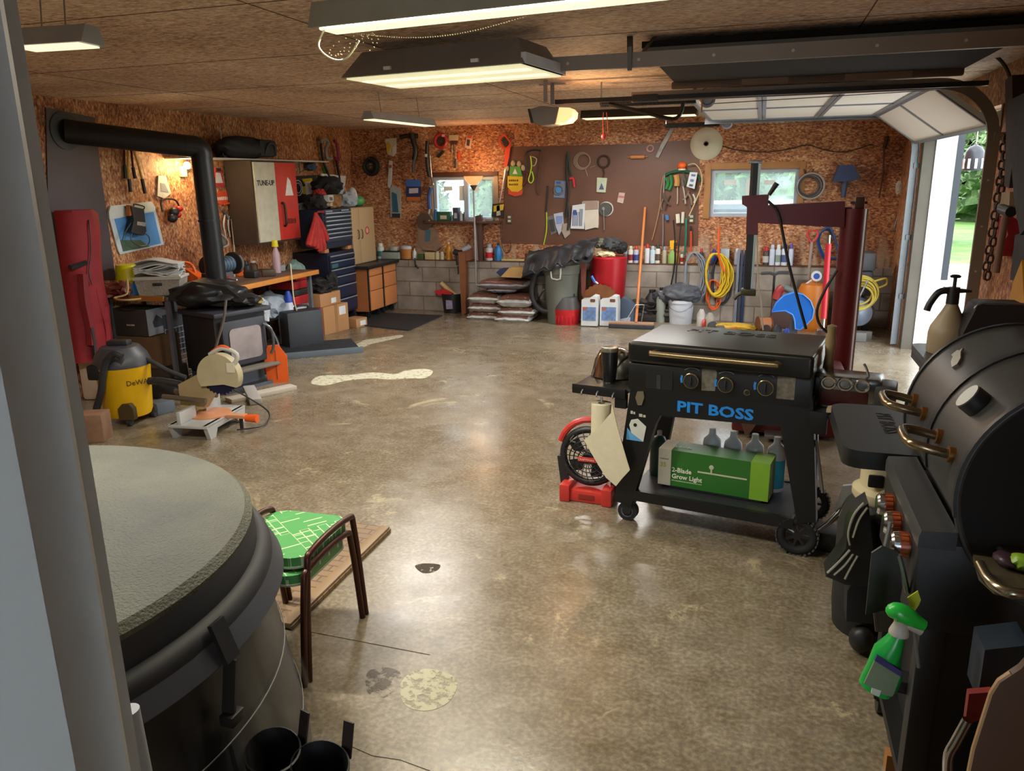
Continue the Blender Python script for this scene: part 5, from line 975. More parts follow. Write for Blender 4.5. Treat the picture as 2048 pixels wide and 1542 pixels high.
t = WB('white_glove', 'pale work glove hanging by the far door track', 'glove', 1800, 375); b = t.p('glove', M('bdb4a4', .7)); b.blob(t.q(1799, 375, -.06), (.04, .03, .08), .2, 4, 2); t.end()
t = WB('hanging_wrench', 'small silver wrench hanging near the far door track', 'wrench', 1790, 445); t.tb('shank', STEEL, [(1796, 430), (1788, 456)], .006, -.02); b = t.p('ring_end', STEEL); b.torus(t.q(1788, 458, -.02), .02, .005, 'y', 16, 6); t.end()
# window sill things (left)
SZ = H1[2]
def sill(nm, lb, cat, x0, x1, y0, mat, shape='b', capm=None):
    a = on_back(x0, 441, .07); c = on_back(x1, 441, .07); top = on_back((x0+x1)/2, y0, .07).z; w = c.x-a.x
    t = T(nm, lb, cat, ((a.x+c.x)/2, YO-.07, SZ), 0); h = top-SZ
    if shape == 'b': b = t.p('body', M(mat, .5)); b.box(-w/2, w/2, -.04, .05, 0, h, .006)
    else: b = t.p('body', M(mat, .4)); b.lathe([(w/2, 0), (w/2, h*.75), (w*.2, h*.88), (w*.2, h*.93)], n=16)
    if capm: b = t.p('cap' if shape != 'b' else 'label', M(capm, .4)); (b.cyl((0, 0, h*.93), (0, 0, h), w*.24, n=12) if shape != 'b' else b.box(-w*.25, w*.25, -.044, -.04, h*.2, h*.6))
    t.end()
sill('blue_spray_can', 'blue spray can on the left window sill', 'can', 868, 877, 417, '2f6a9c', 'r', 'c9d5de')
sill('green_box', 'dark green box with a cream badge on the left window sill', 'box', 877, 902, 423, '1f5a3c', 'b', 'cfc4b0')
sill('small_blue_tin', 'small pale blue tin beside the dark green box', 'tin', 902, 908, 430, '8fb8c9', 'r', 'dfe5e6')
sill('dark_book', 'dark printed box standing in the middle of the left sill', 'box', 908, 919, 415, '3c3f52', 'b', 'b9bcc6'); sill('white_tube', 'slim pale bottle standing on the left sill', 'bottle', 919, 926, 422, 'aeb4b8', 'r', 'e0e0e0'); sill('brown_jar', 'brown jar at the middle of the left sill by the lamp pole', 'jar', 926, 931, 424, '4a3a34', 'r', '2a2a2a')
sill('small_jar', 'tiny green jar on the left sill right of the lamp pole', 'jar', 958, 963, 428, '4c6a58', 'r', '39443c'); sill('metal_clip', 'little steel part at the right end of the left sill', 'part', 972, 986, 436, '8a8a86', 'b')
t = WB('dangling_hose', 'black hose end loop hanging over the ledge right of the brown column', 'hose', 1010, 480); t.tb('dangling_hose', M('4a3a2c', .6), [(1003, 440), (1001, 470), (1006, 498), (1014, 506), (1021, 496), (1020, 480)], .006, -.04); t.end()
t = WB('lime_cord', 'lime green cord hanging down the hardboard to the tarp', 'cord', 1094, 450); t.tb('upper_cord', M('2a211e', .6), [(1096, 372), (1094, 400), (1092, 424)], .012, -.02); t.tb('lime_cord', M('b4d03a', .5), [(1093, 424), (1093, 460), (1087, 490)], .008, -.02); t.end()
# ledge row
LZ = LEDGE+.013
def led(nm, lb, cat, x0, x1, ytop, mat, shape='can', cap=None, band=None, grp=None, y=10.0):
    a, c = on_back(x0, 523, YO-y), on_back(x1, 523, YO-y); w = (c.x-a.x); h = on_back((x0+x1)/2, ytop, YO-y).z-LZ
    t = T(nm, lb, cat, ((a.x+c.x)/2, y, LZ), 0, grp); m = M(mat, .35, 0, .1, 20)
    dp = min(w/2, .055)
    if shape == 'can':
        b = t.p('body', m); b.lathe([(w/2, 0), (w/2, h*.72), (w*.42, h*.77), (w*.3, h*.79)], n=18, sy=min(1, .05/(w/2)))
        if band: b.m(M(band, .4)).lathe([(w/2+.001, h*.15), (w/2+.001, h*.5)], n=18, caps=False, sy=min(1, .05/(w/2)))
        b = t.p('cap', M(cap or 'd8d8d8', .4)); b.lathe([(w*.34, h*.78), (w*.33, h*.97), (w*.25, h), (0, h)], n=16)
    elif shape == 'bottle':
        b = t.p('body', m); b.lathe([(w/2, 0), (w/2, h*.6), (w*.25, h*.82), (w*.14, h*.86), (w*.14, h*.9)], n=18)
        if band: b.m(M(band, .4)).lathe([(w/2+.001, h*.15), (w/2+.001, h*.5)], n=18, caps=False)
        b = t.p('cap', M(cap or 'd8d8d8', .4)); b.lathe([(w*.16, h*.88), (w*.15, h), (0, h)], n=12)
    elif shape == 'box':
        b = t.p('body', m); b.box(-w/2, w/2, -dp, dp*.8, 0, h, .006)
        if cap: b = t.p('contents', M(cap, .5)); b.box(-w*.4, w*.4, -dp*.8, dp*.6, h, h+.02, .005)
    elif shape == 'jar':
        b = t.p('body', m); b.lathe([(w*.46, 0), (w/2, h*.6), (w*.5, h*.75)], n=20, sy=min(1, .055/(w/2))); b = t.p('lid', M(cap or 'd8d8d8', .4)); b.lathe([(w*.52, h*.75), (w*.5, h*.95), (w*.3, h), (0, h)], n=20, sy=min(1, .055/(w/2)))
    elif shape == 'spray':
        b = t.p('body', m); b.lathe([(w*.5, 0), (w*.52, h*.35), (w*.2, h*.55), (w*.18, h*.6)], n=18, sy=.7); b = t.p('trigger_head', M(cap, .4)); b.prism([(-w*.18, h*.6), (-w*.3, h*.75), (-w*.35, h*.97), (w*.3, h), (w*.55, h*.93), (w*.2, h*.88), (w*.2, h*.6)], -.018, .018)
    t.end()
led('cleaner_bottle', 'teal labelled white bottle at the left end of the block ledge', 'bottle', 756, 769, 486, 'c9d2cc', 'can', 'dfe3e2', '2f7f74')
led('parts_tray', 'long grey parts tray full of dark pieces on the block ledge', 'tray', 766, 802, 504, '9ca59c', 'box', '2b2a28'); led('grey_tub', 'pale round tub behind the grey parts tray', 'tub', 780, 800, 492, 'a8a69c', 'jar', 'b4b2a8', y=10.03)
led('amber_jar', 'round clear tub with amber contents and a white lid on the ledge', 'jar', 803, 824, 491, 'b87a3c', 'jar', 'c4cad2'); led('white_spray', 'white spray bottle beside the amber tub', 'bottle', 826, 834, 497, 'd0d2d4', 'bottle', 'e6e6e6')
led('green_can', 'small dark green box on the ledge beneath the rusty disc', 'box', 838, 850, 508, '3c5a34', 'box'); led('cream_box', 'cream cardboard box on the block ledge left of the cream jars', 'box', 853, 871, 504, 'c4b489', 'box')
led('cream_jar', 'cream lidded jar beside the cream box', 'jar', 871, 880, 502, 'c9bf9c', 'can', 'b8ac8a'); led('cream_jar', 'second cream jar, left of the amber bottle', 'jar', 881, 889, 503, 'd0c8ac', 'can', 'd8d2bc')
led('amber_bottle', 'amber glue bottle with a pointed top on the ledge', 'bottle', 893, 904, 484, 'c8861e', 'bottle', 'd9c9a8'); led('red_bottle', 'white bottle with a red label left of the blue bottle', 'bottle', 972, 986, 488, 'b8b4b8', 'can', '9aa0a8', 'c0202c')
led('blue_bottle', 'black topped bright blue bottle on the ledge right of the column', 'bottle', 990, 1004, 486, '2a76b8', 'bottle', '1a1a1c'); led('yellow_bar', 'long cream stick lying flat on the block ledge', 'stick', 1005, 1050, 518, 'c9bb7e', 'box'); led('brown_vase', 'brown narrow waisted pot at the tarp end of the ledge', 'pot', 1050, 1061, 507, '6a4630', 'jar', '5a3a28')
led('grey_funnel', 'grey funnel on the ledge just left of the tarp', 'funnel', 1072, 1086, 497, '8a8c8e', 'bottle', '9a9c9e')
t = T('cordless_drill', 'black and grey cordless drill hanging over the ledge beside the wood post', 'drill', on_back(920, 505, .12), 0); t.tb('body', M('22252a', .5), [(908, 503), (918, 506), (926, 505)], .04, 0, n=10); t.tb('chuck', M('a9b2ba', .4), [(926, 500), (936, 495), (939, 492)], .035, .0, n=10); t.tb('handle', BLK, [(914, 508), (915, 520), (916, 530)], .025, 0, n=8); t.tb('strap', BLK, [(916, 532), (917, 545), (916, 548)], .01, 0); t.end()
t = T('black_scissors', 'black handled shears hanging over the edge of the block ledge', 'shears', on_back(830, 525, .13), 0); t.tb('blade', BLK, [(830, 516), (831, 530)], .012, 0); t.tb('handle', BLK, [(831, 529), (837, 537)], .012, 0); t.tb('handle', BLK, [(831, 529), (831, 534)], .01, 0); t.end()
cans = [(1247, 1255, 490, '8d9298', '26262a', '5a6068', 'grey can with a black cap beside the red barrel'), (1256, 1266, 492, 'd4d2cc', 'c9cdb4', '8e2c30', 'white and maroon spray can, second from the red barrel'), (1267, 1277, 492, 'b9c0d2', 'c0402c', '3a4a90', 'blue labelled spray can with a red cap left of the broom handle'), (1289, 1299, 488, 'd4d8dc', 'c03a34', None, 'tall white spray can with a red cap right of the broom handle'), (1300, 1310, 492, 'b4cfdc', 'a9c4d2', 'cfd8dc', 'pale blue spray can next to the tall white can'), (1310, 1320, 489, 'd2d0c4', '24302a', '5a4a3c', 'white spray can with a dark green cap'), (1324, 1333, 493, 'a9a58c', '8d9098', None, 'dull clear bottle left of the yellow trigger bottle'), (1352, 1358, 501, 'c9963a', 'b83a2c', None, 'slim amber bottle behind the black cords'), (1360, 1367, 503, 'd0cdc4', '6a6864', 'a8302c', 'small white bottle among the hanging cords'), (1398, 1406, 497, '2b2a2c', 'b8283a', None, 'dark can with a red cap above the grey cords'), (1422, 1432, 499, '2b48a0', '2a3f9c', None, 'royal blue can behind the yellow cable'), (1468, 1478, 497, '9ea2aa', 'c4c6cc', None, 'grey sealant bottle left of the black tower shaft'), (1480, 1486, 500, '2c2e34', '1e1e20', None, 'slim dark can beside the grey sealant bottle'), (1487, 1493, 502, '34363e', '26262a', None, 'black slim can nearest the tower shaft'), (1525, 1537, 494, '3c3634', 'c4202c', 'b9b4b0', 'black can with a red cap at the right of the ledge'), (1538, 1549, 489, 'c4d0e2', 'b9c4d8', None, 'first white squeeze bottle right of the red capped can'), (1550, 1561, 489, 'ccd4e0', 'd8dcd8', '8d9a8c', 'second white squeeze bottle on the right ledge'), (1562, 1574, 488, 'd8dce2', '1f5cae', '4a5a8a', 'white can with a wide blue cap on the right ledge'), (1576, 1586, 488, 'c4cde2', '5a4fa0', None, 'pale can with a purple cap at the right end of the ledge')]
for x0, x1, yt, m_, cp_, bd, lb in cans: led('spray_can', lb, 'can', x0, x1, yt, m_, 'can', cp_, bd, 'cans and bottles on the block ledge')
led('trigger_bottle', 'green bottle with a bright yellow trigger head on the ledge', 'spray bottle', 1336, 1351, 480, '8aae5c', 'spray', 'e8b21c'); led('grey_carton', 'pale grey carton standing behind the yellow cable', 'carton', 1441, 1458, 497, 'a9b4bd', 'box')
# reel sculpture
t = T('rusty_disc_reel', 'brown round disc reel with a hanging sack below the left window', 'reel', on_back(849, 443, .1), 0); b = t.p('disc', M('5a463a', .5, .2, .2, 8)); b.cyl((0, .03, 0), (0, -.01, 0), .115, n=36); b.m(BLK).cyl((0, -.011, 0), (0, -.014, 0), .015, n=12); b.m(M('cfc9c0', .4)).cyl((.075, -.011, .01), (.075, -.014, .01), .012, n=10)
b = t.p('sack', M('8a6f5c', .5, 0, .25, 12)); b.prism(t.xz([(834, 455), (866, 455), (880, 495), (872, 502), (846, 500), (838, 490)], 0), .0, .08); g = t.p('window_patch', M('45677c', .4), par=b); g.prism(t.xz([(851, 460), (861, 460), (860, 482), (850, 484)], 0), -.004, .0); t.end()
# torchiere
p = on_back(953, 600, .35); 
t = T('floor_lamp', 'floor lamp with a glowing orange bowl shade in front of the left window', 'lamp', (p.x, p.y, 0), 0); tp = t.q(947, 371, 0)
b = t.p('base', M('b9b9b9', .4, .4)); b.lathe([(.12, 0), (.12, .015), (.03, .03)]); b = t.p('pole', M('a9a9a8', .35, .5)); b.cyl((0, 0, .02), (tp.x, 0, tp.z), .011, n=10)
b = t.p('lamp_shade', M('f0a468', .5, 0, 0, em=.8)); b.lathe([(.025, 0), (.06, .02), (.1, .06), (.125, .115), (.12, .115), (.09, .06), (.02, .01)], c=(tp.x, 0, tp.z)); b = t.p('bulb', M('ffd58c', .5, 0, 0, em=8)); b.blob((tp.x, 0, tp.z+.07), (.03, .03, .03), 0); g = t.p('neck', M('5c5248', .5)); g.lathe([(.012, -.06), (.05, 0), (.02, .01)], c=(tp.x, 0, tp.z)); t.end()
pl = bpy.data.lights.new('floor_lamp_bulb', 'POINT'); pl.energy = 6; pl.color = (1, .62, .3); pl.shadow_soft_size = .06; po = bpy.data.objects.new('floor_lamp_bulb', pl); po.location = (p.x+tp.x, p.y, tp.z+.2); COL.objects.link(po)
t = T('steel_column', 'brown steel channel standing on the ledge in front of the left window', 'channel', on_back(957, 520, .09), 0); t.pl('web', M('5b443c', .5, .2, .2, 6), [(950, 432), (963, 430), (965, 521), (956, 521)], -.01, .04); t.pl('bright_edge', M('b9b4b4', .4, .4), [(947, 430), (950, 432), (956, 522), (953, 522)], -.02, .04); t.end()
p = floor_at(931, 628)
t = T('wood_post', 'short brown wooden post with a side arm standing against the block wall', 'post', p, 0); WD = M('86512f', .6, 0, .25, 8); b = t.p('upright', WD); b.prism(t.xz([(919, 504), (933, 503), (934, 626), (926, 629)]), -.05, .05); b = t.p('side_arm', M('7c4a34', .6, 0, .2, 8)); b.prism(t.xz([(933, 503), (947, 496), (949, 518), (934, 522)]), -.04, .03); t.end()
# bucket with dustpan and roll
p = floor_at(906, 624); t = T('black_bucket', 'black utility bucket with a printed label on the floor by the wood post', 'bucket', p, 0); q0 = t.q(925, 600, 0); w = abs(t.q(925, 585, 0).x-t.q(884, 585, 0).x)/2; hh = t.q(905, 586, 0).z
b = t.p('bucket', BLK); b.lathe([(w*.82, 0), (w, hh), (w*.94, hh), (w*.7, .03)], n=28); b = t.p('label', M('9a8fb0', .6, 0, .4, 30)); b.prism(t.xz([(892, 600), (904, 601), (905, 618), (893, 618)], -w*.9), -w*.97, -w*.8); t.end()
t = T('red_dustpan', 'red plastic dustpan resting on the rim of the black bucket', 'dustpan', p+Vector((-w*.7, 0, hh)), 0); b = t.p('dustpan', M('c02a32', .4)); b.prism([(-.13, .03), (.02, .06), (.14, .0), (.1, -.03), (-.06, -.02)], -.09, .06); t.end()
t = T('cardboard_tube', 'cream cardboard tube leaning out of the black bucket', 'tube', p, 0); b = t.p('tube', M('c4ab7c', .6)); b.cyl(t.q(882, 566, 0), t.q(912, 592, 0)+Vector((.02, 0, -.02)), .034, n=18); t.end()
# stacked bags of salt/soil
def sack(lb, x0, x1, yc, hpx, fy, rot=0, mt='c9c9c6'):
    a = floor_at(x0, fy); c = floor_at(x1, fy); Y = (a.y+c.y)/2+.18; pa, pc = on_back(x0, yc, YO-Y), on_back(x1, yc, YO-Y); h = abs(on_back(x0, yc-hpx/2, YO-Y).z-on_back(x0, yc+hpx/2, YO-Y).z)
    t = T('soil_bag', lb, 'bag', ((pa.x+pc.x)/2, Y, (pa.z+pc.z)/2-h/2), rot, 'stacked soil bags'); b = t.p('bag', M(mt, .5, 0, .3, 14, .5)); L = (pc.x-pa.x)/2
    def f(u, v, s):
        x = (u*2-1); y = (v*2-1); e = max(0, (1-x**4))*max(0, (1-y**4)); return Vector((x*L, y*.24, h/2+s*h*.55*e**.5+.012*noise.noise(Vector((x*4, y*4, s+fy+x0)))))
    b.grid(lambda u, v: f(u, v, 1), 16, 10).grid(lambda u, v: f(u, v, -1), 16, 10)
    g = t.p('printed_face', M('7c5040', .5, 0, .45, 18)); g.grid(lambda u, v: f(.06+.88*u, .03+.9*v, 1.04)+Vector((0, 0, .003)), 12, 8); t.end()
sack('white and brown soil bag at the bottom left of the stack', 945, 1010, 630, 18, 638); sack('white soil bag at the bottom right of the stack', 1000, 1068, 634, 19, 644)
sack('soil bag in the second layer at left', 947, 1013, 612, 17, 638); sack('soil bag in the second layer at right', 1006, 1077, 620, 17, 644)
sack('soil bag in the third layer at left with a brown top', 946, 1008, 594, 19, 638); sack('soil bag in the third layer at right with a brown top', 1004, 1071, 600, 22, 644)
sack('black and white soil bag topmost on the stack', 962, 1062, 567, 15, 640, 0, '9b9aa0'); sack('thin black and white bag under the topmost bag', 985, 1040, 577, 10, 640, 0, '8a8f9a')
t = T('yellow_paper_bag', 'tan paper bag lying on top of the soil bag stack', 'bag', on_back(1030, 545, .5), 0); t.pl('bag', M('b8935a', .6), [(1001, 554), (1018, 536), (1054, 534), (1042, 556)], -.12, .1); t.end()
t = T('blue_tarp_fold', 'dark blue folded tarp behind the tan paper bag', 'tarp', on_back(1040, 545, .3), 0); t.pl('tarp', M('2c3a5c', .6), [(992, 545), (1000, 538), (1080, 536), (1088, 552), (1050, 556), (1000, 552)], -.05, .1); t.end()
t = T('black_hose_loop', 'thick black corrugated hose bowing out left of the grey trash can', 'hose', floor_at(1090, 645), 0); t.tb('hose', M('2e3034', .5), [(1085, 528), (1072, 548), (1064, 575), (1066, 600), (1078, 616), (1092, 622), (1106, 622)], .035, .0, n=10); t.end()
t = T('ladder_legs', 'folded grey steel legs on the floor behind the black hose', 'frame', floor_at(1085, 640), 0); t.tb('leg', STEEL, [(1068, 615), (1084, 585), (1090, 578)], .012, .1, 2); t.tb('leg', STEEL, [(1070, 585), (1086, 612)], .012, .12, 2); t.end()
# trash cans
p = floor_at(1124, 652)+Vector((0, .25, 0)); t = T('grey_trash_can', 'round grey trash can with a white rope handle under the tarp', 'trash can', p, 0); r1 = abs(t.q(1158, 540, 0).x-t.q(1089, 540, 0).x)/2; ht = t.q(1124, 528, 0).z
cx0 = (t.q(1158, 540, 0).x+t.q(1089, 540, 0).x)/2
b = t.p('can', M('6d7168', .5, 0, .08, 3)); b.lathe([(r1*.78, 0), (r1*.97, ht*.84), (r1*1.02, ht*.85), (r1*1.04, ht*.97), (r1*1.06, ht)], c=(cx0, 0, 0), n=40); t.tb('rope_handle', M('d6d4cc', .6), [(1101, 536), (1103, 555), (1108, 558), (1120, 558), (1121, 537)], .011, -r1-.01, 2); t.end()
TARP = M('26292e', .35, 0, .5, 9, .6)
tp_ = [on_back(a, c, .35) for a, c in ((1064, 520), (1080, 500), (1130, 488), (1185, 482), (1186, 505), (1160, 518), (1120, 526), (1068, 526))]
t = T('black_tarp', 'rumpled black tarp draped across the grey trash can', 'tarp', p+Vector((cx0, 0, ht)), 0); b = t.p('tarp', TARP)
b.sheet(lambda u, v: Vector((-.42+.86*u, -.3+.6*v, .02+.2*u+.14*math.sin(v*PI)*(1-.3*u)+.035*noise.noise(Vector((u*7, v*5, 1)))*2-.1*(1-v)*(1-v))), 34, 22, (0, 0, -.03))
b.sheet(lambda u, v: Vector((-.36+.75*u, -.31+.1*v, -.09+.2*u+.08*v+.03*math.sin(u*28))), 40, 4, (0, .02, -.02)); t.end()
t = T('mulch_sack', 'red brown plank standing between the two trash cans', 'plank', floor_at(1166, 655)+Vector((0, .3, 0)), 0); t.pl('plank', M('7a4038', .6, 0, .2, 8), [(1161, 515), (1172, 512), (1170, 592), (1163, 592)], -.02, .02); t.ps[0].box(-.03, .03, -.01, .01, 0, .4); t.name = 'plank'; t.end()
p = Vector((on_back(1216, 590, .36).x, YO-.36, 0)); t = T('red_barrel', 'red plastic barrel behind the rusty saw blades', 'barrel', p, 0); r1 = abs(t.q(1252, 530, 0).x-t.q(1180, 530, 0).x)/2; ht = t.q(1216, 512, 0).z
b = t.p('barrel', M('a31420', .35, 0, .1, 4)); b.lathe([(r1*.8, 0), (r1*.84, .05), (r1*.98, ht*.72), (r1*1.0, ht*.8), (r1*1.02, ht*.98), (r1*.95, ht), (0, ht)], n=40); t.end()
BT = ht
for i, (dx, dz, c, rr, lb, nm) in enumerate(((-.02, .0, 'ded4a8', (.12, .07, .04), 'cream work gloves on the lid of the red barrel', 'work_gloves'), (.05, .09, '33363a', (.14, .1, .08), 'black canvas bag on the lid of the red barrel', 'canvas_bag'), (.16, .06, '1d1d20', (.08, .08, .08), 'black shoe at the right of the red barrel lid', 'shoe'), (-.12, .12, '6a6a5c', (.09, .07, .06), 'olive cloth at the back left of the red barrel lid', 'cloth'))):
    t = T(nm, lb, nm.split('_')[-1], p+Vector((dx, -.05-.05*(i == 0), BT+dz))); b = t.p('x', M(c, .7, 0, .3, 16)); b.blob((0, 0, rr[2]*.7), rr, .2, 3, i, 3, -.0 if i == 0 else None); t.end()
p = floor_at(1134, 651)+Vector((0, .12, 0)); t = T('small_shop_vacuum', 'small red shop vacuum with a grey lid on the floor before the trash can', 'vacuum', p, 0); k = t.q(1160, 640, 0).x; kk = t.q(1106, 640, 0).x; w = (k-kk); h1 = t.q(1134, 617, 0).z; h2 = t.q(1134, 592, 0).z; c0 = (k+kk)/2
b = t.p('tank', M('c8222c', .4)); b.lathe([(w*.45, 0), (w*.5, h1)], c=(c0, 0, 0), n=28, sy=.8); b = t.p('motor_head', M('4c4a4a', .45)); b.lathe([(w*.5, h1), (w*.48, h1+.04), (w*.38, h2-.01), (w*.3, h2)], c=(c0, 0, 0), n=28, sy=.8); g = t.p('carry_handle', BLK); g.tube([(c0-.1, 0, h2-.01), (c0-.08, 0, h2+.03), (c0+.08, 0, h2+.03), (c0+.1, 0, h2-.01)], .012, 8, 3)
for k in range(6): b = t.p('rib', M('b01c26', .4)); a = -PI/2+(k-2.5)*.28; b.box(c0+w*.48*math.cos(a)-.008, c0+w*.48*math.cos(a)+.008, w*.39*math.sin(a)-.006, w*.39*math.sin(a)+.02, .02, h1*.6, .004)
t.end()
JUG = M('d3d8da', .4)
for i, (x0, x1) in enumerate(((1164, 1198), (1201, 1238))):
    a, c = floor_at(x0, 651), floor_at(x1, 651); t = T('washer_fluid_jug', ('white jug with a blue label beside the small red vacuum', 'white jug with a blue label next to the grey blue canister')[i], 'jug', ((a.x+c.x)/2, a.y+.03, 0), 0, 'white jugs'); w = (c.x-a.x)/2; h = t.q((x0+x1)/2, 592, -.1).z
    b = t.p('jug', JUG); b.prism([(-w, .01), (w, .01), (w, h*.78), (w*.9, h*.97), (w*.4, h), (w*.05, h*.93), (-w*.3, h*.88), (-w*.95, h*.86)], -.09, .09)
    g = t.p('handle_hole', M('6a4434', .6), par=b); g.prism(RR(w*.1, w*.7, h*.8, h*.9, .01), -.092, -.088)
    g = t.p('label', M('6f8fc0', .5, 0, .5, 20), par=b); g.prism([(-w*.8, h*.2), (w*.8, h*.2), (w*.8, h*.64), (-w*.8, h*.64)], -.093, -.089); g.m(M('c2562c', .5)).prism([(-w*.75, h*.54), (-w*.35, h*.54), (-w*.35, h*.62), (-w*.75, h*.62)], -.0945, -.093); t.end()
p = Vector((on_back(1200, 580, YO-9.44).x, 9.44, 0)); t = T('saw_blades', 'large rusty toothed circular saw blade standing behind the white jugs', 'saw blade', p, 0); n = 44; R_ = .24
pa = t.q(1200, 592, 0); b = t.p('blade', M('7c4a24', .6, .2, .3, 10)); b.prism([((R_ if k % 2 else R_*.93)*math.cos(k/n*2*PI)+pa.x, (R_ if k % 2 else R_*.93)*math.sin(k/n*2*PI)+R_+.02) for k in range(n)], -.01, .01); b = t.p('stand_board', M('3a2c24', .7)); b.box(pa.x-.1, pa.x+.1, .012, .03, 0, .4); t.end()
t = T('blue_handled_brush', 'blue handled brush leaning behind the rusty saw blade', 'brush', p+Vector((-.08, .06, .5)), 0); t.tb('handle', M('3f80d0', .4), [(1183, 552), (1191, 566)], .018, 0); t.tb('ferrule', M('b9c2c8', .4), [(1191, 564), (1196, 568)], .015, 0); t.end()
t = T('coolant_canister', 'dark grey blue canister with a moulded handle right of the white jugs', 'canister', floor_at(1254, 648)+Vector((0, .1, 0)), 0); b = t.p('canister', M('4c5c70', .45)); b.prism(t.xz([(1238, 646), (1268, 646), (1270, 612), (1258, 598), (1246, 594), (1239, 600)]), -.08, .1); g = t.p('label', M('b8bcc8', .5), par=b); g.prism(t.xz([(1241, 642), (1262, 642), (1263, 632), (1241, 636)]), -.084, -.08); t.end()
# broom
p = floor_at(1262, 657); t = T('push_broom', 'wide push broom with a long wooden handle leaning on the back wall', 'broom', p, 0)
HD = M('c0743c', .5, 0, .15, 8); lo = t.q(1272, 645, -.02); d = ray(1290, 415); hi = t.inv @ (CAM+d*((YO-.03)/d.y)); b = t.p('handle', HD); b.cyl(lo, hi, .018, .017, 12)
b = t.p('head', M('b08a70', .6)); a, c = t.q(1218, 647, 0), t.q(1308, 647, 0); b.box(a.x, c.x, -.03, .03, .05, .08, .005); b = t.p('bristles', M('35363c', .8, 0, .4, 60)); b.box(a.x, c.x, -.04, .04, .0, .052, .01); b = t.p('brace', STEEL); b.tube([(a.x+.2, 0, .08), (lo.x-.02, .05, .28), (lo.x+.08, .06, .28), (c.x-.15, 0, .08)], .006, 6); t.end()
# floor clutter right of broom
for i, (px, py, c, r, lb) in enumerate(((1300, 645, '2c2a2a', (.1, .08, .2), 'black plastic canister on the floor behind the broom'), (1318, 648, '8f958c', (.06, .06, .22), 'grey green bottle standing right of the broom handle'), (1330, 640, '3a3230', (.09, .09, .16), 'dark gear part on the floor left of the white bucket'), (1285, 640, '6e7a70', (.06, .06, .15), 'grey funnel bottle just behind the broom handle'))):
    t = T('floor_canister', lb, 'canister', floor_at(px, py)+Vector((0, .15, 0))); b = t.p('body', M(c, .5)); b.lathe([(r[0], 0), (r[0], r[2]*1.3), (r[0]*.4, r[2]*1.8)], n=16, sy=r[1]/r[0]); b = t.p('cap', BLK); b.cyl((0, 0, r[2]*1.8), (0, 0, r[2]*1.95), r[0]*.42, n=12); t.end()
t = T('scrap_pile', 'heap of dark scrap parts lying behind the broom handle', 'scrap', floor_at(1330, 600)+Vector((0, -.0, .0)), 0); t.loc = Vector((on_back(1310, 600, .3).x-.1, YB-.14, 0)); b = t.p('scrap_pile', M('2a221e', .6, 0, .5, 20, .6)); b.blob((0, 0, .16), (.28, .09, .1), .35, 4, 5, 4).blob((.25, 0, .12), (.2, .09, .1), .3, 4, 9, 3).box(-.25, .4, -.08, .08, 0, .1, .02); t.end()
p = floor_at(1361, 645)+Vector((0, -.02, 0)); t = T('white_bucket', 'white plastic pail holding a folded grey jacket', 'bucket', p, 0); w = abs(t.q(1387, 600, 0).x-t.q(1335, 600, 0).x)/2; h = t.q(1361, 598, 0).z
b = t.p('bucket', M('ccd3de', .35)); b.lathe([(w*.85, 0), (w*.97, h*.86), (w*1.03, h*.87), (w*1.03, h*.93), (w, h), (w*.92, h), (w*.9, h*.9)], n=32); b = t.p('wire_handle', STEEL); b.tube([(-w*1.03, 0, h*.92), (-w*.8, -w*.8, h*.7), (0, -w*1.1, h*.55), (w*.8, -w*.8, h*.7), (w*1.03, 0, h*.92)], .004, 6, 5); t.end()
t = T('folded_jacket', 'grey puffy jacket stuffed in the top of the white bucket', 'jacket', p+Vector((0, 0, h)), 0); b = t.p('jacket', M('4c5058', .6, 0, .3, 12)); b.blob((0, 0, .06), (.24, .17, .13), .12, 3, 2, 4).blob((-.2, .05, .03), (.16, .12, .1), .2, 3, 6, 3); t.end()
def coil(nm, lb, cat, c, P, r, n, jit, off, hook=None):
    t = WB(nm, lb, cat, P[0][0], P[0][1], off=off); rr_ = random.Random(hash(nm) % 100 if 0 else len(lb))
    b = t.p('cable_loops', M(c, .45))
    for k in range(n):
        s = .55+.45*k/n; mx_, my_ = P[0]; pts = []
        for i in range(24):
            a = i/24*2*PI; x = mx_+P[1][0]*s*math.sin(a)+rr_.uniform(-jit, jit)*.3+(k-n/2)*1.0; y = my_+P[1][1]*(1-math.cos(a))/2*(.8+.2*s)+2*math.sin(a*2); pts.append(t.q(x, y, -.04-.012*(k % 4)))
        b.tube(pts, r, 6, closed=True)
    if hook: t.tb('hook', hook[0], hook[1], hook[2], -.08)
    t.end()
coil('grey_extension_cord', 'grey extension cord bundle hanging on the right part of the back wall', 'cord', '868b94', ((1390, 505), (26, 100)), .009, 9, 6, .1)
coil('yellow_extension_cord', 'bright yellow extension cord bundle hanging from an orange hook', 'cord', 'd8b82a', ((1434, 507), (28, 88)), .009, 11, 5, .12, (M('e2622c', .4), [(1438, 455), (1437, 500), (1440, 520), (1450, 545)], .014))
coil('black_hose_bundle', 'dark hose loops hanging behind the yellow cord', 'hose', '34343c', ((1444, 512), (24, 100)), .012, 3, 3, .06)
coil('orange_extension_cord', 'thin orange extension cord hanging lowest behind the yellow one', 'cord', 'd8602c', ((1428, 560), (18, 62)), .008, 3, 6, .1)
hang('orange_hook', 'orange and black bungee strap hanging left of the right window sill', 'strap', [('hook', '1c1a1a', .013, [(1382, 452), (1381, 462)]), ('cord', 'd2482a', .012, [(1382, 462), (1382, 490), (1381, 505)])], -.05)

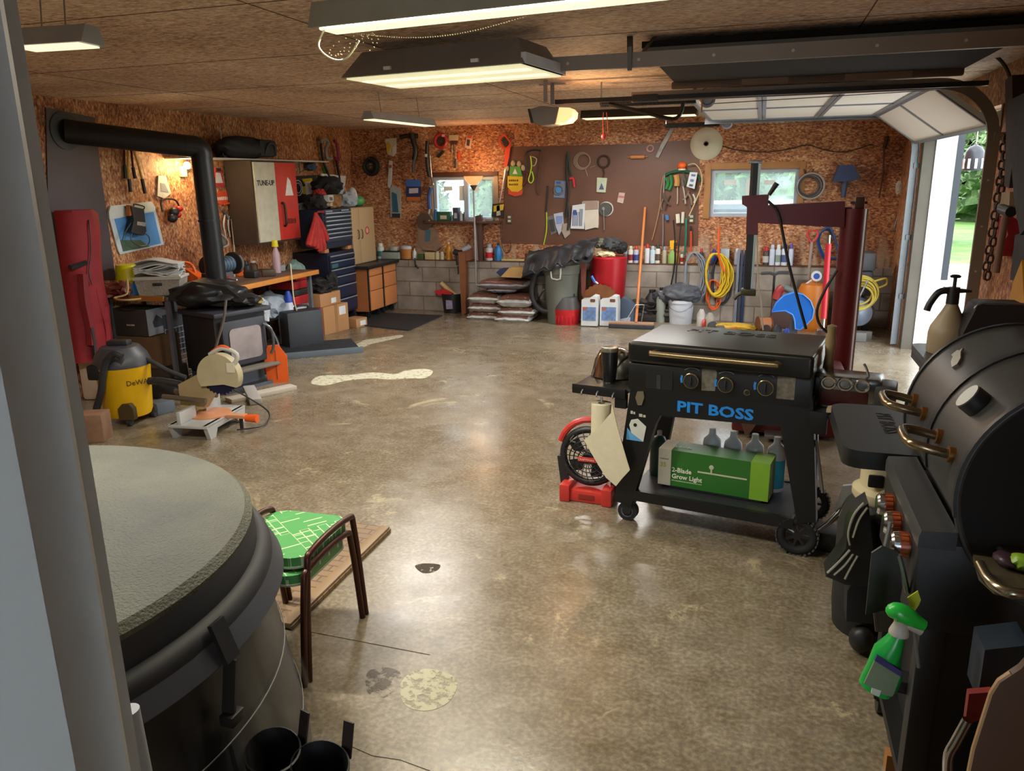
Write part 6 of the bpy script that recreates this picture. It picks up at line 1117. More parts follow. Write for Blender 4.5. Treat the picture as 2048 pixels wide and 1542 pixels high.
# ================================================================== MIDDLE AND RIGHT
# tire changer
MAR = M('64161c', .4, .1, .1, 3); HEX = M('2c2e2c', .4, .5)
t = T('tire_changer', 'tall dark red tire changing machine with a swing arm behind the griddle', 'tire changer', (.62, 6.0, 0), 0)
b = t.p('column', MAR); b.prism([(.085*math.cos(a)+.0, .085*math.sin(a)) for a in [i*PI/6+PI/12 for i in range(12)]], .0, 1.52, 'xy')
b.m(M('c9b9ac', .4)).box(.082, .09, -.02, .02, .1, 1.52); b = t.p('column_bracket', M('4a2418', .5)); b.box(.0, .06, -.03, .03, 1.52, 1.6, .005).box(-.03, .08, -.015, .015, 1.55, 1.57, .004)
b = t.p('swing_arm', MAR); b.prism(t.xz([(1536, 411), (1690, 402), (1688, 455), (1516, 446), (1516, 470), (1492, 468), (1494, 414), (1484, 408), (1484, 392), (1538, 389)], -.05), -.07, .05)
b.m(M('3a0f12', .5)).box(-.12, -.02, -.05, .05, 1.5, 1.53)
hx = t.q(1510, 360, 0).x; b = t.p('hex_shaft', HEX); zt = t.q(1510, 327, 0).z; zb = t.q(1503, 588, 0).z; b.cyl((hx, 0, zb+.02), (hx, 0, zt), .034, n=6); b = t.p('shaft_cap', STEEL); b.box(hx-.05, hx+.045, -.04, .04, zt, zt+.02, .005)
b = t.p('lock_lever', BLK); a, c = t.q(1538, 390, -.06), t.q(1554, 366, -.06); b.cyl(a, c, .014, .02, 12)
b = t.p('mount_head', M('4c4836', .45, .4)); b.box(hx-.05, hx+.06, -.05, .05, zb-.01, zb+.04, .01); a = t.q(1468, 598, -.03); b.tube([(hx, -.03, zb+.02), (hx-.06, -.03, zb-.0), a], .016, 8, 3)
b = t.p('base_cabinet', M('5a1519', .45, .1, .2, 4)); b.box(-.72, .0, -.6, .08, .03, .46, .02); b = t.p('turntable', M('8a8d90', .35, .8)); b.cyl((-.36, -.25, .46), (-.36, -.25, .5), .26, n=32)
for k in range(3):
    a = k*2*PI/3; c = t.p('clamp_jaw', STEEL); c.box(-.36+.18*math.cos(a)-.03, -.36+.18*math.cos(a)+.03, -.25+.18*math.sin(a)-.03, -.25+.18*math.sin(a)+.03, .5, .54, .008)
t.tb('air_hose', M('1d1a1c', .5), [(1536, 402), (1556, 425), (1566, 470), (1578, 530), (1596, 600), (1612, 658)], .011, -.1); t.tb('air_hose', M('b9b2a8', .5), [(1514, 470), (1515, 530), (1518, 578), (1522, 600), (1526, 660)], .006, -.08)
t.tb('air_hose', BLK, [(1674, 540), (1650, 580), (1634, 620), (1640, 650), (1664, 672)], .01, -.1)
b = t.p('pedal', STEEL); b.box(-.5, -.3, -.72, -.6, .03, .06, .008); b = t.p('leather_flap', M('5f4030', .7)); b.prism(t.xz([(1480, 838), (1520, 838), (1498, 868), (1490, 870)], -.64), -.65, -.63); t.end()
# things behind at right
def back_stand(nm, lb, cat, px, py, off): 
    p = on_back(px, py, off); return T(nm, lb, cat, (p.x, p.y, 0), 0)
p = Vector((on_back(1630, 560, .45).x, YO-.45, 0)); t = T('propane_cylinder', 'orange yellow refrigerant cylinder standing right of the blue guard', 'gas cylinder', p, 0); r = .17; zt = t.q(1630, 565, 0).z
b = t.p('tank', M('c8741c', .4, 0, .15, 5)); b.lathe([(r*.8, 0), (r, .06), (r, zt-.08), (r*.85, zt-.02), (r*.3, zt)], n=32); b = t.p('valve_collar', M('b9682a', .4)); b.cyl((0, 0, zt-.01), (0, 0, zt+.05), .05, n=16); t.end()
t = back_stand('pressure_gauge', 'round white pressure gauge with a blue centre above the orange cylinder', 'gauge', 1633, 552, .5); q = t.q(1633, 552, 0); b = t.p('dial', WPL); b.cyl((q.x, .02, q.z), (q.x, -.02, q.z), .058, n=24); b.m(M('2a52b0', .4)).cyl((q.x, -.021, q.z), (q.x, -.024, q.z), .034, n=20); t.tb('hose', M('b0aaa4', .4), [(1628, 558), (1614, 568), (1602, 578), (1606, 590)], .018, .03); b = t.p('stem', STEEL); b.cyl((q.x, 0, q.z-.2), (q.x, 0, q.z-.05), .01, n=8); t.end()
t = back_stand('snow_shovel', 'wooden shaft shovel with a red D grip leaning in the right corner', 'shovel', 1622, 500, .25); t.tb('grip', M('c24a48', .4), [(1615, 462), (1634, 462), (1635, 472), (1628, 482), (1621, 482), (1615, 470), (1615, 462)], .014, 0); t.tb('shaft', M('a09084', .5), [(1624, 484), (1620, 520), (1617, 560)], .018, 0, n=10); b = t.p('blade', STEEL); q = t.q(1616, 560, 0); b.box(q.x-.12, q.x+.12, -.01, .01, .0, q.z); t.end()
t = back_stand('blue_cable_coil', 'blue hose coil hanging on the back wall behind the red pole', 'hose', 1655, 485, .06); 
for k in range(4): t.tb('hose_loop', M('2a4a86', .5), [(1645, 462), (1638-k, 480), (1645, 505+k*3), (1662, 517), (1676, 512), (1672, 485), (1660, 462-k*2)], .013, -.02*k, closed=True)
t.end()
t = T('red_pole', 'red and chrome pole standing upright just left of the maroon column', 'pole', (on_back(1650, 650, 1.6).x, YO-1.6, 0), 0); a, m_, c, l = t.q(1658, 470, 0), t.q(1657, 487, 0), t.q(1647, 637, 0), t.q(1645, 662, 0)
b = t.p('pole', M('c42434', .35)); b.cyl(c, m_, .028, .028, 14); b = t.p('chrome_top', CHROME); b.cyl(m_, a, .02, n=12); b = t.p('chrome_foot', CHROME); b.cyl(l, c, .02, n=12).box(l.x-.06, l.x+.06, -.06, .06, 0, l.z+.02, .01); t.end()
# blue guard (grinder shield)
t = T('abrasive_saw_guard', 'bright blue half round guard of a cut off saw on the floor', 'saw guard', (on_back(1590, 640, 1.3).x, YO-1.3, 0), 0); q = t.q(1590, 622, 0); R_ = abs(t.q(1627, 622, 0).x-q.x)
P = t.xz([(1544, 622), (1552, 605), (1568, 590), (1588, 584), (1606, 588), (1620, 600), (1627, 618), (1624, 635), (1610, 650), (1600, 658), (1590, 656), (1589, 640), (1585, 628), (1570, 620)])
b = t.p('guard', M('1f6fd0', .35)); b.prism(P, -.05, .05); b.m(M('3f8ae4', .35)).tube([(x, -.052, z) for x, z in P], .008, 6, closed=True); b = t.p('base_frame', M('5d6470', .4, .4)); b.box(q.x-.2, q.x+.2, -.15, .15, 0, .08, .01).box(q.x-.04, q.x+.04, -.02, .04, .08, .25); t.end()
t = back_stand('grinder_body', 'red and grey angle grinder lying against the block wall left of the orange cylinder', 'grinder', 1572, 585, .45); t.tb('grip', M('9c3434', .4), [(1552, 598), (1558, 582), (1566, 575)], .05, 0, n=10); t.tb('motor', M('6c7478', .4), [(1568, 575), (1585, 582), (1600, 590)], .04, .02, n=10); b = t.p('stand', M('4a3430', .6)); b.box(-.15, .15, .0, .25, 0, .36, .02); t.end()
t = back_stand('tee_handle_key', 'black steel T handled bar standing before the block wall', 'tee bar', 1549, 600, .35); t.tb('cross_bar', M('55565c', .4, .4), [(1522, 547), (1540, 546), (1549, 549), (1558, 545), (1578, 545)], .02, 0, 2); b = t.p('shaft', BLK); q = t.q(1549, 549, 0); b.cyl((q.x, 0, 0), (q.x, 0, q.z), .014, n=10); t.end()
t = T('steel_strips', 'bundle of tall grey steel strips leaning behind the yellow cord', 'steel strips', (on_back(1485, 560, .12).x, YO-.13, 0), 0)
for k, (x, c) in enumerate(((1478, '8d96a8'), (1485, '4a5468'), (1492, '2f4470'))): a = t.q(x, 500, 0); b = t.p('strip', M(c, .4, .5)); b.box(a.x-.015, a.x+.015, -.01, .0, 0, a.z)
t.end()
for i, (px, py, s, c, lb, nm) in enumerate(((1468, 652, (.5, .12, .1), 'c9a02c', 'yellow drill case with orange trim on the floor by the tower base', 'drill'), (1528, 650, (.16, .14, .2), 'a96a3c', 'orange wound reel on the floor left of the blue guard', 'reel'), (1420, 640, (.12, .1, .22), '9a9488', 'dusty metal tank on the floor behind the griddle', 'tank'), (1445, 655, (.2, .12, .08), '5a544e', 'dark clamp part on the floor behind the griddle lid', 'clamp'), (1402, 648, (.1, .1, .26), 'b9b4b0', 'white bottle with a red band below the grey cord', 'bottle'), (1555, 645, (.1, .1, .18), '26262a', 'black hydraulic jack by the blue guard', 'jack'), (1575, 652, (.08, .08, .14), '2a4ab4', 'blue and white bottle in front of the blue guard', 'bottle'))):
    q = on_back(px, py, .75 if i not in (5, 6) else 1.15); t = T('floor_'+nm, lb, nm, (q.x, q.y, 0), i*.3); b = t.p('body', M(c, .5, 0, .3, 14))
    if nm in ('bottle', 'tank', 'jack'): b.lathe([(s[0]*.5, 0), (s[0]*.52, s[2]*.7), (s[0]*.2, s[2]*.95)], n=18)
    elif nm == 'reel': b.cyl((-.07, 0, .09), (.07, 0, .09), .085, n=24); b.m(M('6a3c20', .5)).cyl((-.075, 0, .09), (-.07, 0, .09), .1, n=24).cyl((.07, 0, .09), (.075, 0, .09), .1, n=24)
    else: b.blob((0, 0, s[2]*.5), (s[0]*.5, s[1]*.6, s[2]*.5), .15, 3, i, 3, 0)
    g = t.p('detail', M(('e2582c', '3a2a20', '4a4a48', '8a8a88', 'c04038', '8d8d8d', 'dfe2e8')[i], .4)); g.cyl((0, -s[1]*.4, s[2]*.3), (0, -s[1]*.66, s[2]*.3), s[2]*.25, n=14); t.end()
# air compressor by the door
t = T('air_compressor', 'grey air compressor tank with a black motor by the far door track', 'compressor', (on_back(1740, 680, .55).x-.02, YO-.55, 0), 0)
q = t.q(1735, 645, 0); q.x = min(q.x, 1.1-t.loc.x); b = t.p('tank', M('8f9cb0', .35, .2)); b.lathe([(.02, -.3), (.14, -.26), (.17, -.16), (.17, .16), (.14, .26), (.02, .3)], c=(q.x, 0, .27), ax='y', n=30)
b = t.p('motor', M('34343a', .5)); b.box(q.x-.12, q.x+.12, -.2, .2, .45, .72, .03); b = t.p('shroud', M('5c6066', .5)); b.box(q.x-.05, q.x+.14, -.16, .2, .72, .92, .03)
for s in (-1, 1): c = t.p('wheel', RUB); c.cyl((q.x+s*.12-.03, .1, .07), (q.x+s*.12+.03, .1, .07), .07, n=20)
b = t.p('foot_rail', M('77736c', .5)); b.box(q.x-.2, q.x+.15, -.34, -.26, 0, .08, .008); t.end()
coil_c = (q.x+t.loc.x-.02, YO-.55-.36, .52)
t = T('yellow_air_hose', 'coil of yellow air hose hung on the front of the grey compressor', 'hose', coil_c, 0)
for k in range(7): b = t.p('hose_loop', M('c9b64c', .4)); b.torus((.01*math.sin(k*2), -.02*(k % 3), -.012*k+.06*(k == 6)), .17-.008*k, .011, 'y', 30, 6, 1.05)
b = t.p('hose_tail', M('c9b64c', .4)); b.tube([(.12, -.05, .12), (.24, -.0, .15), (.26, .05, .08), (.18, .05, .04)], .011, 6, 4); b = t.p('quick_coupler', M('8d96a0', .3, .7)); b.tube([(.06, -.08, .14), (-.03, -.1, -.1), (-.1, -.08, -.38)], .009, 6, 3); t.end()
for i, (px, py, s, c, lb, nm) in enumerate(((1775, 560, (.08, .05, .6), '4c4a46', 'grey boards leaning in the corner behind the far track', 'boards'), (1700, 688, (.3, .14, .09), '6c6a66', 'grey toolbox with a white label on the floor by the compressor', 'toolbox'), (1668, 690, (.2, .15, .1), '84868c', 'low steel jack on the floor behind the maroon column', 'jack'))):
    q = on_back(px, py, (.08, 1.0, 1.3)[i]); t = T('corner_'+nm, lb, nm, (min(q.x, 1.3), q.y, 0), 0); b = t.p('body', M(c, .5)); h = (.7, .1, .1)[i]; b.box(-s[0]/2, s[0]/2, -s[1]/2, s[1]/2, 0, h, .01); g = t.p('label' if i == 1 else 'top_piece', M(('6a6862', 'd5d8dc', 'a4a6aa')[i], .5)); g.box(-s[0]*.3, s[0]*.1, -s[1]/2-.004, -s[1]/2, h*.3, h*.8); t.end()

# ------------------------------------------------------------------ griddle
GB = M('0f0f10', .42, .1, .06, 6); GM = M('1f1d1b', .3, .3, .08, 3)
gA, gB = floor_at(1250, 1040), floor_at(1605, 1110); ga = math.atan2(gB.y-gA.y, gB.x-gA.x)
t = T('gas_griddle', 'black gas griddle cart with blue lettering, a closed lid and four wheels', 'griddle', gA, ga)
b = t.p('lid', GM); b.box(.005, .872, -.04, .5, .865, .972, .022, seg=4)
for s in ('PIT BOSS',): g = t.text('embossed_lettering', M('3b3834', .35, .3), s, .1, (.19, .33, .9725), Matrix.Identity(4), par=b, ex=.002, sx=1.15)
g = t.p('lid_handle', M('9a8a68', .25, .9), par=b); g.tube([(.155, -.04, .93), (.155, -.085, .935), (.185, -.105, .935), (.69, -.105, .935), (.72, -.085, .935), (.72, -.04, .93)], .0135, 12, 4)
b = t.p('control_panel', GB); b.box(.008, .868, -.03, .47, .73, .863, .01); b.prism(t.xz([(1262, 775), (1318, 828), (1568, 851), (1626, 800), (1626, 750), (1262, 724)], 0), -.028, .0)
g = t.p('grease_slot', M('0c0c0c', .5), par=b); g.prism(t.xz([(1292, 738), (1346, 741), (1345, 780), (1292, 776)], -.03), -.033, -.028); g.m(M('2c2b2a', .5)).prism(t.xz([(1314, 750), (1322, 750), (1322, 778), (1314, 778)], -.03), -.036, -.03)
for px, py in ((1382, 762), (1451, 770), (1531, 776)):
    c = t.q(px, py, -.05); k = t.p('burner_knob', BLK, par=b); k.cyl((c.x, -.03, c.z), (c.x, -.055, c.z), .034, .031, 28); k.m(M('a89c78', .25, .9)).torus((c.x, -.052, c.z), .035, .0035, 'y', 32, 6); k.m(BLK).box(c.x-.004, c.x+.004, -.066, -.055, c.z-.022, c.z+.022, .002)
    g = t.p('dial_mark', M('2b7fc8', .5), par=b); g.prism([(c.x-.058*math.cos(a), c.z+.058*math.sin(a)) for a in (-.35, 0, .35)]+[(c.x-.047*math.cos(a), c.z+.047*math.sin(a)) for a in (.35, 0, -.35)], -.032, -.0285); g.m(M('9aa0a4', .5)).tube([(c.x+.06*math.cos(a), -.031, c.z+.06*math.sin(a)) for a in [1.0+.25*i for i in range(6)]], .0015, 5)
for px, py in ((1494, 785), ): c = t.q(px, py, -.03); k = t.p('igniter_button', M('a89c78', .3, .8), par=b); k.torus((c.x, -.032, c.z), .012, .003, 'y', 20, 6); k.m(BLK).cyl((c.x, -.03, c.z), (c.x, -.04, c.z), .009, n=14)
g = t.p('warning_label', M('6d6656', .6, 0, .5, 60), par=b); g.prism(t.xz([(1404, 737), (1430, 738), (1434, 745), (1430, 782), (1403, 781)], -.03), -.0305, -.028); g = t.p('warning_label', M('6d6656', .6, 0, .5, 60), par=b); g.prism(t.xz([(1556, 748), (1592, 752), (1588, 800), (1552, 797)], -.03), -.0305, -.028)
a, c = t.q(1353, 822, -.03), t.q(1508, 828, -.03); rot = Matrix.Rotation(PI/2, 4, 'X'); BL = M('1f86d8', .4)
t.text('brand_lettering', BL, 'PIT BOSS', .072, (a.x, -.0305, a.z+.002), Matrix.Rotation(-math.atan2(c.z-a.z, c.x-a.x)*-1*0, 4, 'Y') @ rot, par=b, bold=.0022, sx=(c.x-a.x)/.285, ex=.001)
def leg(nm, P, y0, y1, m_=GB): b = t.p('leg', m_); b.prism(t.xz(P, y0), y0, y1); return b
lf = leg('', [(1262, 770), (1322, 828), (1310, 850), (1262, 1012), (1228, 1002)], -.025, .03); leg('', [(1560, 849), (1626, 796), (1632, 1045), (1594, 1047)], -.025, .03)
for x0, x1, xb in ((.03, .16, -.01), (.72, .85, .82)): b = t.p('leg', GB); b.prism([(x0, .73), (x1, .73), (xb+.07, .12), (xb, .12)], .42, .46)
b = t.p('lower_shelf', M('3b3b40', .4, .2)); b.box(.02, .83, .0, .45, .165, .18); b.m(GB).box(.0, .84, -.024, .0, .13, .185).box(.0, .84, .45, .47, .13, .185)
b = t.p('side_shelf', M('201e1b', .35, .3)); b.box(-.29, .0, -.03, .4, .69, .715, .008); b.m(GB).box(-.29, .0, -.045, -.028, .675, .725, .004).box(-.06, .0, -.03, .0, .62, .69)
for px in (1166, 1196, 1228): c = t.q(px, 774, -.045); g = t.p('tool_hook', STEEL, par=b); g.tube([(c.x, -.045, .7), (c.x, -.065, .69), (c.x, -.065, .675)], .004, 6, 3)
b = t.p('side_shelf', M('4a4d52', .35, .3)); b.box(.872, 1.16, -.03, .4, .69, .715, .008)
b.m(GB).box(.872, .95, -.045, -.028, .62, .725, .004)
t.tb('frame_side', M('8d9096', .4, .6), [(1632, 880), (1640, 940), (1645, 985)], .008, .0, 2)
b = t.p('bottle_opener', M('b5a88c', .3, .8)); b.prism(t.xz([(1275, 783), (1287, 783), (1289, 795), (1284, 810), (1276, 810), (1271, 795)], -.035), -.04, -.03)
b = t.p('hang_tag', M('cfd0c0', .5), lab='white and light blue hang tag'); b.prism(t.xz([(1262, 840), (1275, 838), (1292, 854), (1286, 884), (1262, 866), (1258, 850)], -.035), -.032, -.029); b.m(M('58a0d0', .5)).prism(t.xz([(1254, 856), (1262, 866), (1286, 884), (1252, 879)], -.035), -.0325, -.0285); b.m(BLK).cyl(t.q(1270, 850, -.035), t.q(1270, 850, -.035)+Vector((0, .004, 0)), .009, n=14)
for k, (px, py) in enumerate(((1268, 826), (1285, 832))): c = t.q(px, py, -.03); t.marks('tag_lettering', M('b9b9a4', .5), (c.x-.018, -.0294, c.z-.006), .03+.012*k, .016, 2)
t.tb('diagonal_brace', STEEL, [(1325, 826), (1288, 876)], .004, .03, 1)
for x, y in ((-.0, .02), (.02, .42)):
    c = t.p('caster', M('191919', .5)); c.box(x-.03, x+.05, y-.03, y+.03, .1, .13, .006).prism([(x-.02, .1), (x+.04, .1), (x+.03, .04), (x-.01, .04)], y-.028, y-.02); w_ = t.p('caster_wheel', RUB); w_.cyl((x+.01, y-.02, .052), (x+.01, y+.02, .052), .052, n=28); w_.m(M('4a4a4c', .4)).torus((x+.01, y-.02, .052), .03, .004, 'y', 20, 5)
for x, y in ((.86, .0), (.86, .44)):
    w_ = t.p('large_wheel', RUB, lab='large treaded wheel'); w_.torus((x, y, .095), .075, .022, 'y', 36, 10); w_.cyl((x, y-.012, .095), (x, y+.012, .095), .02, n=18)
    for k in range(7): a = k*2*PI/7; w_.m(BLK).bar((x+.015*math.cos(a), y, .095+.015*math.sin(a)), (x+.06*math.cos(a), y, .095+.06*math.sin(a)), .018, .012)
    for k in range(26): a = k*2*PI/26; w_.m(M('4c4c4a', .6)).box(-.006, .006, -.024, .024, .092, .098, 0, Matrix.Translation((x, y, .095)) @ Matrix.Rotation(a, 4, 'Y'))
GRID = t.end()
def gpos(x, y, z): return Vector((gA.x+x*math.cos(ga)-y*math.sin(ga), gA.y+x*math.sin(ga)+y*math.cos(ga), z))
t = T('tumbler', 'black insulated tumbler with a clear lid on the left griddle shelf', 'tumbler', gpos(-.14, .1, .716), ga); b = t.p('tumbler_body', M('141414', .35)); b.lathe([(.032, 0), (.034, .005), (.04, .1), (.042, .1), (.044, .165)]); b = t.p('steel_band', CHROME); b.cyl((0, 0, .0), (0, 0, .012), .0335, n=24); b = t.p('lid', M('6a6250', .25)); b.lathe([(.0445, .165), (.046, .172), (.044, .185), (.03, .18), (0, .18)]); t.end()
t = T('mixing_bowl', 'polished steel bowl lying upside down behind the tumbler', 'bowl', gpos(-.17, .25, .716), 0); b = t.p('mixing_bowl', M('c9c4b4', .12, 1, .03, 3)); b.lathe([(.12, 0), (.125, .006), (.118, .03), (.105, .09), (.08, .135), (.04, .15), (0, .152)], n=40); t.end()
# paper towel
t = T('paper_towel_roll', 'roll of white paper towel with its sheet hanging down the griddle', 'paper towel', gpos(-.16, -.02, .0), ga); r = .052; zt = t.q(1203, 806, 0).z; xc = t.q(1203, 806, 0).x
PT = M('d6ccab', .8, 0, .05, 40, .2); b = t.p('roll', PT); b.lathe([(.018, zt), (r, zt), (r, zt-.27), (.018, zt-.27)], c=(xc, 0, 0), caps=False, n=36); b.m(M('8a7248', .8)).lathe([(.018, zt+.0005), (.018, zt-.27)], c=(xc, 0, 0), caps=False, n=24)
b = t.p('loose_sheet', PT); S = t.xz([(1224, 806), (1222, 826), (1190, 862), (1168, 880), (1188, 915), (1212, 955), (1232, 972), (1246, 955), (1260, 940), (1248, 900), (1234, 850)], -.06); b.prism(S, -.062, -.058); t.end()
t = T('towel_rod', 'thin steel rod holding the paper towel roll under the griddle shelf', 'rod', gpos(-.16, -.02, 0), ga); b = t.p('towel_rod', STEEL); b.cyl((xc, 0, zt-.28), (xc, 0, .675), .006, n=8); t.end()
# grow light box and bottles on lower shelf
t = T('grow_light_box', 'long green retail box with white lettering on the griddle lower shelf', 'box', gpos(0, .1, .1815), ga)
a, c, up = t.q(1316, 968, 0), t.q(1536, 988, 0), t.q(1318, 892, 0); x0, x1 = a.x, c.x; h = .21; xg = t.q(1342, 930, 0).x; xl = t.q(1502, 930, 0).x
b = t.p('carton', M('2c6a22', .4, 0, .12, 4)); b.box(x0, x1, 0, .15, .015, h); f = b
g = t.p('white_panel', M('cfc6b2', .5), par=f); g.box(x0-.0015, xg, -.002, .151, .015, h+.001); g = t.p('lime_panel', M('7fb02a', .5), par=f); g.box(xl, x1+.0015, -.002, .151, .015, h+.001)
sz = .034; t.text('lettering', M('e8ead8', .5), '2-Blade', sz, (xg+.006, -.0025, .095), rot, par=f, bold=.0007); t.text('lettering', M('e8ead8', .5), 'Grow Light', sz, (xg+.006, -.0025, .06), rot, par=f, bold=.0007)
t.marks('small_lettering', M('a9c48a', .5), (xg+.006, -.0005, .044), .16, .006, 22, f); t.text('small_lettering', M('9ab03a', .5), '35', .034, (x0+.008, -.0035, .115), rot, par=f, bold=.0006); t.marks('small_lettering', M('5a7048', .5), (x0+.008, -.0025, .155), .045, .007, 7, f)
t.text('small_lettering', M('d8dcc8', .5), '2-Blade', .03, (xg+.0, .05, h+.002), Matrix.Identity(4), par=f)
g = t.p('product_picture', M('c4c4a8', .5), par=f); zc = .115; g.box(xg+.14, xl-.015, -.003, -.001, zc-.004, zc+.004).box(xg+.205, xg+.213, -.003, -.001, zc, zc+.03); g.cyl((xg+.209, -.003, zc+.034), (xg+.209, -.001, zc+.034), .012, n=16)
b = t.p('plastic_foot', M('16181a', .5)); b.box(x0+.02, x1-.03, .005, .145, 0, .016, .004); t.end()
for i, x in enumerate((.36, .47, .58, .69)):
    t = T('water_bottle', ('clear bottle with a peaked top behind the grow light box, first from the left', 'clear bottle with a peaked top, second from the left behind the green box', 'clear bottle with a peaked top, third from the left behind the green box', 'clear bottle of cyan fluid at the right end behind the green box')[i], 'bottle', gpos(x, .32, .181), ga, 'clear bottles behind the green box')
    b = t.p('bottle', M('e4edf2', .25, 0, .1, 14)); b.lathe([(.045, .0), (.047, .2), (.044, .225), (.02, .25), (.016, .27)], n=20); b = t.p('cap', M('dfe3e6', .4)); b.lathe([(.018, .262), (.017, .285), (0, .287)], n=14)
    if i == 3: b = t.p('fluid', M('3ab4cc', .3)); b.lathe([(.0475, .02), (.0485, .17), (.0475, .17)], n=20)
    t.end()
t = T('camping_gas_bottle', 'dark green gas bottle on the lower shelf just left of the green box', 'gas bottle', gpos(.085, .28, .181), ga); b = t.p('bottle', M('1c3c38', .4)); b.lathe([(.045, 0), (.048, .01), (.048, .17), (.03, .21), (.014, .22)]); b = t.p('valve', STEEL); b.cyl((0, 0, .22), (0, 0, .245), .013, n=12); t.end()
# chrome appliance + napkins on right shelf
t = T('chrome_toaster', 'chrome three slot countertop appliance with a small lever on the right griddle shelf', 'appliance', gpos(1.02, .14, .716), ga)
b = t.p('body', M('8a8a8c', .2, .9, .1, 6)); b.box(-.15, .13, -.07, .11, .0, .15, .02); b.m(M('401418', .3)).box(-.12, .08, -.076, -.07, .015, .09, .004)  # dark red front plate paints a reflection onto the chrome
for k in range(3): g = t.p('chrome_bezel', CHROME, par=t.ps[0]); g.torus((-.09+k*.07, -.072, .12), .026, .007, 'y', 20, 6, 1.1)
b = t.p('lever', STEEL); b.tube([(.07, 0, .14), (.06, -.01, .18), (.045, -.015, .21)], .006, 6, 3); b = t.p('side_block', M('3c3c3e', .4)); b.box(.1, .19, -.08, .08, 0, .13, .02); t.end()
t = T('folded_napkin', 'folded cream cloth at the front of the right griddle shelf', 'napkin', gpos(1.03, .005, .716), ga); b = t.p('folded_napkin', M('cdb59a', .8)); b.sheet(lambda u, v: Vector((-.09+.19*u, -.03+.06*v, .022+.006*math.sin(u*7))), 12, 3, (0, 0, -.018)); t.end()
t = T('wooden_bottle', 'tan wooden pepper mill standing behind the right end of the griddle lid', 'pepper mill', gpos(.9, .3, .716), ga); b = t.p('wooden_bottle', M('8f7850', .5)); b.lathe([(.03, 0), (.028, .12), (.02, .2), (.026, .27), (.018, .31), (.022, .34), (0, .35)], n=22); t.end()
t = T('black_pipe_bundle', 'black and chrome jack parts on the floor between the griddle and the propane tank', 'jack', gpos(1.0, .12, 0), ga); b = t.p('frame', BLK); b.box(-.08, .1, -.05, .1, 0, .1, .02)
for k in range(3): b = t.p('rod', CHROME); b.cyl((-.07+k*.05, -.05, .1+k*.05), (.09, .02, .24+k*.06), .012, n=10)
b = t.p('plate', M('b9bec6', .3, .5)); b.prism([(.0, .2), (.1, .28), (.1, .36), (.03, .34)], -.02, .0); t.end()
# cordless fan
t = T('jobsite_fan', 'red and black round cordless fan on the floor left of the griddle', 'fan', (floor_at(1172, 1008).x, floor_at(1172, 1008).y+.07, 0), math.radians(-4)); FR_ = M('c2332a', .4)
b = t.p('base', FR_); b.box(-.15, .15, -.06, .08, 0, .07, .015); b.box(-.15, -.09, -.08, .1, 0, .1, .012).box(.09, .15, -.08, .1, 0, .1, .012); b.m(M('8a241e', .4)).box(-.04, .05, -.064, -.06, .02, .05, .004)
for s in (-1, 1): b = t.p('support_arm', BLK); b.bar((s*.14, .02, .05), (s*.165, .02, .24), .03, .05, .006)
b = t.p('shroud', BLK); b.torus((0, .02, .25), .155, .02, 'y', 44, 10); b = t.p('shroud', FR_); b.tube([(.185*math.cos(a), .03, .25+.21*math.sin(a)) for a in [math.radians(20+i*14) for i in range(11)]], .018, 8)
b = t.p('grille', M('0f0f10', .5))
for r in (.03, .055, .08, .105, .13): b.torus((0, -.03+.1*(r**2)*8*.3, .25), r, .0035, 'y', 36, 5)
for k in range(24): a = k*PI/12; b.tube([(.02*math.cos(a), -.03, .25+.02*math.sin(a)), (.08*math.cos(a+.15), -.025, .25+.08*math.sin(a+.15)), (.15*math.cos(a+.25), .0, .25+.15*math.sin(a+.25))], .0025, 4)
b = t.p('brand_plate', FR_); b.box(-.055, .055, -.04, -.032, .235, .262, .004); t.text('lettering', M('e8c8c0', .5), 'CRAFTSMAN', .016, (-.052, -.0405, .243), rot)
b = t.p('fan_blade', M('232325', .5))
for k in range(5): a = k*2*PI/5; b.prism([(.03*math.cos(a), .25+.03*math.sin(a)), (.13*math.cos(a-.3), .25+.13*math.sin(a-.3)), (.135*math.cos(a+.2), .25+.135*math.sin(a+.2)), (.1*math.cos(a+.45), .25+.1*math.sin(a+.45))], .03, .035)
b = t.p('motor_hub', BLK); b.cyl((0, -.02, .25), (0, .06, .25), .035, n=20); b = t.p('hook', STEEL); b.tube([(-.08, -.03, .38), (-.1, -.03, .35), (-.07, -.03, .34)], .004, 6, 3); t.end()

# ------------------------------------------------------------------ barrel smoker at the right edge
BM = M('3a3a3a', .4, .35, .08, 4); BMD = M('0a0a0b', .85); BRS = M('a5703c', .3, .8)
CX, CZ, RB, Y0, Y1 = .79, 1.0, .295, 2.0, 2.72
t = T('barrel_smoker', 'large black barrel grill with two lids and brass ringed handles at the right edge', 'grill', (CX, 2.36, 0), -PI/2)
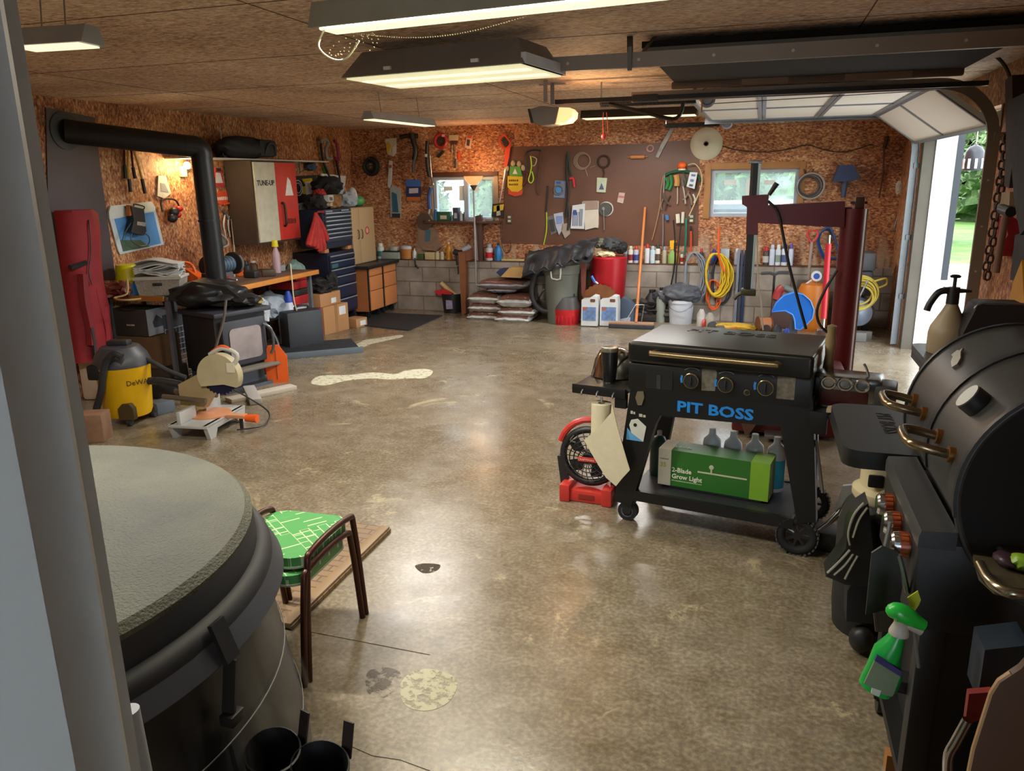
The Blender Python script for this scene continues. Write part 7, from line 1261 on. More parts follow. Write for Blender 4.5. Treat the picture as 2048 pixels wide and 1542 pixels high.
# own frame: local x = -world y + 2.36 (towards camera +), local y = world x - CX ; front is -y
def lx(Y): return 2.36-Y
def arc(a0, a1, r, n=26): return [(-r*math.cos(math.radians(a0+(a1-a0)*i/n)), CZ+r*math.sin(math.radians(a0+(a1-a0)*i/n))) for i in range(n+1)]
b = t.p('barrel', BM); b.prism(arc(-170, -10, RB-.01)+arc(-10, 190, RB-.012)[1:-1], lx(Y1)+.01, lx(Y0)-.01, 'yz')
for (ya, yb) in ((2.37, Y1), (Y0, 2.355)):
    l = t.p('lid', BM); l.prism(arc(-12, 150, RB)+arc(150, -12, RB-.008), lx(yb), lx(ya), 'yz')
    for yy_ in (yb, ya): l.m(M('1a1a1b', .4)).prism(arc(-12, 150, RB+.006)+arc(150, -12, RB-.004), lx(yy_)-.008, lx(yy_)+.008, 'yz')
    ym = (ya+yb)/2; ah = math.radians(12); 
    h = t.p('lid_handle', M('8d7c60', .25, .9), par=l); px_, pz_ = -RB*math.cos(ah), CZ+RB*math.sin(ah)
    h.tube([(lx(ym+.075), px_, pz_), (lx(ym+.075), px_-.07, pz_+.015), (lx(ym+.05), px_-.1, pz_+.02), (lx(ym-.05), px_-.1, pz_+.02), (lx(ym-.075), px_-.07, pz_+.015), (lx(ym-.075), px_, pz_)], .0125, 12, 5)
    for s in (-1, 1): k = t.p('handle_ring', BRS, par=l); k.cyl((lx(ym+s*.075), px_+.004, pz_), (lx(ym+s*.075), px_-.012, pz_+.002), .021, n=20)
    if yb == Y1:
        g = t.p('emblem', M('9d978c', .35, .6), par=l); mx = Matrix.Translation((lx(ym), -(RB+.002)*math.cos(math.radians(46)), CZ+(RB+.002)*math.sin(math.radians(46)))) @ Matrix.Rotation(math.radians(-44), 4, 'X') @ Matrix.Rotation(math.radians(20), 4, 'Y')
        g.prism([(-.05, -.02), (-.06, .0), (-.045, .008), (-.05, .02), (-.03, .014), (.02, .018), (.05, .01), (.05, -.008), (.0, -.016), (-.03, -.012)], -.006, .002, mx=mx)
    else:
        a = math.radians(38); n_ = Vector((0, -math.cos(a), math.sin(a))); c = Vector((lx(ym-.02), -RB*math.cos(a), CZ+RB*math.sin(a)))
        g = t.p('thermometer', M('26272a', .4), par=l); g.cyl(c-n_*.005, c+n_*.035, .036, n=32); g.m(M('7e8076', .3, .3)).cyl(c+n_*.035, c+n_*.038, .034, n=32)
b = t.p('end_plate', BMD); b.cyl((lx(Y0)-.01, 0, CZ), (lx(Y0)+.006, 0, CZ), RB-.006, n=60); b.m(M('4a4a4b', .35, .5)).torus((lx(Y0), 0, CZ), RB-.004, .009, 'x', 64, 8)
b = t.p('control_body', M('111112', .5)); b.box(lx(2.55), lx(2.0), -.36, .28, .62, .86, .006)
b = t.p('sloped_ledge', M('3a3b3d', .4, .2)); b.prism([(-.365, .88), (-.36, .895), (-.28, .9), (-.28, .85), (-.365, .85)], lx(2.55), lx(1.99), 'yz')
for yk in (2.38, 2.245, 2.11):
    k = t.p('control_knob', M('b0562a', .35, .2), lab='orange banded chrome knob'); k.cyl((lx(yk), -.36, .80), (lx(yk), -.385, .80), .03, n=32); k.m(CHROME).cyl((lx(yk), -.385, .80), (lx(yk), -.4, .80), .034, .032, 32); k.m(M('b0562a', .35, .2)).cyl((lx(yk), -.365, .80), (lx(yk), -.388, .80), .033, n=32); k.m(CHROME).lathe([(.032, 0), (.026, .006), (0, .008)], c=(lx(yk), -.4, .8), ax='y'); k.m(BLK)
    for j in range(16): a = j*PI/8; k.m(M('8a3e1c', .4)).box(-.002, .002, -.388, -.366, .031, .035, 0, Matrix.Translation((lx(yk), 0, .80)) @ Matrix.Rotation(a, 4, 'Y'))
b = t.p('side_shelf', M('202124', .4, .3)); b.prism(RR(lx(3.2), lx(2.62), -.48, -.0, .06), .855, .88, 'xy'); b.m(GB).prism(RR(lx(3.2), lx(2.62), -.48, -.0, .06), .82, .856, 'xy')
t.text('shelf_lettering', M('0b0b0c', .6), 'PIT BOSS', .075, (lx(2.92)-.17+.0, -.33, .8805), Matrix.Identity(4), ex=.001, sx=.85)
for x, y in ((lx(2.52), -.3), (lx(2.04), -.3), (lx(2.52), .24), (lx(2.04), .24)): b = t.p('leg', M('161617', .5)); b.box(x-.03, x+.03, y-.03, y+.03, .06, .63, .006)
b = t.p('back_panel', M('0c0c0d', .6)); b.box(lx(2.5), lx(2.02), -.27, .27, .1, .62)
b = t.p('bottom_shelf', M('141415', .5)); b.box(lx(2.55), lx(2.0), -.32, .27, .09, .12)
for x, y in ((lx(2.52), -.3), (lx(2.04), -.3)): c = t.p('caster', BLK); c.cyl((x, y-.015, .035), (x, y+.015, .035), .035, n=20).box(x-.02, x+.02, y-.02, y+.02, .05, .08)
# folding shelf with rail on the near end
P = [(t.q(*a, .86, 2)) for a in ((1919, 1008), (1960, 1145), (1990, 1172), (2030, 1182), (2100, 1180), (2100, 1010))]
b = t.p('end_shelf', M('5a5240', .4, .3)); b.prism([(p.x, p.y) for p in P], .84, .852, 'xy'); 
b = t.p('towel_rail', M('9a8f78', .22, .9)); b.tube([t.q(*a, .87, 2) for a in ((1960, 1130), (1978, 1160), (2005, 1180), (2040, 1188), (2090, 1186))], .013, 12, 4)
b = t.p('latch_loop', STEEL); b.tube([t.q(*a, .875, 2) for a in ((1938, 1052), (1945, 1035), (1953, 1055), (1951, 1074))], .005, 8, 3); t.end()
# tools lying on the near shelf
for i, (a, s, c, lb, nm) in enumerate((((1990, 1075), (.12, .05, .035), '3f5a3c', 'green and cream seasoning packet on the near grill shelf', 'packet'), ((2025, 1105), (.1, .07, .03), '1c1c1e', 'black grill tool on the near grill shelf', 'tool'), ((2043, 1140), (.05, .06, .04), '8ab42c', 'lime green lemon shaped squeezer on the near grill shelf', 'squeezer'), ((2010, 1130), (.07, .05, .03), '3c2430', 'dark maroon pouch on the near grill shelf', 'pouch'))):
    P_ = floor_at(a[0], a[1], .853); t = T('shelf_'+nm, lb, nm, P_, i*.6); b = t.p('x', M(c, .4, 0, .3, 20)); b.blob((0, 0, s[2]*.5), (s[0]/2, s[1]/2, s[2]*.5), .08, 3, i, 3, 0); t.end()
# propane tank behind the knobs
t = T('propane_tank', 'propane tank with a cream collar and black cover under the grill side shelf', 'gas cylinder', (.53, 3.08, 0), 0)
b = t.p('cover', M('1c1b1a', .8, 0, .3, 10, .4)); b.lathe([(.15, 0), (.16, .1), (.165, .42), (.14, .52), (.08, .57)], n=28); b = t.p('collar', M('c9bd98', .5)); b.lathe([(.11, .54), (.125, .56), (.125, .585), (.1, .6), (.1, .7), (.094, .7), (.094, .56)], n=36); g = t.p('handle_opening', M('1a1614', .6), par=b); g.box(-.085, -.03, -.1, -.085, .62, .67, .008).box(.01, .07, -.1, -.08, .62, .65, .01)
b = t.p('valve', CHROME); b.cyl((0, -.02, .56), (0, -.02, .66), .018, n=12).cyl((.0, -.02, .63), (.12, -.09, .64), .012, n=12); t.end()
t = T('charcoal_bag', 'crumpled black and silver striped bag hanging beside the propane tank', 'bag', (.40, 2.82, 0), 0)
b = t.p('bag', M('20201f', .3)); zb_ = t.q(1700, 1165, 0).z; b.prism(t.xz([(1735, 1000), (1712, 1015), (1695, 1050), (1690, 1090), (1668, 1120), (1650, 1145), (1690, 1162), (1735, 1165), (1745, 1100)], 0), -.03, .08)
for P in ([(1728, 1006), (1708, 1030), (1697, 1065), (1700, 1090)], [(1735, 1015), (1718, 1040), (1706, 1075)], [(1700, 1100), (1680, 1122), (1655, 1146)], [(1706, 1108), (1690, 1130), (1668, 1150)], [(1715, 1112), (1700, 1138), (1690, 1158)]): t.tb('stripe', M('a9a89a', .3, .3), P, .0045, -.033)
t.end()
t = T('grill_cover_bundle', 'black front post of a cart with a round caster beside the spray bottle', 'cart', (.46, 2.9, 0), 0)
b = t.p('post', M('171719', .6)); b.prism(t.xz([(1722, 1050), (1748, 1035), (1752, 1100), (1745, 1245), (1692, 1240), (1694, 1180), (1712, 1150)], -.04), -.05, .05); b = t.p('caster', BLK); q = t.q(1724, 1270, -.04); b.blob((q.x, -.04, .06), (.045, .045, .055), .02); t.end()
t = T('hanging_scraper_plate', 'black metal heat plate with a yellow corner hanging below the knobs', 'plate', (.41, 2.06, 0), 0)
b = t.p('plate', M('1b1b16', .45)); b.prism(t.xz([(1743, 1105), (1763, 1092), (1796, 1103), (1804, 1174), (1797, 1213), (1731, 1228)], -.02), -.024, -.016); b = t.p('chain', STEEL); b.tube([t.q(*a, -.02) for a in ((1798, 1110), (1808, 1150), (1815, 1185))], .007, 6, 3); b = t.p('hook', STEEL); q = t.q(1770, 1092, -.02); b.tube([(q.x, -.02, q.z), (q.x+.01, -.0, q.z+.06)], .005); t.end()
t = T('yellow_tag', 'torn yellow paper tag hanging above the green spray bottle', 'tag', (.43, 1.98, 0), 0); t.pl('yellow_tag', M('b4bc1c', .5), [(1815, 1196), (1836, 1182), (1842, 1200), (1838, 1210), (1826, 1228)], -.02, -.016); t.end()
t = T('brush_bristles', 'stiff brown grill brush hanging behind the spray bottle', 'brush', (.46, 2.2, 0), 0); b = t.p('bristles', M('3a301c', .8))
for k in range(8): a, c = t.q(1750+k*5, 1222, 0), t.q(1754+k*6, 1262, 0); b.tube([a, c], .006, 5)
b = t.p('handle', BLK); b.cyl(t.q(1765, 1120, 0), t.q(1768, 1224, 0), .012, n=8); t.end()
# green spray bottle
SX = T('spray_bottle', 'bright green spray cleaner bottle with a white neck hanging off the grill', 'spray bottle', (.385, 1.86, 0), 0); t = SX
GS = M('139a3c', .3, 0, .08, 6)
def flat(P, y0, y1, nm, mat, par=None): b = t.p(nm, mat, par); b.prism(t.xz(P, y0), y0, y1); return b
R = []
b = t.p('bottle', GS, sm=60)
for (ax_, ay_), (bx_, by_), d in (((1783, 1260), (1812, 1273), .018), ((1770, 1275), (1806, 1295), .026), ((1748, 1292), (1800, 1320), .032), ((1735, 1325), (1805, 1355), .034), ((1722, 1350), (1796, 1378), .034), ((1718, 1362), (1780, 1392), .032)):
    pa, pc = t.q(ax_, ay_, 0), t.q(bx_, by_, 0); cc = (pa+pc)/2; h = (pc-pa)/2
    R.append([b.bm.verts.new(cc+h*math.cos(i/24*2*PI)*1+Vector((0, d*math.sin(i/24*2*PI), 0))) for i in range(24)])
b.skin(R)
g = t.p('label', M('6e7c60', .5, 0, .3, 14), par=b); g.prism(t.xz([(1752, 1315), (1803, 1345), (1785, 1392), (1770, 1390), (1728, 1366)], -.034), -.0365, -.03); g.m(M('2c2560', .5)).prism(t.xz([(1754, 1310), (1804, 1342), (1801, 1352), (1749, 1320)], -.034), -.0375, -.03)
g.m(M('c9cfc0', .5)).prism(t.xz([(1744, 1374), (1762, 1380), (1758, 1392), (1742, 1386)], -.034), -.0375, -.03)
b = t.p('neck', M('a9a294', .4)); b.tube([t.q(1797, 1268, 0), t.q(1800, 1255, 0), t.q(1803, 1243, 0), t.q(1806, 1232, 0)], .02, 16, 3, rr=[.023, .023, .021, .019, .017, .016, .017, .019, .02, .02]); b.tube([t.q(1806, 1244, 0), t.q(1824, 1252, 0), t.q(1843, 1262, 0)], .012, 12, 2)
b = t.p('trigger_head', M('1fae38', .3)); b.tube([t.q(1778, 1231, 0), t.q(1790, 1223, 0), t.q(1812, 1231, 0), t.q(1832, 1243, 0), t.q(1849, 1252, 0)], .02, 18, 4, rr=[.007, .013, .017, .02, .022, .023, .0235, .0235, .023, .022, .02, .018, .017, .016, .015, .014, .013]); t.tb('trigger', M('6a6a60', .5), [(1828, 1254), (1832, 1290), (1837, 1335)], .004, 0); t.end()
t = T('low_grill_rail', 'black lower crossbar of the grill behind the green spray bottle', 'bar', (.52, 2.1, 0), 0); t.pl('low_grill_rail', M('141413', .6), [(1795, 1362), (1832, 1370), (1830, 1394), (1792, 1384)], -.03, .03); t.ps[0].box(-.03, .06, -.02, .02, 0, .28); t.end()
# near bottom right: things under the end shelf
t = T('curved_plywood_board', 'brown curved board with a tan edge at the bottom right corner', 'board', (.62, 1.55, 0), 0); P = t.xz([(1938, 1560), (1950, 1500), (1985, 1390), (2000, 1366), (2024, 1350), (2042, 1338), (2056, 1322), (2150, 1310), (2150, 1560)], 0)
P2 = P[:-3]; b = t.p('board', M('4a2c18', .5, 0, .2, 5)); b.prism(P[:-1]+[(P[-2][0], -.0), (P[0][0]-.12, -.0)], 0, .018); b = t.p('edge_band', M('a9845a', .5)); b.tube([(x, .006, z) for x, z in P2[:-1]], .006, 8); t.end()
t = T('chrome_grab_handle', 'bent chrome bar at the bottom right below the grill', 'handle bar', (.56, 1.72, 0), 0); t.tb('bar', CHROME, [(1895, 1545), (1897, 1510), (1912, 1482), (1935, 1440)], .011, 0, n=12); b = t.p('foot', BLK); q = t.q(1895, 1545, 0); b.cyl((q.x, 0, 0), (q.x, 0, q.z), .012, n=10); t.name = 'chrome_bar'; t.end()
t = T('stacked_denim', 'dark blue plastic crate under the end shelf of the grill', 'crate', (.66, 1.8, .0), 0); b = t.p('crate', M('1c2836', .5, 0, .3, 8)); b.prism(t.xz([(1970, 1300), (2060, 1290), (2060, 1400), (1955, 1400)], 0), 0, .1); t.ps[0].box(.0, .2, .0, .1, 0, .4); t.name = 'blue_crate'; t.end()
t = T('red_pouch', 'dark red pouch on the floor side of the blue crate', 'pouch', (.62, 1.76, .0), 0); t.pl('red_pouch', M('8a2420', .5, 0, .5, 20), [(1938, 1388), (1985, 1384), (1990, 1410), (1960, 1440), (1930, 1450)], 0, .02); t.ps[0].box(.0, .05, .0, .02, 0, .4); t.end()
t = T('scrap_lath', 'short stub of raw lath at the bottom edge near the grill leg', 'lath', floor_at(1778, 1542), 0); b = t.p('scrap_lath', M('a8703c', .6)); b.box(-.012, .015, -.01, .03, 0, .06); t.end()
# ------------------------------------------------------------------ table behind the grill and its goods
t = T('side_cart', 'black topped cart standing behind the barrel grill against the right wall', 'cart', (1.08, 3.75, 0), 0); b = t.p('cart_top', M('3a3c46', .35, .2)); b.prism(RR(-.34, .34, -.5, .4, .05), .92, .95, 'xy'); b.m(M('26272c', .4)).prism(RR(-.34, .34, -.5, .4, .05), .89, .921, 'xy')
for x, y in ((-.28, .32), (.3, .32), (-.28, -.42), (.3, -.42)): b = t.p('leg', BLK); b.box(x-.02, x+.02, y-.02, y+.02, 0, .89)
t.end()
def on_cart(px, y): d = ray(px, 640); return d.x/d.y*y
t = T('pump_sprayer', 'tan pressure sprayer with a black pump head and long nozzle', 'sprayer', (on_cart(1900, 3.95), 3.95, .951), 0); SPb = M('9d8b70', .45, 0, .08, 5)
b = t.p('bottle', SPb); b.lathe([(.08, 0), (.084, .01), (.084, .09), (.078, .12), (.04, .19), (.026, .22), (.026, .235)], n=32); b = t.p('pump_head', M('17161a', .45)); b.cyl((0, 0, .225), (0, 0, .3), .027, .025, 20).prism([(-.05, .285), (-.04, .3), (.07, .29), (.07, .28), (-.03, .27)], -.014, .014); b.tube([(-.02, 0, .285), (-.06, 0, .275), (-.09, 0, .225), (-.1, 0, .19)], .015, 10, 4)
b = t.p('plunger', M('17161a', .45)); b.cyl((0, 0, .3), (0, 0, .345), .008, n=10).lathe([(.02, .343), (.024, .35), (.015, .356), (0, .357)], n=16); t.end()
t = T('black_speaker', 'dark boxy case with a chrome edged top behind the white jar', 'case', (on_cart(1985, 3.85), 3.85, .951), 0); b = t.p('case_body', M('201d22', .5)); b.prism([(-.12, 0), (-.12, .12), (-.08, .24), (-.06, .25), (.1, .25), (.12, .0)], -.06, .1); b = t.p('chrome_edge', STEEL); b.tube([(-.09, -.06, .23), (-.06, -.06, .255), (.09, -.06, .255), (.1, -.06, .24)], .005, 8, 3); t.end()
t = T('white_jar', 'white jar with a black lid standing before the dark case', 'jar', (on_cart(1967, 3.55), 3.55, .951), 0); b = t.p('jar', M('c4c2c2', .4)); b.lathe([(.04, 0), (.042, .1), (.04, .105)]); b.m(M('4a2a28', .5)).lathe([(.0425, .02), (.0428, .06)], caps=False); b = t.p('lid', BLK); b.cyl((0, 0, .1), (0, 0, .13), .043, n=24); b.m(M('c4c2c2', .4)).cyl((0, 0, .13), (0, 0, .136), .043, n=24); t.end()
t = T('teal_mug', 'blue grey steel mug on the cart beside the white jar', 'mug', (on_cart(2008, 3.5), 3.5, .951), 0); b = t.p('mug', M('2c3c46', .4)); b.lathe([(.055, 0), (.06, .02), (.06, .15), (.062, .155), (.055, .155), (.05, .02)], n=32); t.end()
t = T('paper_scraps', 'crumpled white paper by the base of the tan sprayer', 'paper', (on_cart(1942, 3.6), 3.6, .951), 0); b = t.p('paper_scraps', M('c9c9cc', .7)); b.blob((0, 0, .03), (.05, .03, .03), .4, 4, 3, 3, 0); t.end()
t = T('black_glove', 'black glove lying on the top of the barrel grill', 'glove', (CX+.08, 2.45, CZ+RB-.012), 0); b = t.p('black_glove', BLK); b.blob((0, 0, .02), (.06, .09, .025), .2, 3, 2, 3, 0); t.end()
# right wall hangings
t = T('yellow_tarp', 'yellow plastic funnel sheet hanging on the right wall at the frame edge', 'tarp', (XR-.02, 4.6, 0), -PI/2); P = t.xz([(2052, 520), (2036, 560), (2022, 615), (2026, 650), (2060, 655)], -.1); b = t.p('yellow_tarp', M('c08a10', .4)); b.prism(P, -.12, -.0); t.end()
t = T('rusty_chain', 'long rusty chain hanging beside the garage door track', 'chain', (XR-.03, 6.1, 0), -PI/2)
pth = curve([Vector(t.q(*a, -.05)) for a in ((2008, 270), (2003, 330), (1993, 400), (1984, 460), (1974, 520), (1968, 560))], 14)
b = t.p('chain', M('4a2e26', .5, .5, .3, 20)); acc = 0; last = pth[0]
k = 0
for p in pth[1:]:
    if (p-last).length > .045:
        d = (p-last).normalized(); k += 1; u = Vector((1, 0, 0)) if k % 2 else Vector((0, 1, 0)); m = (p+last)/2
        b.tube([m+d*.03*math.cos(a)+u*.017*math.sin(a) for a in [i*PI/5 for i in range(10)]], .007, 6, closed=True); last = p
for dx in (.07,):
    last = pth[0]
    for p in pth[4:]:
        if (p-last).length > .045: d = (p-last).normalized(); k += 1; u = Vector((1, 0, 0)) if k % 2 else Vector((0, 1, 0)); m = (p+last)/2+Vector((dx, 0, 0)); b.tube([m+d*.03*math.cos(a)+u*.017*math.sin(a) for a in [i*PI/5 for i in range(10)]], .007, 6, closed=True); last = p
b.info[0] = 'chain_links'; t.end()
for nm, lb, cat, P, c, y in (('beige_switch_box', 'beige switch box on the dark right wall', 'switch', [(1996, 385), (2020, 384), (2018, 418), (2006, 424), (1994, 416)], 'a08c6c', -.08), ('red_hat', 'red cloth cap hanging low on the right wall', 'cap', [(1998, 432), (2010, 440), (2016, 470), (2004, 490), (1998, 512), (1991, 508), (1996, 460)], 'a01c28', -.07), ('black_jacket', 'black jacket hanging on the right wall at the frame edge', 'jacket', [(2020, 200), (2060, 180), (2065, 440), (2040, 470), (2028, 400), (2022, 320)], '1b1a20', -.14), ('dark_bag', 'dark cloth bag hanging under the black jacket on the right wall', 'bag', [(2030, 470), (2060, 460), (2060, 560), (2020, 560)], '211c20', -.1), ('brown_strap_bundle', 'bundle of brown straps hanging above the beige switch box', 'straps', [(2010, 160), (2024, 150), (2028, 300), (2018, 376), (2008, 372), (2012, 280)], '2e211f', -.09)):
    cx_ = sum(p[0] for p in P)/len(P); cy_ = sum(p[1] for p in P)/len(P); t = WR(nm, lb, cat, cx_, cy_); b = t.p('x', M(c, .7, 0, .3, 12, .3)); b.prism(t.xz(P, y), y, -.002); t.end()
t = WR('wooden_hammer', 'wooden handled hammer hanging on the right wall in front of the red cap', 'hammer', 2000, 480, off=.12); t.tb('handle', M('7d5c4c', .5), [(2012, 428), (2003, 480), (1992, 545)], .02, 0, n=10); t.tb('head', M('33343a', .4, .5), [(2004, 418), (2022, 424)], .03, 0, n=10); t.end()
t = T('header_cable', 'thick black cable looping above the garage door opening', 'cable', (0, 5.9, 0)); t.tb('header_cable', BLK, [(1895, 132), (1915, 110), (1945, 96), (1975, 102), (2005, 125), (2022, 160), (2028, 200)], .012, 0); t.end()
t = T('hanging_lantern', 'black striped lantern hanging outside the garage door opening', 'lantern', (on_cart(1952, 1), 1, 0)); q = on_back(1952, 290, YO-9.6); t = T('hanging_lantern', 'black striped lantern hanging outside the garage door opening', 'lantern', (q.x, 9.6, 0), 0)
zt_, zb2 = t.q(1952, 288, 0).z, t.q(1950, 341, 0).z; b = t.p('cage', M('20242e', .4)); b.lathe([(.1, zb2), (.105, zt_-.2), (.09, zt_-.08), (.06, zt_-.03), (0, zt_)], n=24); b = t.p('window_strips', M('c9ccd2', .5))
for k in range(10): a = k*PI/5; b.box(-.012, .012, -.108, -.1, zb2+.02, zb2+.12, 0, Matrix.Rotation(a, 4, 'Z'))
b = t.p('hanging_rod', STEEL); b.cyl((0, 0, zt_), (0, 0, 2.6), .006, n=6).cyl((-(q.x-x_e)-.1, -.8, 2.55), (.05, .05, 2.6), .012, n=6); t.end()
# ------------------------------------------------------------------ hot tub with cover, bottom left
TC, TRr, TZ = Vector((-2.09, 1.365, 0)), .825, .82
t = T('covered_hot_tub', 'round hot tub with a grey padded cover and black rim at the bottom left', 'hot tub', TC, 0)
def tubm():
    m, nt, b, N, L = G('grey_felt_cover'); g = N('NewGeometry'); v = N('TexNoise', i_Scale=120, i_Detail=3); n = N('TexNoise', i_Scale=3, i_Detail=6); L(g.outputs['Position'], v.inputs['Vector']); L(g.outputs['Position'], n.inputs['Vector'])
    r = ramp(nt, [(.3, '3c3c32'), (.7, '525140')]); L(n.outputs['Fac'], r.inputs[0]); L(r.outputs[0], b.inputs['Base Color']); bp = N('Bump', i_Strength=.9, i_Distance=.006); L(v.outputs['Fac'], bp.inputs['Height']); L(bp.outputs[0], b.inputs['Normal']); b.inputs['Roughness'].default_value = .7
    return m
b = t.p('cover_pad', tubm()); b.lathe([(TRr, TZ-.06), (TRr+.01, TZ-.02), (TRr-.01, TZ), (TRr-.1, TZ+.008), (TRr*.5, TZ+.02), (0, TZ+.025)], n=96)
VB = M('17191f', .6, 0, .15, 8); b = t.p('cover_skirt', VB); b.lathe([(TRr+.004, TZ-.03), (TRr+.012, TZ-.05), (TRr+.015, TZ-.11), (TRr-.0, TZ-.12)], n=96, caps=False)
b = t.p('inflated_rim', VB); b.torus((0, 0, TZ-.15), TRr+.012, .045, 'z', 96, 14); 
b = t.p('rim_flap', M('34363f', .5, 0, .1, 10)); b.lathe([(TRr+.045, TZ-.13), (TRr+.085, TZ-.2), (TRr+.083, TZ-.203), (TRr+.03, TZ-.17)], n=96, caps=False)
for a in (math.radians(2),):
    c, s = math.cos(a), math.sin(a); r0 = TRr+.06
    b = t.p('strap', M('1b1c20', .5)); b.bar((r0*c, r0*s, TZ-.1), ((r0+.035)*c, (r0+.035)*s, TZ-.2), .05, .012).bar(((r0+.03)*c, (r0+.03)*s, TZ-.2), ((r0+.03)*c+.03*s, (r0+.03)*s-.03*c, TZ-.33), .035, .008); g = t.p('buckle', BLK, par=b); g.box((r0+.035)*c-.02, (r0+.035)*c+.02, (r0+.035)*s-.05, (r0+.035)*s, TZ-.36, TZ-.33, .005)
b = t.p('tub_wall', M('17171b', .35, 0, .4, 3)); b.lathe([(TRr+.12, 0), (TRr+.02, TZ-.17)], n=96, caps=False)
b = t.p('clear_liner', painted_shine('6f7070')); 
b.grid(lambda u, v: Vector(((TRr+.04+.105*(1-v)+.012*math.sin(u*150)*(1-v)+.008*math.sin(u*67+v*3))*math.cos(u*2*PI), (TRr+.04+.105*(1-v)+.012*math.sin(u*150)*(1-v)+.008*math.sin(u*67+v*3))*math.sin(u*2*PI), .0+(TZ-.17)*v)), 260, 8)
b = t.p('liner_welt', M('8d9092', .3))
for z_ in (.38, .14): b.torus((0, 0, z_), TRr+.02+.1*(1-z_/.65)+.006, .0018, 'z', 96, 5)
t.end()
# stools
def stool(label, z0, off):
    P0 = Vector((-1.64, 2.36, 0)); t = T('stacking_stool', label, 'stool', P0+off, math.radians(2), 'green topped stacking stools'); z = .455+z0; TB = M('4a2a20', .35, .6)
    b = t.p('seat', seatm); sh = lambda L_: [(x+(.06 if x < 0 and y < 0 else 0), y) for x, y in L_]; b.prism(sh(RR(-.18, .165, -.19, .19, .08, 6)), z-.035, z, 'xy'); b.m(M('b9bfa8', .5)).prism(sh(RR(-.182, .167, -.192, .192, .08, 6)), z-.042, z-.034, 'xy')
    for (x, s) in ((.175, 1), (-.18, -1)):
        f0 = 1 if s > 0 else .12; b = t.p('leg', TB); b.tube([(x-.0*s, -.24*f0-.03*(s < 0), 0), (x, -.19*f0-.02*(s < 0), z-.05), (x-.0*s, -.14*f0, z+.02), (x, .13, z+.02), (x, .18, z-.05), (x-.0*s, .23, 0)], .0125, 10, 5)
    return t
def seatmf():
    m, nt, b, N, L = G('green_patchwork_vinyl'); tc = N('TexCoord'); mp = N('Mapping'); mp.inputs['Rotation'].default_value = (0, 0, .7); L(tc.outputs['Object'], mp.inputs[0]); k = N('TexBrick', i_Scale=7); k.inputs['Color1'].default_value = hexc('4d8f50'); k.inputs['Color2'].default_value = hexc('3f8a48'); k.inputs['Mortar'].default_value = hexc('b9c79a'); k.inputs['Mortar Size'].default_value = .015; L(mp.outputs[0], k.inputs['Vector'])
    w_ = N('TexWave', i_Scale=7, i_Distortion=.0); L(mp.outputs[0], w_.inputs['Vector']); c = N('TexChecker', i_Scale=13); L(mp.outputs[0], c.inputs['Vector']); r = ramp(nt, [(.93, 0.0), (.95, .8)]); L(w_.outputs['Fac'], r.inputs[0]); ml = N('Math', operation='MULTIPLY'); L(r.outputs[0], ml.inputs[0]); L(c.outputs['Fac'], ml.inputs[1])
    mx = N('Mix', data_type='RGBA'); mx.inputs[7].default_value = hexc('c6cda4'); L(ml.outputs[0], mx.inputs[0]); ck = N('TexChecker', i_Scale=5); ck.inputs['Color1'].default_value = (1, 1, 1, 1); ck.inputs['Color2'].default_value = (0, 0, 0, 1); L(mp.outputs[0], ck.inputs['Vector']); m9 = N('Mix', data_type='RGBA'); L(ck.outputs['Fac'], m9.inputs[0]); L(k.outputs['Color'], m9.inputs[6]); m9.inputs[7].default_value = hexc('4d8f50'); L(m9.outputs[2], mx.inputs[6]); L(mx.outputs[2], b.inputs['Base Color']); b.inputs['Roughness'].default_value = .35; return m
seatm = seatmf()
stool('lower green patterned stool with brown tube legs', -.055, Vector((-.0, -.03, 0))).end(); stool('upper green patterned stool stacked on top, beside the hot tub', 0, Vector((0, 0, 0))).end()
# panel on the floor
P = [floor_at(*a) for a in ((690, 1045), (782, 1064), (584, 1262), (470, 1200))]
def board_m():
    m, nt, b, N, L = G('embossed_brown_panel'); g = N('NewGeometry'); mp = N('Mapping'); mp.inputs['Rotation'].default_value = (0, 0, .0); L(g.outputs['Position'], mp.inputs[0]); k = N('TexBrick', i_Scale=1); k.inputs['Color1'].default_value = hexc('7c6448'); k.inputs['Color2'].default_value = hexc('846a4c'); k.inputs['Mortar'].default_value = hexc('5a4530'); k.inputs['Brick Width'].default_value = .1; k.inputs['Row Height'].default_value = .05; k.inputs['Mortar Size'].default_value = .004; L(mp.outputs[0], k.inputs['Vector']); L(k.outputs['Color'], b.inputs['Base Color']); b.inputs['Roughness'].default_value = .5; return m
t = T('brown_floor_panel', 'brown brick patterned door panel lying on the floor under the stools', 'panel', (0, 0, 0)); b = t.p('panel', board_m()); b.prism([(p.x, p.y) for p in P], .002, .02, 'xy')
b = t.p('raised_edge', M('8a7050', .5)); a, c = P[1], P[2]; b.bar((a.x-.03, a.y, .02), (c.x-.03, c.y, .02), .05, .024, .006); t.end()
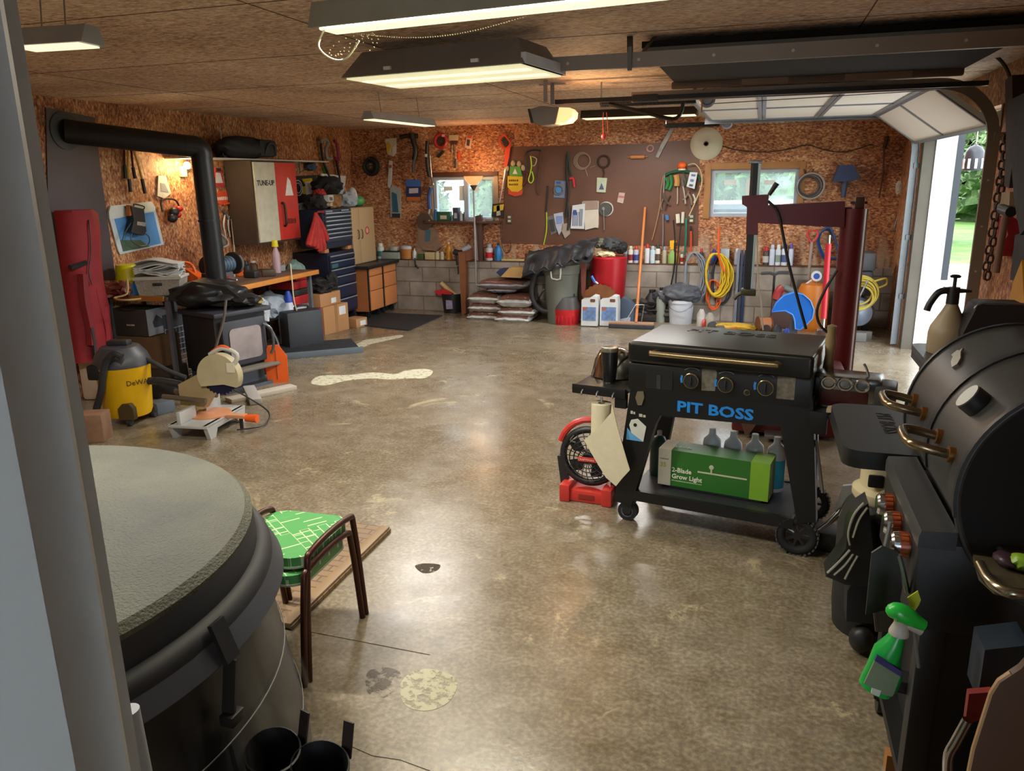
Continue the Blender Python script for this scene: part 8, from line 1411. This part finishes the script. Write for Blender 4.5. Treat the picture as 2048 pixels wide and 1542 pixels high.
# boots
for i, (px, py, tab, lb) in enumerate(((545, 1500, (583, 1462), 'black rubber boot at the bottom edge, left one of the pair'), (640, 1528, (685, 1462), 'black rubber boot at the bottom edge, right one with a raised pull tab'))):
    q = floor_at(px, py, .36); t = T('rubber_boot', lb, 'boot', (q.x, q.y, 0), math.radians(-50+i*8), 'rubber boots'); b = t.p('boot_shaft', M('0e0e10', .5))
    R = []
    for z, r, dx in ((.03, .045, 0), (.1, .047, 0), (.2, .052, 0), (.3, .062, .0), (.36, .068, .0)): R.append(b.ring(Vector((dx, 0, z)), Vector((1, 0, 0)), Vector((0, 1, 0)), r*1.1, r*.85, 28))
    for z, r, dx in ((.362, .064, 0), (.1, .043, 0)): R.append(b.ring(Vector((dx, 0, z)), Vector((1, 0, 0)), Vector((0, 1, 0)), r*1.1, r*.85, 28))
    b.skin(R); b.blob((.09, 0, .045), (.11, .045, .045), .03, 2, 1, 3, .012)
    s_ = t.p('sole', M('1a1a1c', .8)); s_.prism([(-.06, -.04), (.1, -.05), (.19, -.03), (.2, 0), (.19, .03), (.1, .05), (-.06, .04)], 0, .018, 'xy'); tb_ = t.p('pull_tab', M('241416', .6)); tb_.bar((-.02, .06, .33), (-.03, .075, .42), .025, .004); t.end().scale = (1.22, 1.22, 1.0)
t = T('pale_post', 'pale round post at the very bottom left beside the jamb', 'post', (-.86, 1.0, 0)); q = t.q(300, 1500, 0); t.loc.x += 0; b = t.p('pale_post', M('8c8f92', .5)); b.cyl((q.x-.005, 0, 0), (q.x-.04, 0, q.z+.08), .022, n=20); t.end()
# ------------------------------------------------------------------ marks on the floor
def spill(name, label, pts, mat, z=.0012, cat='stain'):
    t = T(name, label, cat, (0, 0, 0)); b = t.p(name, mat); P = [floor_at(*a) for a in pts]; P = curve([Vector((p.x, p.y, 0)) for p in P], 4, True); b.prism([(p.x, p.y) for p in P], z-.001, z, 'xy'); t.end()
PALE = residue('c9c6ae', .42, .5, 22)
spill('dried_spill', 'pale dried spill streak across the middle of the floor', [(622, 766), (640, 752), (700, 750), (745, 745), (790, 748), (812, 741), (850, 738), (866, 744), (850, 756), (812, 757), (780, 759), (740, 757), (690, 762), (650, 771)], PALE)
spill('dried_spill', 'thin zigzag pale spill in front of the black rubber mat', [(680, 690), (712, 688), (730, 680), (760, 676), (800, 670), (804, 674), (770, 682), (742, 688), (724, 695), (700, 696)], PALE)
GLOSSY = residue('b9b498', .47, .15, 24)  # glossy pale residue, speckled by noise
spill('residue_patch', 'pale glossy residue patch on the floor in front of the hot tub', [(800, 1375), (815, 1350), (850, 1338), (890, 1345), (915, 1362), (905, 1395), (880, 1415), (845, 1422), (810, 1410)], GLOSSY, cat='puddle')
spill('dark_leaf_mark', 'dark brown scuff mark in the middle of the floor', [(830, 1132), (850, 1127), (880, 1130), (872, 1142), (846, 1146)], residue('3c2c1a', .45, .7, 26))
spill('dark_stain', 'brown oily stain beside the pale patch', [(735, 1345), (770, 1335), (800, 1345), (798, 1370), (770, 1395), (735, 1385)], residue('4a3a22', .52, .3, 12), z=.0009)
t = T('floor_joint', None, None, (0, 0, 0), kind='structure'); t.name = 'trim_9'; b = t.p('trim_9', M('5f5340', .8))
for A_, B_ in (((610, 1262), (860, 1310)), ((700, 1492), (745, 1512)), ((745, 1512), (800, 1520)), ((800, 1520), (860, 1542))): p, q = floor_at(*A_), floor_at(*B_); b.bar((p.x, p.y, .0005), (q.x, q.y, .0005), .001, .003)
t.end()
# single solid things keep plain names
for o in list(COL.objects):
    if o.name.startswith('x'): pass
